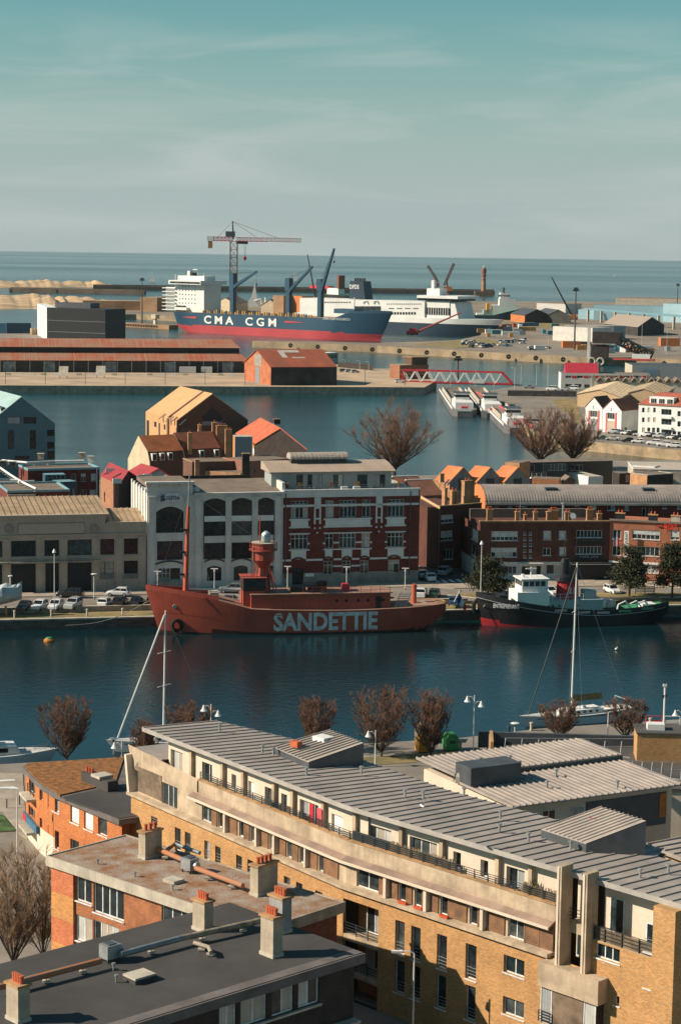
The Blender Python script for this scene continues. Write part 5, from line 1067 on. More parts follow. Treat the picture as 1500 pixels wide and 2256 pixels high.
# sunlit bend of the row; sunlight is also in its lighter brick colour
F = Fr(G(1340, 1276.5, SZ), G(1520, 1287, SZ), 'sunlit_brick_row', 'sunlit orange brick row house with red letters at the right edge')
zt = F.xz(1430, 1151)[1]; zg = F.xz(1400, 1237)[1]
WR = [zz4(795, 690, 880, 785, 2), zz4(790, 858, 878, 955, 2), zz4(995, 695, 1282, 790, 6, 0.5), zz4(990, 865, 1278, 960, 6), zz4(1395, 700, 1485, 795, 2, 0.7), zz4(1390, 870, 1480, 965, 2), zz4(1120, 1050, 1270, 1140, 4)]
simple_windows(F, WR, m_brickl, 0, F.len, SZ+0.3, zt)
MB().box(-0.1, F.len, -0.3, 0.25, zt, zt+0.3).build('parapet_cap', m_roofb, F.o); MB().box(0.1, F.len, 0.3, 12, SZ, zt-0.6).build('core', m_brickl, F.o)
MB().box(0, F.len, -0.35, -0.01, zg-0.35, zg-0.05).build('shop_fascia', m_white, F.o); MB().box(0, F.len*0.42, -0.04, -0.006, SZ, zg-0.36).build('shop_front', m_black, F.o)
rb_ = F.rect(1448, 1153, 1488, 1166); text(F.o, 'ROT', rb_[0]+1.2, rb_[2], rb_[3]-rb_[2], -0.2, M('neon_red', (0.75, 0.03, 0.02), 0.5), width=(rb_[1]-rb_[0])*0.75, bold=0.03)
MB().tube((rb_[0], -0.2, (rb_[2]+rb_[3])/2), (rb_[0]+0.8, -0.2, (rb_[2]+rb_[3])/2), 0.12, n=6).build('emblem', m_red, F.o)
vs = F.rect(1376, 1168, 1386, 1232); vo = MB().box(vs[0], vs[1], -1.1, -0.95, vs[2], vs[3]).build('vertical_sign', m_white, F.o); text(vo, 'HOTEL  RESTAURANT', vs[0]+(vs[1]-vs[0])*0.8, vs[2]+0.15, (vs[1]-vs[0])*0.62, -1.11, M('sign_dark', (0.05, 0.06, 0.07), 0.6), width=vs[3]-vs[2]-0.3, rotv=True)
fg = thing('wall_flag', 'small tricolour flag hanging at the hotel window', 'flag', F.world(F.xz(1358, 1178)[0], -0.1, F.xz(1358, 1185)[1])); 
for k, m in enumerate((flat('flag_blue', (0.02, 0.04, 0.2)), m_white, flat('flag_red', (0.55, 0.03, 0.03)))): MB().box(-0.45+k*0.3, -0.15+k*0.3, -0.55-k*0.02, -0.5-k*0.02, -1.4, 0.3-k*0.1).build('stripe', m, fg)
for i, px in enumerate((1368, 1440, 1490)): chimney(F.world(F.xz(px, 1145, 3.0)[0], SZ, 0)[:2], zt-0.5, 1.6, 0.8, 1.6, F.rz, 2, ['black chimney block left on the sunlit row', 'black chimney block in the middle of the sunlit row', 'pale chimney block at the right edge of the row'][i], [m_black, m_black, m_concl][i])
# corner house on the side street
F = Fr(G(966, 1255, SZ), G(1058, 1246, SZ), 'corner_house', 'shade-toned brick corner house on the side street with tall chimneys')
zt = F.xz(1010, 1113)[1]
simple_windows(F, [zz3(335, 535, 460, 618, 3, 0.6), zz3(332, 700, 455, 800, 3, 0.7), zz3(360, 890, 460, 995, 3)], m_brickd, 0, F.len, SZ, zt); MB().box(0.05, F.len, 0.3, 14, SZ, zt-0.5).build('core', m_brickd, F.o); MB().box(-0.1, F.len, -0.15, 0.2, zt, zt+0.2).build('parapet_cap', m_ledge, F.o)
fs_ = Fr(G(924, 1225, SZ), G(966, 1255, SZ)).under(F)
simple_windows(fs_, [zz3(168, 505, 222, 590, 2), zz3(168, 668, 220, 755, 2), zz3(170, 850, 295, 985, 4)], M('ochre_side', (0.52, 0.36, 0.2), 0.9, 0.1), 0, fs_.len, SZ, zt+0.02, name='side_wall')
for i, (px, h, n, wd_) in enumerate(((979, 3.9, 1, 0.6), (996, 3.4, 1, 0.5), (1004, 3.1, 1, 0.5), (1028, 5.0, 2, 1.9), (1046, 1.6, 4, 1.8))):
    x = F.xz(px, 1105, 3)[0]; chimney(F.world(x, 3, 0)[:2], zt-0.5, wd_, 0.9, h-0.6, F.rz, n, ['leftmost slim ochre chimney of the corner house', 'second slim ochre chimney of the corner house', 'third slim chimney of the corner house', 'very broad tall chimney of the corner house', 'low chimney with black pots beside the curved zinc roof'][i], m_ochre)
# low white wing turning into the side street
F = Fr(G(1003, 1241, SZ), G(1055, 1278, SZ), 'side_street_wing', 'white ground floor wing with brick upper storeys along the side street')
zt = F.xz(1040, 1150)[1]; zg = F.xz(1030, 1222)[1]
simple_windows(F, [zz3(652, 685, 717, 800, 1, 0.95), zz3(648, 855, 712, 970, 2)], m_brickd, 0, F.len, zg, zt); simple_windows(F, [zz3(500, 975, 548, 1070, 2), zz3(658, 1045, 700, 1130, 2)], m_offw, 0, F.len, SZ, zg, -0.03, name='ground_floor_wall'); MB().prism([(0, 0.3), (F.len, 0.3), (F.len, 1.0), (2, 12)], SZ, zt-0.4).build('core', m_brickd, F.o)
# curved zinc roof terrace behind
F = Fr(G(1066, 1236, SZ), G(1530, 1236, SZ), 'curved_roof_terrace', 'brick terrace under a long curved ribbed zinc roof with orange gable end')
ze = F.xz(1200, 1108)[1]; 
simple_windows(F, [zz3(880, 448, 928, 512, 1), zz3(1025, 445, 1072, 510, 1, 0.6), zz3(1170, 445, 1220, 505, 1), zz4(405, 425, 455, 500, 1, 0.4), zz4(555, 425, 632, 530, 1, 0.95), zz4(740, 420, 822, 490, 2), zz4(918, 415, 962, 490, 1, 0.6), zz4(1098, 465, 1138, 560, 1), zz4(1170, 465, 1200, 560, 1), zz4(1310, 400, 1355, 470, 1), zz4(1460, 405, 1500, 475, 1)], m_brick, 0, F.len, SZ, ze); MB().box(0.6, F.len, 0.4, 13, SZ, ze-0.1).build('core', m_brick, F.o)
arc = [(-0.6+8.6*math.sin(R(a))*1.0 if False else 7.0-7.6*math.cos(R(a)), ze+2.7*math.sin(R(a))) for a in range(0, 91, 10)]
prof = arc+[(12, ze+2.0), (12, ze)]
nn = 74
for i in range(nn):
    u, v = F.len*i/nn, F.len*(i+1)/nn; t = MB(); 
    for (y0, z0), (y1, z1) in zip(arc, arc[1:]): t.poly([(u, y0, z0), (v, y0, z0), (v, y1, z1), (u, y1, z1)]); t.poly([(u, y0-0.05, z0+0.1), (u+0.1, y0-0.05, z0+0.1), (u+0.1, y1-0.03, z1+0.1), (u, y1-0.03, z1+0.1)]); t.poly([(u+0.1, y0-0.05, z0+0.1), (u+0.1, y0, z0), (u+0.1, y1, z1), (u+0.1, y1-0.03, z1+0.1)])
    t.build('roof_panel', m_zinc, F.o)
MB().box(0, F.len, -0.75, -0.55, ze-0.35, ze+0.05).build('gutter', m_concl, F.o)
ge = MB(); ge.yprism([(0, 0)], 0, 0) if False else None
og = MB(); n = len(prof); og.v = [(-0.15, y, z) for y, z in prof]+[(-0.15, 12, SZ), (-0.15, -0.6, SZ)]; og.f = [tuple(range(len(og.v)))]; og.m = [0]
k = len(og.v); og.v += [(0.25, y, z) for _, y, z in og.v]; og.f.append(tuple(range(k, 2*k))[::-1]); og.m.append(0)
for i in range(k): j = (i+1) % k; og.f.append((i, k+i, k+j, j)); og.m.append(0)
og.build('orange_gable', M('orange_render', (0.62, 0.20, 0.07), 0.85, 0.08), F.o)
for px, py in ((1214, 1087), (1428, 1083)): x = F.xz(px, py, 2.5)[0]; z = ze+2.2; o = MB().box(x-1.1, x+1.1, 2.0, 3.8, z-0.4, z+0.35).build('roof_window', m_rail, F.o); MB().poly([(x-0.9, 1.99, z-0.2), (x+0.9, 1.99, z-0.2), (x+0.9, 3.7, z+0.37), (x-0.9, 3.7, z+0.37)]).build('pane', glass(1), o)
# ------------------------------------------------------------------ houses behind the quay row
m_tile = M('orange_tile', (0.50, 0.16, 0.055), 0.85, 0.15, 0.5, kind='tile', ks=1.2); m_tilef = M('orange_roof', (0.60, 0.19, 0.07), 0.85, 0.10, 0.4, bump=0.3)
m_tiled = M('dark_tile', (0.20, 0.085, 0.05), 0.85, 0.15, 0.5, kind='tile', ks=1.2); m_grend = M('grey_render', (0.27, 0.26, 0.24), 0.9, 0.12, 0.4, streak=0.3)
m_ored = M('crimson_metal', (0.36, 0.045, 0.05), 0.6, 0.1, 0.4, kind='corr', ks=0.5)
def gable(name, label, FL, FRt, BL, ze, rise, zb, wallm, roofm, wins=(), over=0.3, side=None, fm=None, th=0.25, sidewins=()):
    """house whose gable faces the viewer: pixel eave corners front-left, front-right and back-left at height ze"""
    A, B, C_ = G(*FL, ze), G(*FRt, ze), G(*BL, ze); F = Fr(A, B, name, label); L_ = F.len; D = abs((C_-A).dot(F.n)); sk = (C_-A).dot(F.u)
    rs_ = rects(F, wins); MB().wall(0, L_, zb, ze, rs_, 0, 0.25).poly([(0, 0, ze), (L_, 0, ze), (L_/2, 0, ze+rise)]).build('gable_wall', wallm, F.o)
    for r, w in zip(rs_, wins):
        if r[3] < ze: window(F.o, *r, 0, nx=w[4] if len(w) > 4 else 1, rec=0.22, fm=fm)
        else:
            window(F.o, *r, 0, nx=w[4] if len(w) > 4 else 1, rec=-0.01, fm=fm)
    s2 = side or wallm; f = lambda x, y: x+sk*y/D
    b = MB(); b.poly([(0, 0, zb), (0, 0, ze), (f(0, D), D, ze), (f(0, D), D, zb)], 1); b.poly([(L_, 0, zb), (f(L_, D), D, zb), (f(L_, D), D, ze), (L_, 0, ze)], 1); b.poly([(f(0, D), D, zb), (f(0, D), D, ze), (f(L_/2, D), D, ze+rise), (f(L_, D), D, ze), (f(L_, D), D, zb)]); b.build('side_wall', [wallm, s2], F.o)
    for sgn, xe in ((0, -over), (1, L_+over)):
        k = rise/(L_/2)*over; zz = ze-k; r = MB(); a = [(xe, -over, zz), (L_/2, -over, ze+rise), (f(L_/2, D), D, ze+rise), (f(xe, D), D, zz)]; up = Vector((0, 0, th))
        r.poly([Vector(p)+up for p in (a if sgn else a)][::-1 if not sgn else 1]); r.poly(a); r.poly([a[0], Vector(a[0])+up, Vector(a[1])+up, a[1]]); r.poly([a[3], a[2], Vector(a[2])+up, Vector(a[3])+up]); r.poly([a[0], a[3], Vector(a[3])+up, Vector(a[0])+up]); r.build('roof_slope', roofm, F.o)
    F.D = D; F.sk = sk; return F
def zA(X0, Y0, X1, Y1, *k): return (X0*.2667, 820+Y0*.2667, X1*.2667, 820+Y1*.2667)+k
def zB(X0, Y0, X1, Y1, *k): return (300+X0*.2667, 820+Y0*.2667, 300+X1*.2667, 820+Y1*.2667)+k
# teal clad house at the left edge
m_teal = M('teal_cladding', (0.075, 0.17, 0.21), 0.6, 0.08, 0.3, kind='slat', ks=5, bump=0.15); m_teall = M('pale_teal_roof', (0.34, 0.48, 0.46), 0.5, 0.06, 0.4)
F = gable('teal_house', 'teal clad gabled apartment house by the basin at the left edge', (-26, 934), (121, 933), (-75, 918), 15.5, 6.6, SZ, m_teal, m_teall, [zA(60, 370, 165, 425, 2), zA(195, 370, 300, 425, 2), zA(65, 477, 117, 635, 2), zA(245, 477, 297, 635, 2), zA(120, 690, 245, 722, 3)], over=0.05, fm=m_rail)
for Y0, Y1 in ((475, 525), (575, 630), (650, 715)): r = F.rect(*zA(390, Y0, 447, Y1)); MB().box(r[0], r[1], -0.05, -0.01, r[2], r[3]).build('balcony_opening', glass(3), F.o)
MB().box(F.len*0.2, F.len*0.26, 0.5, F.D*0.9, 17.2, 19.5).build('roof_slot', m_rail, F.o)
# orange house
m_copper = M('apricot_panel', (0.62, 0.33, 0.15), 0.6, 0.05, 0.3); m_brn = M('brown_brick', (0.16, 0.085, 0.06), 0.85, 0.1, 0.4, kind='brick')
F = gable('apricot_house', 'tall gabled apartment house with apricot coloured roof and brown end wall', (389, 928), (546, 926), (321, 909), 15.0, 6.9, SZ, m_brn, m_copper, [zB(330, 458, 440, 515, 3)], over=0.02, side=m_copper, fm=m_rail)
r = F.rect(*zB(545, 290, 710, 435)); a, c, z0, z1 = r
MB().v and None; o = MB(); o.poly([(a, -0.04, z0), (c, -0.04, z0), (c, -0.04, z0+(z1-z0)*0.5), ((a+c)/2, -0.04, z1), (a, -0.04, z0+(z1-z0)*0.5)]); o.build('gable_loggia', m_black, F.o); MB().box(a, c, -0.2, -0.05, z0-0.1, z0+1.0).build('loggia_glass', M('glass_rail', (0.12, 0.22, 0.25), 0.15), F.o)
sl = F.turned(0, 0, 0); D, sk = F.D, F.sk; P0 = F.world(sk, D, 0); Q0 = F.world(0, 0, 0); fsd = Fr(P0, Q0).under(F)
for X0, Y0, X1, Y1 in ((88, 395, 107, 530), (150, 408, 168, 450), (187, 418, 197, 532), (230, 430, 242, 472)): r = fsd.rect(*zB(X0, Y0, X1, Y1)); MB().box(r[0], r[1], -0.06, -0.01, max(3.3, r[2]), r[3]).build('window', glass(0), fsd.o)
u = fsd.len*0.72; MB().box(u, u+1.6, -0.25, -0.012, SZ, 15.2).build('dark_recess', m_brn, fsd.o); k = (0.72*sk, 0)
for t in (0.27,): x0_ = sk*t; y0_ = D*t; MB().poly([(x0_-0.05, y0_-0.7, 15.45), (x0_-0.05+0.0, y0_+0.7, 15.45), (x0_+F.len/2, y0_+0.7, 22.3), (x0_+F.len/2, y0_-0.7, 22.3)]).build('roof_gap', m_brn, F.o)
for X0, Y0 in ((212, 280), (273, 297), (310, 305), (385, 325)):
    p = G(300+X0*.2667, 820+Y0*.2667, 18.0)-F.A; x, y = p.dot(F.u), p.dot(F.n); xx = x-sk*y/D; zz = 15.3+6.9*max(0, xx)/(F.len/2); MB().poly([(x-0.9, y-0.5, zz-0.75), (x-0.9, y+0.4, zz-0.75), (x+0.9, y+0.4, zz+0.8), (x+0.9, y-0.5, zz+0.8)]).build('roof_window', m_rail, F.o)
# tiled mansard houses
def mansard(name, label, A, B, zb, ztop, depth, tilem, wallm, rows, endm=None):
    """terrace house seen from the front: lower steep slope with dormers, upper tiled slope rising to the ridge"""
    F = Fr(G(*A, 9.0), G(*B, 9.0), name, label); L_ = F.len
    MB().box(0, L_, 0, depth, zb, 9.0).build('wall', wallm, F.o); MB().poly([(0, 0, 9.0), (L_, 0, 9.0), (L_, 1.1, 11.6), (0, 1.1, 11.6)]).build('lower_slope', m_tiled, F.o)  # lower slope in dark tile: its shadow is put into the colour
    MB().poly([(0, 0.9, 11.55), (L_, 0.9, 11.55), (L_, depth*0.52, ztop), (0, depth*0.52, ztop)]).poly([(0, depth*0.52, ztop), (L_, depth*0.52, ztop), (L_, depth, 9), (0, depth, 9)]).build('upper_slope', tilem, F.o)
    for x in (0, L_): MB().xprism([(0, zb), (0, 9.0), (1.1, 11.6), (depth*0.52, ztop), (depth, 9.0), (depth, zb)], x-0.15, x+0.15).build('end_wall', endm or wallm, F.o)
    for r in rows: MB().box(r*L_-0.6, r*L_+0.6, -0.1, 1.4, 9.5, 11.2).build('dormer', m_white, F.o); MB().box(r*L_-0.45, r*L_+0.45, -0.15, -0.11, 9.6, 11.0).build('dormer_pane', glass(1), F.o)
    return F
m_cream = M('cream_render', (0.58, 0.47, 0.32), 0.9, 0.1, 0.4, streak=0.25)
F = mansard('tiled_house', 'orange tiled mansard house with cream end wall', (331, 1020), (408, 1016), SZ, 15.0, 11, m_tile, m_brn, (0.12, 0.35, 0.58), m_cream); 
F = mansard('tiled_house', 'darker red tiled mansard house right of the orange one', (408, 1014), (490, 1010), SZ, 15.2, 11, M('brown_tile', (0.30, 0.10, 0.05), 0.85, 0.15, 0.5, kind='tile', ks=1.2), m_brn, (0.45, 0.85))
# house with red roof and a gable dark with painted shade
F = gable('red_roof_house', 'gabled house with red roof and shade-darkened gable beside the basin', (562, 979), (676, 990), (520, 955), 12.5, 4.4, SZ, m_dbrick, M('red_roof', (0.48, 0.125, 0.06), 0.85, 0.12, 0.5, bump=0.3), over=0.25, side=m_ochre)
P0 = F.world(F.sk, F.D, 0); fsd = Fr(P0, F.A).under(F)
for i in range(4): r = fsd.rect(545+i*4.2, 988, 548+i*4.2, 1001); MB().box(r[0], r[1], -0.05, -0.01, r[2], r[3]).build('window', m_white, fsd.o)
F = Fr(G(494, 948, 11.5), G(548, 945, 11.5), 'tiled_annex', 'low dark tiled roof wing behind the brick chimneys'); MB().box(0, F.len, 0, 9, SZ, 11.5).build('wall', m_brn, F.o); MB().poly([(0, -0.2, 11.5), (F.len, -0.2, 11.5), (F.len, 5, 14.2), (0, 5, 14.2)]).build('roof_slope', m_tiled, F.o)
def pxblock(name, label, A, B, zt, depth, wallm, topm, zb=SZ, wins=(), side=None, cap=None, fm=None, cat='building', parap=0.0):
    """flat topped block from its two front top corners (pixels) at height zt"""
    F = Fr(G(*A, zt), G(*B, zt), name, label, cat); rs_ = rects(F, wins); L_ = F.len
    MB().wall(0, L_, zb, zt, rs_, 0, 0.22).build('front_wall', wallm, F.o)
    MB().box(0.002, L_-0.002, 0.24, depth, zb, zt-0.02-parap).build('core', side or wallm, F.o); MB().box(0.01, L_-0.01, 0.2, depth-0.05, zt-0.15-parap, zt-0.001-parap).build('roof', topm, F.o)
    if cap: 
        for a in ((-0.1, L_+0.1, -0.1, 0.2), (-0.1, 0.2, 0.2, depth), (L_-0.2, L_+0.1, 0.2, depth), (0.2, L_-0.2, depth-0.3, depth)): MB().box(*a, zt-parap-0.05, zt+0.12).build('parapet_cap', cap, F.o)
    for r, w in zip(rs_, wins): window(F.o, *r, 0, nx=w[4] if len(w) > 4 else 1, rec=0.2, fm=fm, blind=w[5] if len(w) > 5 else 0)
    return F
pxblock('grey_blue_stack', 'tall blue grey rendered block between the tiled houses', (518, 962), (556, 962), 16.5, 5, M('bluegrey', (0.17, 0.24, 0.27), 0.8, 0.06), m_concl, side=M('ochre_flank', (0.50, 0.24, 0.10), 0.9))
pxblock('brown_annex', 'brown rendered flat block with ochre edge behind the white office', (424, 1018), (514, 1016), 11.5, 8, m_brn, m_roofb, cap=m_ledge)
pxblock('ochre_lean_to', 'low ochre walled lean to behind the white office', (441, 1036), (530, 1042), 9.5, 7, m_ochre, m_roofb)
pxblock('pink_annex', 'pinkish brick annex with two small windows behind the white office', (549, 1016), (640, 1010), 12.0, 9, M('pink_brick', (0.33, 0.15, 0.11), 0.85, kind='brick'), m_roofb, wins=[(551, 1026, 555, 1040), (561, 1028, 565, 1042)])
for i, (px, py, w0, h, z, n, lb) in enumerate(((418, 1000, 0.9, 5.0, 10.5, 1, 'slim ochre chimney between the two tiled houses'), (472, 990, 1.2, 6.5, 10.5, 1, 'left of the paired tall chimneys behind the tiled houses'), (488, 992, 2.6, 6.0, 10.5, 3, 'broad tall brick chimney behind the tiled houses'), (503, 1010, 1.6, 7.0, 9.0, 2, 'tall brown chimney left of the blue grey block'), (541, 1050, 1.6, 5.2, 8.5, 0, 'square dark brick stack in front of the blue grey block'), (434, 1058, 1.0, 4.5, 8.5, 0, 'ochre stack behind the lightship mast'), (440, 950, 0.8, 1.5, 14.8, 1, 'short pot on the ridge of the tiled houses'), (610, 935, 1.6, 1.3, 15.5, 1, 'small dark chimney on the red roof ridge'))):
    chimney(on(None, px, py, z), z, w0, 1.0, h, R(12), n, lb, m_ochre if i not in (4, 7) else m_dbrick)
# crimson metal roofs
gable('crimson_shed', 'shed with crimson metal roof and skylights behind the white office', (300, 1063), (400, 1066), (262, 1052), 10.0, 3.0, SZ, m_offw, m_ored, over=0.4); gable('crimson_shed', 'smaller crimson roofed shed with brick flank left of the white office', (262, 1068), (300, 1052), (222, 1048), 10.5, 2.0, SZ, m_dbrick, m_ored, over=0.2, side=M('flank_brick', (0.42, 0.21, 0.12), 0.85, kind='brick'))
for i, (px, py) in enumerate(((326, 1048), (340, 1056), (312, 1050), (242, 1035), (258, 1058))): t = thing('roof_skylight', ['white skylight on the larger crimson roof', 'grey skylight low on the larger crimson roof', 'grey skylight at the left of the larger crimson roof', 'white skylight on the smaller crimson roof', 'white skylight at the front of the smaller crimson roof'][i], 'skylight', G(px, py, 12.0), R(10)); MB().box(-0.9, 0.9, -0.6, 0.6, -0.6, 0.3).build('kerb', m_white if i in (0, 3, 4) else m_galv, t); MB().box(-0.8, 0.8, -0.5, 0.5, 0.3, 0.36).build('pane', glass(2), t)
# brick flat roofed pair at left
m_tealt = M('teal_trim', (0.20, 0.36, 0.40), 0.5, 0.06)
F = pxblock('brick_flats', 'dark red brick flats with teal roof trim and white pipes, rear wing', (62, 1034), (219, 1030), 14.5, 9, m_brick, m_roofb, wins=[zA(590, 840, 628, 893, 1), zA(668, 837, 710, 905, 2, 0.4), zA(752, 837, 795, 903, 1, 0.9), zA(663, 970, 715, 1055, 2), zA(742, 970, 795, 1055, 1, 0.9)], cap=m_tealt, parap=0.25)
MB().cyl(F.len-0.6, -0.15, SZ, 14.3, 0.12, n=8).build('downpipe', m_offw, F.o)
F2b = pxblock('brick_flats', 'dark red brick flats with teal roof trim, front wing with bay window', (17, 1082), (153, 1079), 12.8, 14, m_brick, m_roofb, wins=[zA(75, 1030, 280, 1130, 3, 0.35), zA(355, 1030, 405, 1100, 1), zA(455, 1028, 508, 1100, 1, 0.9)], cap=m_tealt, parap=0.25)
r = F2b.rect(*zA(60, 1020, 292, 1140)); MB().box(r[0], r[1], -0.5, -0.005, r[2]-1.5, r[2]+0.3).box(r[0], r[1], -0.5, -0.005, r[3]-0.4, r[3]+0.3).build('bay_frame', m_beige, F2b.o)
F3b = pxblock('teal_stair_tower', 'dark teal glazed stair tower between the brick flats', (133, 1062), (170, 1060), 13.0, 4, M('teal_glass', (0.04, 0.10, 0.13), 0.3), m_tealt, wins=[zA(585, 960, 620, 1120, 2)], fm=m_tealt)
pxblock('teal_bay', 'long teal glazed roof bay on the brick flats', (100, 1046), (145, 1045), 14.0, 3, M('teal_bay', (0.05, 0.13, 0.17), 0.4), m_tealt, wins=[zA(395, 850, 540, 895, 4)], fm=m_tealt)
for i, pts in enumerate(([(0, 1030), (20, 1044), (45, 1060), (80, 1077)], [(5, 1014), (60, 1019), (120, 1016), (185, 1015)], [(40, 1062), (75, 1060)], [(22, 1058), (45, 1058)])): pipe(pts, 15.2 if i == 1 else 13.6, 0.22, [m_white], ['white ventilation pipe running diagonally over the front brick flats', 'white ventilation pipe along the rear brick flats roof', 'short white branch pipe right of the diagonal pipe', 'short white branch pipe left of the diagonal pipe'][i], 'white roof pipes', drop=0.7)
for i, (px, py) in enumerate(((90, 1012), (180, 1010), (28, 1030), (8, 1028), (200, 1018))): t = thing('roof_cowl', ['pale cowl in the middle of the rear flats roof', 'box cowl at the right of the rear flats roof', 'dark cowl on the front flats roof', 'dark cowl at the left edge of the flats roof', 'white cowl at the right corner of the flats roof'][i], 'cowl', G(px, py, 14.4)); MB().box(-0.6, 0.6, -0.5, 0.5, 0, 1.2).build('cowl_body', [m_chim, m_chim, m_rail, m_rail, m_white][i], t); MB().box(-0.75, 0.75, -0.65, 0.65, 1.2, 1.32).build('cowl_cap', m_concl, t)
# three gabled houses
for i, dx in enumerate((0, 60.5, 121)):
    w3 = [(1010+dx, 1054, 1028+dx, 1075+4, 2)]
    F = gable('row_house', ['leftmost of the three small gabled houses with orange roofs', 'middle one of the three small gabled houses with orange roofs', 'rightmost of the three small gabled houses with orange roofs'][i], (990.6+dx, 1061.6), (1048+dx, 1060), (957+dx, 1057.5), 9.5, 3.1, SZ, m_grend, m_tilef, w3, over=0.12, side=m_ochre, fm=m_rail, th=0.12)
    if i == 0:
        for px in (984, 991): p = G(px, 1056, 10.5)-F.A; x, y = p.dot(F.u), p.dot(F.n); xx = x-F.sk*y/F.D; zz = 9.6+3.1*max(0, xx)/(F.len/2); MB().poly([(x-0.6, y-0.4, zz-0.4), (x-0.6, y+0.4, zz-0.4), (x+0.6, y+0.4, zz+0.9), (x+0.6, y-0.4, zz+0.9)]).build('roof_window', m_galv, F.o)
        chimney(on(None, 973, 1058, 10.3), 9.9, 0.9, 0.9, 1.8, 0.2, 0, 'small orange chimney on the leftmost gabled house', m_ochre)
F = Fr(G(922, 1092, 8.0), G(978, 1090, 8.0), 'brown_tile_house', 'low brown tiled roofs with white ridge tiles behind the side street'); MB().box(0, F.len, 0, 14, SZ, 8).build('wall', m_brn, F.o)
for y0 in (0, 7): MB().poly([(-0.3, y0-0.3, 8.0), (F.len, y0-0.3, 8.0), (F.len, y0+6.4, 10.6), (-0.3, y0+6.4, 10.6)]).poly([(-0.3, y0+6.4, 10.6), (F.len, y0+6.4, 10.6), (F.len, y0+7, 8), (-0.3, y0+7, 8)]).build('roof_slope', m_tiled, F.o); MB().box(-0.3, F.len, y0+6.2, y0+6.6, 10.55, 10.75).build('ridge', m_white, F.o)
# black modern house and neighbours
F = pxblock('black_modern_house', 'black flat roofed house with white windows right of the gabled row', (1167, 1019), (1252, 1017), 9.5, 6, m_black, m_roofb, wins=[(1169, 1024, 1178, 1040, 1), (1193, 1022, 1203, 1040, 2), (1205, 1022, 1247, 1037, 5)]); rail(F.o, 0.2, F.len*0.4, -0.8, 6.0, 1.0, 2, 1.5, m_white); MB().box(0, F.len*0.42, -0.9, 0, 5.7, 6.0).build('balcony', m_white, F.o)
pxblock('ochre_gable_stack', 'ochre chimney wall between gabled house and black house', (1146, 1020), (1168, 1016), 10.5, 4, m_ochre, m_roofb)
pxblock('black_garden_house', 'black flat house with terrace and plants behind the curved roof', (1253, 1017), (1350, 1015), 9.0, 7, m_black, m_roofb, wins=[(1256, 1024, 1266, 1037, 1), (1268, 1024, 1284, 1037, 2)])
pxblock('brick_garden_shed', 'long low orange brick wall shed behind the curved roof', (1172, 1054), (1232, 1056), 7.5, 5, M('shed_brick', (0.52, 0.22, 0.10), 0.85, kind='brick'), m_roofb)
pxblock('white_terrace_wall', 'white walled terrace in front of the black garden house', (1252, 1040), (1296, 1050), 6.5, 4, m_white, m_concl)
gable('garden_hut', 'small brown garden hut behind the curved roof', (1240, 1062), (1266, 1060), (1232, 1057), 6.5, 1.0, SZ, m_wood, m_roofb, over=0.25)
pxblock('pale_flat_block', 'pale flat roofed block behind the curved roof at the right', (1395, 1033), (1540, 1036), 8.5, 16, m_concl, M('pale_deck', (0.48, 0.40, 0.32), 0.9), cap=m_white); pxblock('dark_ochre_block', 'ochre sided dark block behind the curved roof at the right', (1427, 1047), (1483, 1043), 8.0, 6, m_dbrick, m_roofb, side=m_ochre, cap=m_concl); pxblock('white_lift_hut', 'white walled hut on the pale flat block', (1393, 1025), (1442, 1028), 8.8, 4, m_white, m_concl); pxblock('brown_door_hut', 'narrow dark hut with glazed door beside the pale block', (1366, 1043), (1388, 1042), 7.8, 3, m_dbrick, m_roofb, wins=[(1378, 1046, 1386, 1062, 1)])
# ------------------------------------------------------------------ quay wall blocks, parapet, kerb
A, B = G(-60, 1368.2, 1.6), G(1560, 1332.5, 1.6); FQ = Fr(A, B)
m_block = [M('quay_block_%d' % i, c, 0.9, 0.2, 0.8, streak=0.3) for i, c in enumerate(((0.13, 0.115, 0.095), (0.10, 0.095, 0.085), (0.16, 0.135, 0.105)))]
blk = MB().box(0.02, 1.33, -0.22, 0.05, 0.02, 0.5).mesh('stone_block')
for m in m_block: blk.materials.append(m)
meshes = []
for i in range(3):
    b_ = MB().box(0.02, 1.33, -0.16-i*0.03, 0.1, 0.02, 0.5).mesh('stone_block'); b_.materials.append(m_block[i]); meshes.append(b_)
rr = random.Random(8)
for p0, p1 in ((-60, 400), (975, 1085), (1420, 1540)):
    x0_, x1_ = FQ.xz(p0, 1375)[0], FQ.xz(p1, 1365)[0]
    for row in range(4):
        x = x0_+(row % 2)*0.67
        while x < x1_:
            o = bpy.data.objects.new('stone_block', meshes[rr.randrange(3)]); COL.objects.link(o); o.parent = QM; P = FQ.world(x, 0.02, -0.35+row*0.47); o.location = P; o.rotation_euler = (0, 0, FQ.rz); x += 1.35
cop = MB(); n = 60
for i in range(n): x = FQ.len*i/n; c_ = MB().box(x+0.02, x+FQ.len/n-0.02, -0.25, 0.55, 1.5, 1.72); o = c_.build('coping_stone', m_concl, QM); o.location = (FQ.A.x, FQ.A.y, 0); o.rotation_euler = (0, 0, FQ.rz)
FPp = Fr(G(-60, 1347.5, 2.0), G(1030, 1324.5, 2.0), 'quay_parapet', 'low stone parapet wall between the road and the lower quay', 'wall')
for i in range(24): w0 = FPp.len/24; MB().box(i*w0+0.02, (i+1)*w0-0.02, -0.15, 0.25, 1.6, 2.4).build('wall_section', m_conc, FPp.o); MB().box(i*w0+0.02, (i+1)*w0-0.02, -0.22, 0.32, 2.4, 2.52).build('coping', m_concl, FPp.o)
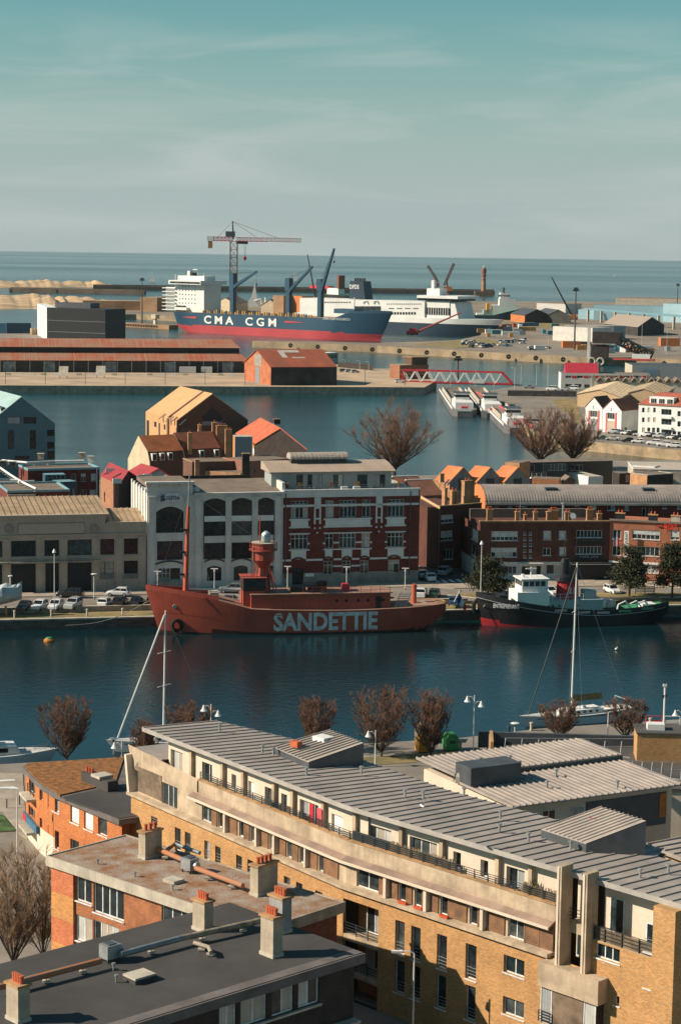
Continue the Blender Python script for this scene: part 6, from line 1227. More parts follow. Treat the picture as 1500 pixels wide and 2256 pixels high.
land('pavement', [(-150, 1319), (600, 1302), (920, 1291), (1000, 1296), (1345, 1290), (1620, 1300), (1620, 1280), (1340, 1278), (1055, 1279), (1000, 1284), (920, 1281), (-150, 1311)], 2.13, [m_concl, m_pave], 1.9)
land('parking_kerb', [(985, 1309), (1060, 1318), (1620, 1313), (1620, 1306), (1075, 1306)], 2.14, [m_concl, m_dry], 1.9)
land('side_street', [(925, 1284), (1000, 1284), (1052, 1278), (1000, 1240), (965, 1258), (935, 1230), (924, 1230)], 2.01, [m_asph, m_asph], 1.9)
for i in range(5): land('zebra_stripe', [(938+i*16, 1279-i*0.8), (946+i*16, 1279-i*0.8), (957+i*16, 1285-i*0.8), (947+i*16, 1285-i*0.8)], 2.018, [m_white, m_white], 1.95)
# ------------------------------------------------------------------ cars
CARM = {}
def car_meshes(kind):
    if kind in CARM: return CARM[kind]
    L_, W_, H_, hood, tail, cab0, cab1 = {'hatch': (4.0, 1.75, 1.5, 0.9, 1.0, -1.75, 0.95), 'sedan': (4.5, 1.8, 1.45, 0.9, 0.98, -1.3, 0.9), 'suv': (4.5, 1.85, 1.68, 1.05, 1.15, -2.05, 0.95), 'van': (5.0, 1.9, 2.0, 1.15, 1.3, -2.4, 1.7)}[kind]
    h2 = L_/2; n = 12; b = MB()
    st = []
    for i in range(n+1):
        t = -1+2*i/n; x = t*h2; zt_ = (hood if x > cab1-0.1 else tail) - (0.16 if abs(t) > 0.9 else 0)-max(0, (x-cab1)/(h2-cab1))*0.12; w_ = W_/2*(1-0.16*abs(t)**5)
        st.append([(x, -w_*0.92, 0.28), (x, -w_, 0.5), (x, -w_, zt_-0.12), (x, -w_*0.86, zt_), (x, w_*0.86, zt_), (x, w_, zt_-0.12), (x, w_, 0.5), (x, w_*0.92, 0.28)])
    for s_ in st: b.v += s_
    for i in range(n):
        for j in range(8): a, c = i*8+j, i*8+(j+1) % 8; b.f.append((a, c, c+8, a+8)); b.m.append(0)
    b.f.append(tuple(range(8))); b.m.append(0); b.f.append(tuple(range(n*8, n*8+8))[::-1]); b.m.append(0)
    def frust(x0, x1, z0, x0t, x1t, z1, w0, w1, g): g.v and None; k = len(g.v); g.v += [(x0, -w0, z0), (x1, -w0, z0), (x1, w0, z0), (x0, w0, z0), (x0t, -w1, z1), (x1t, -w1, z1), (x1t, w1, z1), (x0t, w1, z1)]; [(g.f.append(tuple(k+i for i in q)), g.m.append(0)) for q in ((4, 5, 6, 7), (0, 1, 5, 4), (1, 2, 6, 5), (2, 3, 7, 6), (3, 0, 4, 7))]; return g
    zc = min(hood, tail)-0.03; rear = 0.28 if kind in ('hatch', 'suv', 'van') else 0.75; fr = 0.85 if kind != 'van' else 0.7
    gl_ = frust(cab0, cab1, zc, cab0+rear, cab1-fr, H_-0.07, W_*0.455, W_*0.39, MB())
    rf = frust(cab0+rear-0.03, cab1-fr+0.03, H_-0.09, cab0+rear+0.1, cab1-fr-0.1, H_, W_*0.40, W_*0.35, MB())
    for xx in (cab0+rear*0.5, (cab0+cab1)/2-0.1, cab1-fr*0.5):
        for sg in (-1, 1):
            dx = rear*0.5 if xx < cab0+0.6 else (-fr*0.5 if xx > cab1-0.8 else 0)
            rf.tube((xx-dx, sg*W_*0.462, zc), (xx+dx, sg*W_*0.40, H_-0.05), 0.05, n=4)
    wh = MB().tube((0, -0.11, 0), (0, 0.11, 0), 0.32, n=14); hub = MB().tube((0, -0.13, 0), (0, 0.13, 0), 0.19, n=10)
    lt = MB().box(h2*0.93, h2*0.985, -0.18, 0.18, hood-0.34, hood-0.18); tl = MB().box(-h2*0.99, -h2*0.94, -0.12, 0.12, tail-0.42, tail-0.15)
    CARM[kind] = (b.mesh(), gl_.mesh(), rf.mesh(), wh.mesh(), hub.mesh(), lt.mesh(), tl.mesh(), L_, W_)
    for i, m in enumerate((None, glass(3), None, M('tyre', (0.015, 0.015, 0.016), 0.8), m_galv, M('lamp_glass', (0.7, 0.7, 0.68), 0.2), M('tail_lamp', (0.4, 0.02, 0.02), 0.3))): CARM[kind][i].materials.append(m or m_white)
    for p in CARM[kind][0].polygons: p.use_smooth = False
    return CARM[kind]
PAINT = {'white': (0.72, 0.72, 0.70), 'black': (0.018, 0.02, 0.022), 'grey': (0.16, 0.17, 0.18), 'silver': (0.42, 0.43, 0.43), 'red': (0.4, 0.03, 0.03), 'blue': (0.04, 0.09, 0.17), 'green': (0.03, 0.07, 0.05), 'beige': (0.5, 0.42, 0.3)}
def car(P, head, kind, col, label, grp, full=True):
    ms = car_meshes(kind); t = thing({'van': 'delivery_van'}.get(kind, 'car'), label, 'van' if kind == 'van' else 'car', P, R(head), grp); pm = M('car_paint_'+col, PAINT[col], 0.25, 0.02, 1, coat=0.6)
    def part(nm, me, loc=(0, 0, 0), m=None, par=None):
        o = bpy.data.objects.new(nm, me); COL.objects.link(o); o.parent = par or t; o.location = loc
        if m: o.material_slots[0].link = 'OBJECT'; o.material_slots[0].material = m
        return o
    part('body', ms[0], m=pm); part('windows', ms[1]); part('roof', ms[2], m=pm); L_, W_ = ms[7], ms[8]
    if full:
        for x in (-L_*0.3, L_*0.31):
            for y in (-1, 1): w = part('wheel', ms[3], (x, y*(W_/2-0.1), 0.32)); part('hubcap', ms[4], par=w)
        for y in (-1, 1): part('headlight', ms[5], (0, y*W_*0.33, 0)); part('tail_light', ms[6], (0, y*W_*0.38, 0))
    else:
        for x in (-L_*0.3, L_*0.31): part('wheel', ms[3], (x, -(W_/2-0.1), 0.32)); part('wheel', ms[3], (x, (W_/2-0.1), 0.32))
    return t
QC = 'cars along the museum quay road'
for px, py, hd, k, c, lb in [(55, 1343, -100, 'sedan', 'black', 'dark car parked nose out beside the wrapped boat'), (87, 1342, -105, 'hatch', 'white', 'white hatchback parked second from the wrapped boat'), (123, 1341, -100, 'hatch', 'white', 'white car parked behind the lamp post on the left quay'), (161, 1340, -105, 'suv', 'silver', 'silver SUV parked fourth from the wrapped boat'),
        (231, 1336, 80, 'hatch', 'white', 'white hatchback seen from behind right of the parking gap'), (266, 1335, 82, 'suv', 'black', 'black car right of the white hatchback on the quay'), (302, 1334, 80, 'sedan', 'black', 'black saloon second right of the white hatchback'), (337, 1333, 82, 'sedan', 'black', 'black saloon just behind the lightship bow'),
        (155, 1316, 172, 'suv', 'black', 'black SUV parked along the beige warehouse'), (261, 1313, 172, 'hatch', 'white', 'white hatchback parked along the beige warehouse'), (505, 1330, -105, 'sedan', 'grey', 'dark grey saloon behind the lightship forecastle'), (512, 1306, 175, 'suv', 'grey', 'dark SUV at the kerb of the white office'),
        (672, 1305, 176, 'suv', 'black', 'long black car at the red and white house kerb'), (733, 1321, 82, 'hatch', 'black', 'black hatchback behind the lightship funnel'), (766, 1320, -100, 'hatch', 'white', 'white car parked behind the lightship deckhouse'), (828, 1318, -98, 'hatch', 'silver', 'silver hatchback parked behind the lightship ladder'),
        (928, 1315, 82, 'suv', 'white', 'white SUV seen from behind near the orange post'), (957, 1315, 82, 'hatch', 'green', 'dark green hatchback right of the white SUV'), (1000, 1332, 85, 'hatch', 'blue', 'dark blue car hidden behind the tug bow tree'), (1096, 1312, 90, 'sedan', 'grey', 'grey car in the shade of the left pine'), (1211, 1311, -60, 'hatch', 'white', 'white hatchback between tug wheelhouse and funnel'), (1348, 1307, -70, 'hatch', 'white', 'white hatchback driving past the hotel'),
        (946, 1279, 100, 'hatch', 'white', 'nearest white car in the side street'), (928, 1272, 100, 'hatch', 'white', 'white car half hidden by the red and white house corner'), (981, 1266, 70, 'suv', 'silver', 'silver car at the right kerb of the side street'), (575, 1327, 82, 'hatch', 'grey', 'grey hatchback behind the lightship wheelhouse'), (625, 1326, 82, 'hatch', 'silver', 'silver hatchback left of the long black car')]:
    car(at3(px, py, 2.015), hd, k, c, lb, QC)
# ------------------------------------------------------------------ quay furniture
for px, pb, pt, k, lb in ((120, 1348, 1212, 'ball', 'tall white bell lamp at the left parked cars'), (207, 1320, 1264, 'mushroom', 'short lamp on the warehouse pavement'), (472, 1313, 1254, 'tee', 'flat headed white lamp before the white office'), (633, 1309, 1249, 'tee', 'flat headed white lamp at the white office corner'), (763, 1303, 1250, 'tee', 'flat headed white lamp before the red and white house'), (892, 1299, 1253, 'tee', 'flat headed white lamp at the side street corner'), (1058, 1330, 1194, 'ball', 'tall white bell lamp by the left pine'), (347, 1312, 1260, 'tee', 'dark headed lamp at the white office entrance')):
    lampat(px, pb, pt, lb, k, 2.05)
for i, px in enumerate((32, 113, 192, 270, 349, 850, 960, 1060)): t = thing('quay_post', ['leftmost short post on the lower quay', 'short post on the lower quay below the lamp', 'short post left of the crates on the lower quay', 'short post nearest the lightship bow', 'post right at the lightship bow', 'post behind the lightship stern house', 'post by the lightship flag', 'post at the tug bow'][i], 'bollard', at3(px, 1362-0.022*px, 1.6), 0, 'lower quay posts'); MB().cyl(0, 0, 0, 1.0, 0.16, n=8).lathe([(0.2, 0.95), (0.22, 1.1), (0.1, 1.2)], n=8).build('post', m_concl, t)
def pine(P, h, w, seed, label):
    t = thing('pine_tree', label, 'tree', P, 0, 'pines along the quay road'); rr = random.Random(seed); tk = MB().tube((0, 0, 0), (0.1, 0, h*0.6), 0.2, 0.1, n=8); cr_ = MB()
    for i in range(30):
        a = rr.uniform(0, 6.28); z = h*rr.uniform(0.25, 0.97); e = (1-(z/h-0.25)**1.3)*w*0.55*rr.uniform(0.55, 1.0); c = Vector((math.cos(a)*e*0.75, math.sin(a)*e*0.75, z)); tk.tube((0.05, 0, z*0.75), c, 0.06, 0.03, n=4); s_ = w*rr.uniform(0.11, 0.2)
        for _ in range(230):
            d = Vector((rr.gauss(0, 1), rr.gauss(0, 1), rr.gauss(0, 0.55)))*s_*0.75; p = c+d; u = Vector((rr.uniform(-1, 1), rr.uniform(-1, 1), rr.uniform(0, 1))).normalized()*0.42; v = u.cross(Vector((rr.uniform(-1, 1), rr.uniform(-1, 1), 0.3))).normalized()*0.10
            cr_.poly([p, p+u*0.5+v, p+u, p+u*0.5-v])
    tk.build('trunk', m_bark, t); cr_.build('crown', M('pine_needles', (0.042, 0.046, 0.019), 0.9, 0.4, 0.5, c2=(0.022, 0.026, 0.012)), t)
for px, pb, pt, pw, lb in ((1075, 1311, 1236, 92, 'dark pine tree behind the tug bow'), (1386, 1316, 1205, 76, 'dark pine tree before the hotel front'), (1480, 1317, 1198, 80, 'dark pine tree at the right edge of the quay')): P = at3(px, pb, 2.0); pine(P, ZA(P, pt)-2.0, pw*math.hypot(P[0], P[1])/FPX, int(px), lb)
t = thing('picnic_bench', 'slatted wooden bench beside the right pines', 'bench', at3(1420, 1309, 2.1), 0.1)
for k in range(4): MB().box(-1.8, 1.8, -0.1, 0.0, 0.35+k*0.28, 0.5+k*0.28).build('slat', m_concl, t)
for x in (-1.6, 0, 1.6): MB().box(x-0.06, x+0.06, 0.005, 0.1, 0, 1.4).build('leg', m_rail, t)
# wrapped boat ashore
t = thing('wrapped_boat', 'boat hull ashore wrapped in white sheeting at the left edge', 'boat', at3(-8, 1356, 1.6), FQ.rz)
b = MB(); n = 14
for i in range(n+1):
    u = i/n; x = -7+u*11.0; w0 = 1.9*min(1, (1.02-u)*3.0)**0.6; zk = 0.9+u*u*1.6; zt_ = 3.0+0.25*math.sin(i*1.9)+u*0.8
    b.v += [(x, 0, zk), (x, -w0*0.85, zk+0.8), (x, -w0, zt_-0.2), (x, -w0*0.75, zt_+0.9+0.15*math.sin(i*2.7)), (x, 0, zt_+1.35), (x, w0*0.75, zt_+0.9), (x, w0, zt_-0.2), (x, w0*0.85, zk+0.8)]
for i in range(n):
    for j in range(8): a, c = i*8+j, i*8+(j+1) % 8; b.f.append((a, c, c+8, a+8)); b.m.append(0)
b.f.append(tuple(range(n*8, n*8+8))[::-1]); b.m.append(0); b.build('wrapped_hull', M('white_sheet', (0.42, 0.47, 0.48), 0.45, 0.12, 0.8), t)
for x in (-4, 1.5): MB().box(x-0.15, x+0.15, -1.2, 1.2, 0, 1.3).build('cradle', m_rust, t)
MB().cyl(2.2, 0, 4.8, 6.2, 0.08, n=6).cyl(2.2, 0, 6.2, 6.35, 0.35, n=8).build('mast_stub', m_white, t)
# ------------------------------------------------------------------ ships: hull generator
class Hull:
    """lofted hull, bow at x=0 (or at x=L when flip), near side at y=0, centre line at y=B/2"""
    def __init__(s, L_, B_, sheer, rake=2.0, zk=-1.0, fd=0.25, fw=0.4, ad=0.12, aw=0.25, counter=0.1, czl=2.0, flip=False, nT=44, nS=10, pw=0.7):
        s.__dict__.update(locals()); s.s = s if False else None
    def bd(s, t): return s.B_/2*(1-max(0, (s.fd-t)/s.fd)**2.2)**0.9*(1-0.35*max(0, (t-1+s.ad)/s.ad)**2)
    def bw(s, t): return s.B_/2*(1-max(0, (s.fw-t)/s.fw)**1.7)*(1-max(0, (t-1+s.aw)/s.aw)**2.0)
    def zb(s, t): return s.zk+(max(0, (t-1+s.counter)/s.counter)**1.5)*(s.czl-s.zk)
    def pt(s, t, u):
        z0 = s.zb(t); z1 = s.sheer(t); z = z0+(z1-z0)*u; v = max(0.0, min(1.0, (z-s.zk)/(z1-s.zk)))
        b_ = s.bw(t)+(s.bd(t)-s.bw(t))*v**s.pw
        if t > 1-s.counter: b_ = s.bd(t)*(0.55+0.45*v)*min(1, 0.25+u*1.2) if False else max(b_*0.999, s.bd(t)*(0.3+0.7*u))
        x = t*s.L_-s.rake*max(0, v*1.15-0.15)*max(0, 1-t/0.3)**2
        return x, max(0.0, b_), z
    def X(s, x): return s.L_-x if s.flip else x
    def mb(s, bands=None):
        b = MB(); 
        for i in range(s.nT+1):
            t = (i/s.nT)**1.25
            for sg in (-1, 1):
                for j in range(s.nS+1): x, w_, z = s.pt(t, j/s.nS); b.v.append((s.X(x), s.B_/2+sg*w_, z))
        st = 2*(s.nS+1)
        for i in range(s.nT):
            for sg in (0, 1):
                for j in range(s.nS):
                    a = i*st+sg*(s.nS+1)+j; q = (a, a+st, a+st+1, a+1); zc = sum(b.v[k][2] for k in q)/4
                    b.f.append(q if (sg == 0) != s.flip else q[::-1]); b.m.append(bands(zc, b.v[q[0]][0]) if bands else 0)
            a = i*st+s.nS; c = i*st+2*s.nS+1
            dz = 0.0; b.f.append((a, a+st, c+st, c)); b.m.append(9)
        a = s.nT*st; b.f.append(tuple(a+j for j in range(s.nS+1))+tuple(a+s.nS+1+j for j in range(s.nS, -1, -1))); b.m.append(bands(s.sheer(1)-0.5, s.L_) if bands else 0)
        return b
    def build(s, par, hullm, deckm, bands=None):
        b = s.mb(bands); ms = list(hullm)+[deckm]; b.m = [len(hullm) if m == 9 else m for m in b.m]
        # the deck lies a little below the rail
        h = b.build('hull', ms, par)
        return h
    def side(s, x, z):
        xx = s.X(x); t = min(0.999, max(0.001, xx/s.L_))
        for _ in range(6): z1 = s.sheer(t); v = max(0, min(1, (z-s.zk)/(z1-s.zk))); t = min(0.999, max(0.001, (xx+s.rake*max(0, v*1.15-0.15)*max(0, 1-t/0.3)**2)/s.L_))
        return s.B_/2-(s.bw(t)+(s.bd(t)-s.bw(t))*v**s.pw)
    def band(s, par, z0f, z1f, mat, name, t0=0.0, t1=1.0, off=0.05, n=50):
        """strip that follows the near side between heights z0f(t), z1f(t)"""
        b = MB()
        for i in range(n):
            q = []
            for k in (i, i+1):
                t = t0+(t1-t0)*k/n; 
                for zf in (z0f, z1f):
                    z = zf(t); u = (z-s.zb(t))/(s.sheer(t)-s.zb(t)); x, w_, z = s.pt(t, u); q.append((s.X(x), s.B_/2-w_-off, z))
            b.poly([q[0], q[2], q[3], q[1]])
        return b.build(name, mat, par)
def bulwark(H, par, mat, t0, t1, h, name='bulwark', n=30, th=0.12, both=True):
    for sg in ((-1, 1) if both else (-1,)):
        b = MB()
        for i in range(n):
            q = []
            for k in (i, i+1): t = t0+(t1-t0)*k/n; x, w_, z = H.pt(t, 1.0); q.append(((H.X(x), H.B_/2+sg*w_, z-0.02), (H.X(x), H.B_/2+sg*max(0, w_-th), z-0.02), h(t) if callable(h) else h))
            (a, ai, ha), (c, ci, hc) = q; U = lambda p, hh: (p[0], p[1], p[2]+hh)
            b.poly([a, c, U(c, hc), U(a, ha)]); b.poly([ai, U(ai, ha), U(ci, hc), ci]); b.poly([U(a, ha), U(c, hc), U(ci, hc), U(ai, ha)])
        b.build(name, mat, par)
# lightship
m_lred = M('lightship_red', (0.42, 0.08, 0.048), 0.45, 0.15, 0.25, streak=0.3, c2=(0.34, 0.07, 0.045)); m_boot = M('boot_dark', (0.07, 0.028, 0.022), 0.8, 0.2, 0.4); m_deckr = M('ship_deck', (0.30, 0.17, 0.12), 0.85, 0.15, 0.4)
F = Fr(G(357, 1404, 0), G(985, 1391, 0), 'lightship', 'red lightship with light tower moored at the museum quay', 'ship'); L_ = F.len
def shl(t): return 6.9-7.5*t if t < 0.2 else (5.4-(t-0.2)*12 if t < 0.31 else (4.08-0.5*math.sin((t-0.31)/0.69*3.14)+0.25*(t-0.31)))
H = Hull(L_, 7.8, shl, rake=2.2, zk=-1.2, fd=0.42, fw=0.52, ad=0.16, aw=0.35, counter=0.14, czl=2.6)
H.build(F.o, [m_lred, m_boot], m_deckr, lambda z, x: 1 if z < 0.5 else 0)
bulwark(H, F.o, m_lred, 0.0, 0.2, 0.75); H.band(F.o, lambda t: 3.05+2.0*max(0, 0.35-t), lambda t: 3.17+2.0*max(0, 0.35-t), m_lred, 'rubbing_strake', 0.02, 0.42, 0.14)
r = (F.xz(603, 1368, 0)[0], F.xz(832, 1366, 0)[0], F.xz(715, 1387, 0)[1], F.xz(715, 1349, 0)[1])
text(F.o, 'SANDETTIE', r[0], r[2], r[3]-r[2], 0, M('worn_white', (0.68, 0.68, 0.64), 0.7, 0.15, 1.2, c2=(0.46, 0.43, 0.40)), width=r[1]-r[0], bold=0.035, fn=lambda x, z: H.side(x, z), depth=0.05)
YC = 3.9; lx = lambda px, py=1320: F.xz(px, py, YC)[0]; lz = lambda px, py: F.xz(px, py, YC)[1]
za = 3.5
MB().box(lx(548), lx(852), 1.2, 6.6, za, 6.1).build('deckhouse', m_lred, F.o); MB().box(lx(546), lx(856), 0.9, 6.9, 6.1, 6.25).build('house_deck', m_deckr, F.o)
for px in (735, 756, 782, 803, 836): MB().tube((lx(px), 1.21, 5.0), (lx(px), 1.14, 5.0), 0.26, n=12).build('porthole', m_black, F.o)
MB().box(lx(820), lx(832), 1.13, 1.19, 3.7, 5.6).build('door', m_black, F.o)
MB().box(lx(532), lx(580), 2.0, 5.8, za, 6.6).build('wheelhouse_base', m_lred, F.o); MB().box(lx(532), lx(581), 1.9, 5.9, 6.6, 8.6).build('wheelhouse', M('dark_brown_paint', (0.05, 0.03, 0.025), 0.6), F.o); MB().box(lx(530), lx(583), 1.7, 6.1, 8.6, 8.75).build('wheelhouse_roof', m_lred, F.o)
for k in range(3): MB().box(lx(534)+0.3+k*1.0, lx(534)+1.1+k*1.0, 1.84, 1.88, 7.3, 8.2).build('pane', glass(1), F.o)
tw = lx(579); zd0, zd1 = lz(579, 1232), lz(579, 1196)
MB().lathe([(0.95, 6.2), (0.75, 8.6), (0.7, zd0-1.4), (1.75, zd0-0.05), (1.78, zd0)], tw, YC, n=16).build('tower_column', m_lred, F.o); MB().lathe([(1.7, zd0), (1.7, zd1)], tw, YC, n=18).build('tower_drum', m_lred, F.o)
MB().lathe([(2.25, zd0+1.45), (2.25, zd0+1.6)], tw, YC, n=20).build('gallery', m_lred, F.o); MB().lathe([(1.85, zd1), (1.85, zd1+0.12)], tw, YC, n=18).build('drum_top', m_concl, F.o)
g = MB()
for k in range(14): a = k/14*6.283; g.cyl(tw+2.15*math.cos(a), YC+2.15*math.sin(a), zd0+1.6, zd0+2.7, 0.04, n=4)
for z in (zd0+2.15, zd0+2.7): g.path([(tw+2.15*math.cos(k/14*6.283), YC+2.15*math.sin(k/14*6.283), z) for k in range(15)], 0.04, 4)
g.build('gallery_rail', m_lred, F.o)
zl = zd1+0.12; MB().lathe([(0.6, zl), (0.75, zl+0.3), (0.75, zl+1.2), (0.6, zl+1.5), (0.25, zl+1.75)], tw+0.4, YC, n=12).build('lantern', M('lantern_grey', (0.42, 0.5, 0.5), 0.25, 0.3, 4), F.o)
MB().cyl(lx(571), YC, zd1, lz(571, 1135), 0.08, n=6).build('tower_pole', m_lred, F.o)
for k in range(4):
    sx, sy = [(-1, -1), (1, -1), (1, 1), (-1, 1)][k]; MB().tube((tw+sx*2.0, YC+sy*1.9, 6.2), (tw+sx*0.9, YC+sy*0.9, zd0-0.8), 0.09, n=6).build('tower_strut', m_lred, F.o)
ld = MB(); xl = lx(555)
for sgn in (0, 0.45): ld.cyl(xl+sgn-0.2, YC-0.6, 6.2, zd0+1.6, 0.05, n=4)
for k in range(26): zz = 6.4+k*(zd0-5)/26; ld.tube((xl-0.2, YC-0.6, zz), (xl+0.25, YC-0.6, zz), 0.035, n=4)
ld.build('ladder', m_lred, F.o)
MB().cyl(lx(592), YC, 6.2, lz(592, 1265), 0.28, n=8).build('vent_trunk', m_lred, F.o); MB().cyl(lx(601), YC, 6.2, zd0, 0.07, n=5).build('stay_pole', m_galv, F.o)
mz = lz(412, 1062); m_mast = M('mast_red', (0.55, 0.11, 0.055), 0.55, 0.1)
MB().tube((lx(408), YC, 4.9), (lx(414), YC, mz*0.84), 0.46, 0.26, n=12).build('mast', m_mast, F.o); MB().tube((lx(414), YC, mz*0.84), (lx(416), YC, mz+1.0), 0.16, 0.08, n=8).build('mast_top', m_galv, F.o)
for dz in (9.0, 12.5, 16): MB().box(lx(408)-0.8, lx(408)+0.5, YC-0.3, YC+0.3, dz, dz+0.3).build('mast_fitting', m_black, F.o)
MB().tube((lx(413), YC, 6.8), (lx(530), YC, 6.6), 0.14, n=8).build('boom', m_white, F.o)
for a, c in (((416, 1075), (338, 1306)), ((416, 1075), (470, 1328)), ((416, 1085), (578, 1196))): MB().tube((lx(a[0]), YC, lz(*a)), (lx(c[0]), YC-0.5, lz(*c)), 0.03, n=3).build('stay', m_galv, F.o)
MB().cyl(lx(708), YC, 6.2, lz(708, 1290), 0.82, n=14).build('funnel', m_lred, F.o); MB().cyl(lx(708), YC, lz(708, 1290), lz(708, 1281), 0.86, n=14).build('funnel_cap', m_boot, F.o)
MB().cyl(lx(912), YC, za, lz(912, 1287), 0.4, n=10).build('aft_post', m_mast, F.o)
st_ = MB(); xs_ = lx(862)
for k in range(9): st_.box(xs_-0.2+k*0.12, xs_+1.6+k*0.12, 0.9, 1.2, za+0.15+k*0.3, za+0.22+k*0.3)
st_.tube((xs_-0.2, 0.9, za), (xs_+0.9, 0.9, za+2.8), 0.06, n=4).tube((xs_+1.6, 0.9, za), (xs_+2.6, 0.9, za+2.8), 0.06, n=4); st_.build('companion_ladder', m_galv, F.o)
for i, (px, w_, h, m) in enumerate(((470, 1.4, 0.9, m_concl), (388, 2.0, 0.9, m_black), (430, 1.6, 0.8, m_black), (655, 2.2, 0.8, m_black), (760, 1.0, 1.0, m_red), (945, 2.6, 0.6, m_concl), (968, 1.6, 0.8, m_ledge), (690, 1.6, 0.7, m_boot))): b_ = 5.5 if px < 480 else (6.25 if px < 850 else za); MB().box(lx(px)-w_/2, lx(px)+w_/2, YC-1.2, YC+0.8, b_-0.6, b_+h).build('deck_fitting', m, F.o)
rail(F.o, lx(440), lx(478), 1.2, 5.0, 0.9, 3, 0.9, m_lred); rail(F.o, lx(660), lx(850), 1.0, 6.25, 1.0, 2, 1.6, m_lred)
MB().tube((lx(1000), YC, 4.0), (lx(1012), YC, lz(1012, 1302)), 0.06, n=5).build('flag_staff', m_lamp, F.o)
for k, m in enumerate((MATS['flag_blue'], m_white, MATS['flag_red'])): u = lx(1003)+0.5; zz = lz(1012, 1306); MB().poly([(u+k*0.45, YC-0.05*k, zz-k*0.75), (u+0.5+k*0.45, YC-0.05*k-0.1, zz-0.7-k*0.75), (u+0.35+k*0.42, YC, zz-2.2-k*0.45), (u-0.25+k*0.42, YC, zz-1.5-k*0.45)]).build('flag_stripe', m, F.o)
tf = MB().path([(lx(388)+0.75*math.cos(k*0.524), H.side(lx(388), 1.2)-0.35, 1.3+0.85*math.sin(k*0.524)) for k in range(13)], 0.28, 8).build('tyre_fender', M('tyre', (0.015,)*3), F.o)
MB().tube((lx(383), H.side(lx(383), 4.2)-0.15, 4.3), (lx(383), H.side(lx(383), 4.2)+0.2, 4.3), 0.32, n=10).build('hawse_pipe', m_concl, F.o)
# harbour tug
m_tblack = M('tug_black', (0.022, 0.024, 0.026), 0.5, 0.2, 0.3); m_tred = M('tug_red', (0.42, 0.03, 0.035), 0.55, 0.1); m_tgrey = M('tug_grey', (0.30, 0.37, 0.38), 0.6, 0.06); m_tgreen = M('tug_green', (0.05, 0.26, 0.12), 0.6, 0.1)
F = Fr(G(1076, 1386, 0), G(1478, 1375, 0), 'harbour_tug', 'black hulled tug with white wheelhouse and red funnel', 'tug'); L_ = F.len
def sht(t): return 1.75+2.9*max(0, 1-t/0.62)**1.7+1.0*max(0, (t-0.6)/0.4)**1.8
H = Hull(L_, 7.0, sht, rake=1.2, zk=-1.0, fd=0.26, fw=0.38, ad=0.2, aw=0.35, counter=0.16, czl=1.6)
H.build(F.o, [m_tblack, m_tred], m_tgreen, lambda z, x: 1 if z < 1.0-x*0.11 else 0)
bulwark(H, F.o, m_tblack, 0.0, 1.0, 0.85); YC = 3.8; H.band(F.o, lambda t: sht(t)-0.25, lambda t: sht(t)-0.1, m_black, 'rubbing_strake', 0.0, 0.98, 0.16); bulw = H.band(F.o, lambda t: sht(t)-0.06, lambda t: sht(t)+0.0, m_white, 'white_line', 0.0, 0.98, 0.06)
a = F.rect(1088, 1327, 1135, 1339); text(F.o, 'ENTREPRENANT', a[0]+0.4, a[2]-0.25, 0.7, 0, m_white, width=a[1]-a[0]+0.3, bold=0.03, fn=lambda x, z: H.side(x, z), depth=0.22)
MB().box(lx(1130), lx(1200), 1.4, 6.2, 2.2, lz(1160, 1300)).build('bridge_house', m_white, F.o)
zw0, zw1 = lz(1168, 1300), lz(1168, 1274)
cx0, cx1 = lx(1142), lx(1198); wl = MB().wall(cx0, cx1, zw0, zw1, [(cx0+0.25+k*0.95, cx0+1.05+k*0.95, zw0+0.9, zw1-0.2) for k in range(4)], 1.9, 0.1); wl.box(cx0+0.002, cx1-0.002, 2.05, 5.7, zw0, zw1-0.01); wl.build('wheelhouse', m_white, F.o)
for k in range(4): MB().box(cx0+0.25+k*0.95, cx0+1.05+k*0.95, 1.96, 1.99, zw0+0.9, zw1-0.2).build('pane', glass(1), F.o)
for k in range(3): MB().box(cx0-0.02, cx0-0.005, 2.2+k*1.15, 3.2+k*1.15, zw0+0.9, zw1-0.2).build('pane', glass(0), F.o)
MB().box(cx0-0.3, cx1+0.2, 1.6, 6.0, zw1, zw1+0.2).build('wheelhouse_roof', m_white, F.o); MB().path([(lx(1168), YC, zw1), (lx(1168), YC, zw1+1.8)], 0.1, 6).box(lx(1168)-0.9, lx(1168)+0.9, YC-0.1, YC+0.1, zw1+1.5, zw1+1.65).cyl(lx(1150), YC, zw1, zw1+0.7, 0.3, n=8).build('radar_mast', m_white, F.o)
MB().box(lx(1200), lx(1318), 1.5, 6.1, 1.8, lz(1250, 1317)).build('deckhouse', m_tgrey, F.o); zdh = lz(1250, 1317)
for px in (1188, 1198, 1208, 1222, 1262): MB().tube((lx(px), 1.52, zdh-0.9), (lx(px), 1.38, zdh-0.9), 0.17, n=8).build('porthole', m_black, F.o)
rail(F.o, lx(1156), lx(1275), 1.6, zdh, 1.0, 2, 1.3, m_white)
fz0, fz1 = zdh, lz(1248, 1279); fx = lx(1249)
MB().lathe([(1.9, fz0), (1.75, fz1)], fx, YC, n=20, sy=0.75).build('funnel', m_tred, F.o); MB().lathe([(1.77, fz1), (1.65, fz1+0.6), (0.9, fz1+1.1), (0.75, fz1+3.0), (0.6, fz1+3.6)], fx-0.5, YC, n=16, sy=0.75).build('funnel_top', m_tblack, F.o)
text(F.o, '21', lx(1251)-0.5, (fz0+fz1)/2-0.45, 1.0, YC-1.40, m_white, width=1.1, bold=0.02)
MB().path([(fx-0.9, YC, fz1+2), (fx-0.5, YC, lz(1237, 1168))], 0.07, 5).build('mast', m_black, F.o)
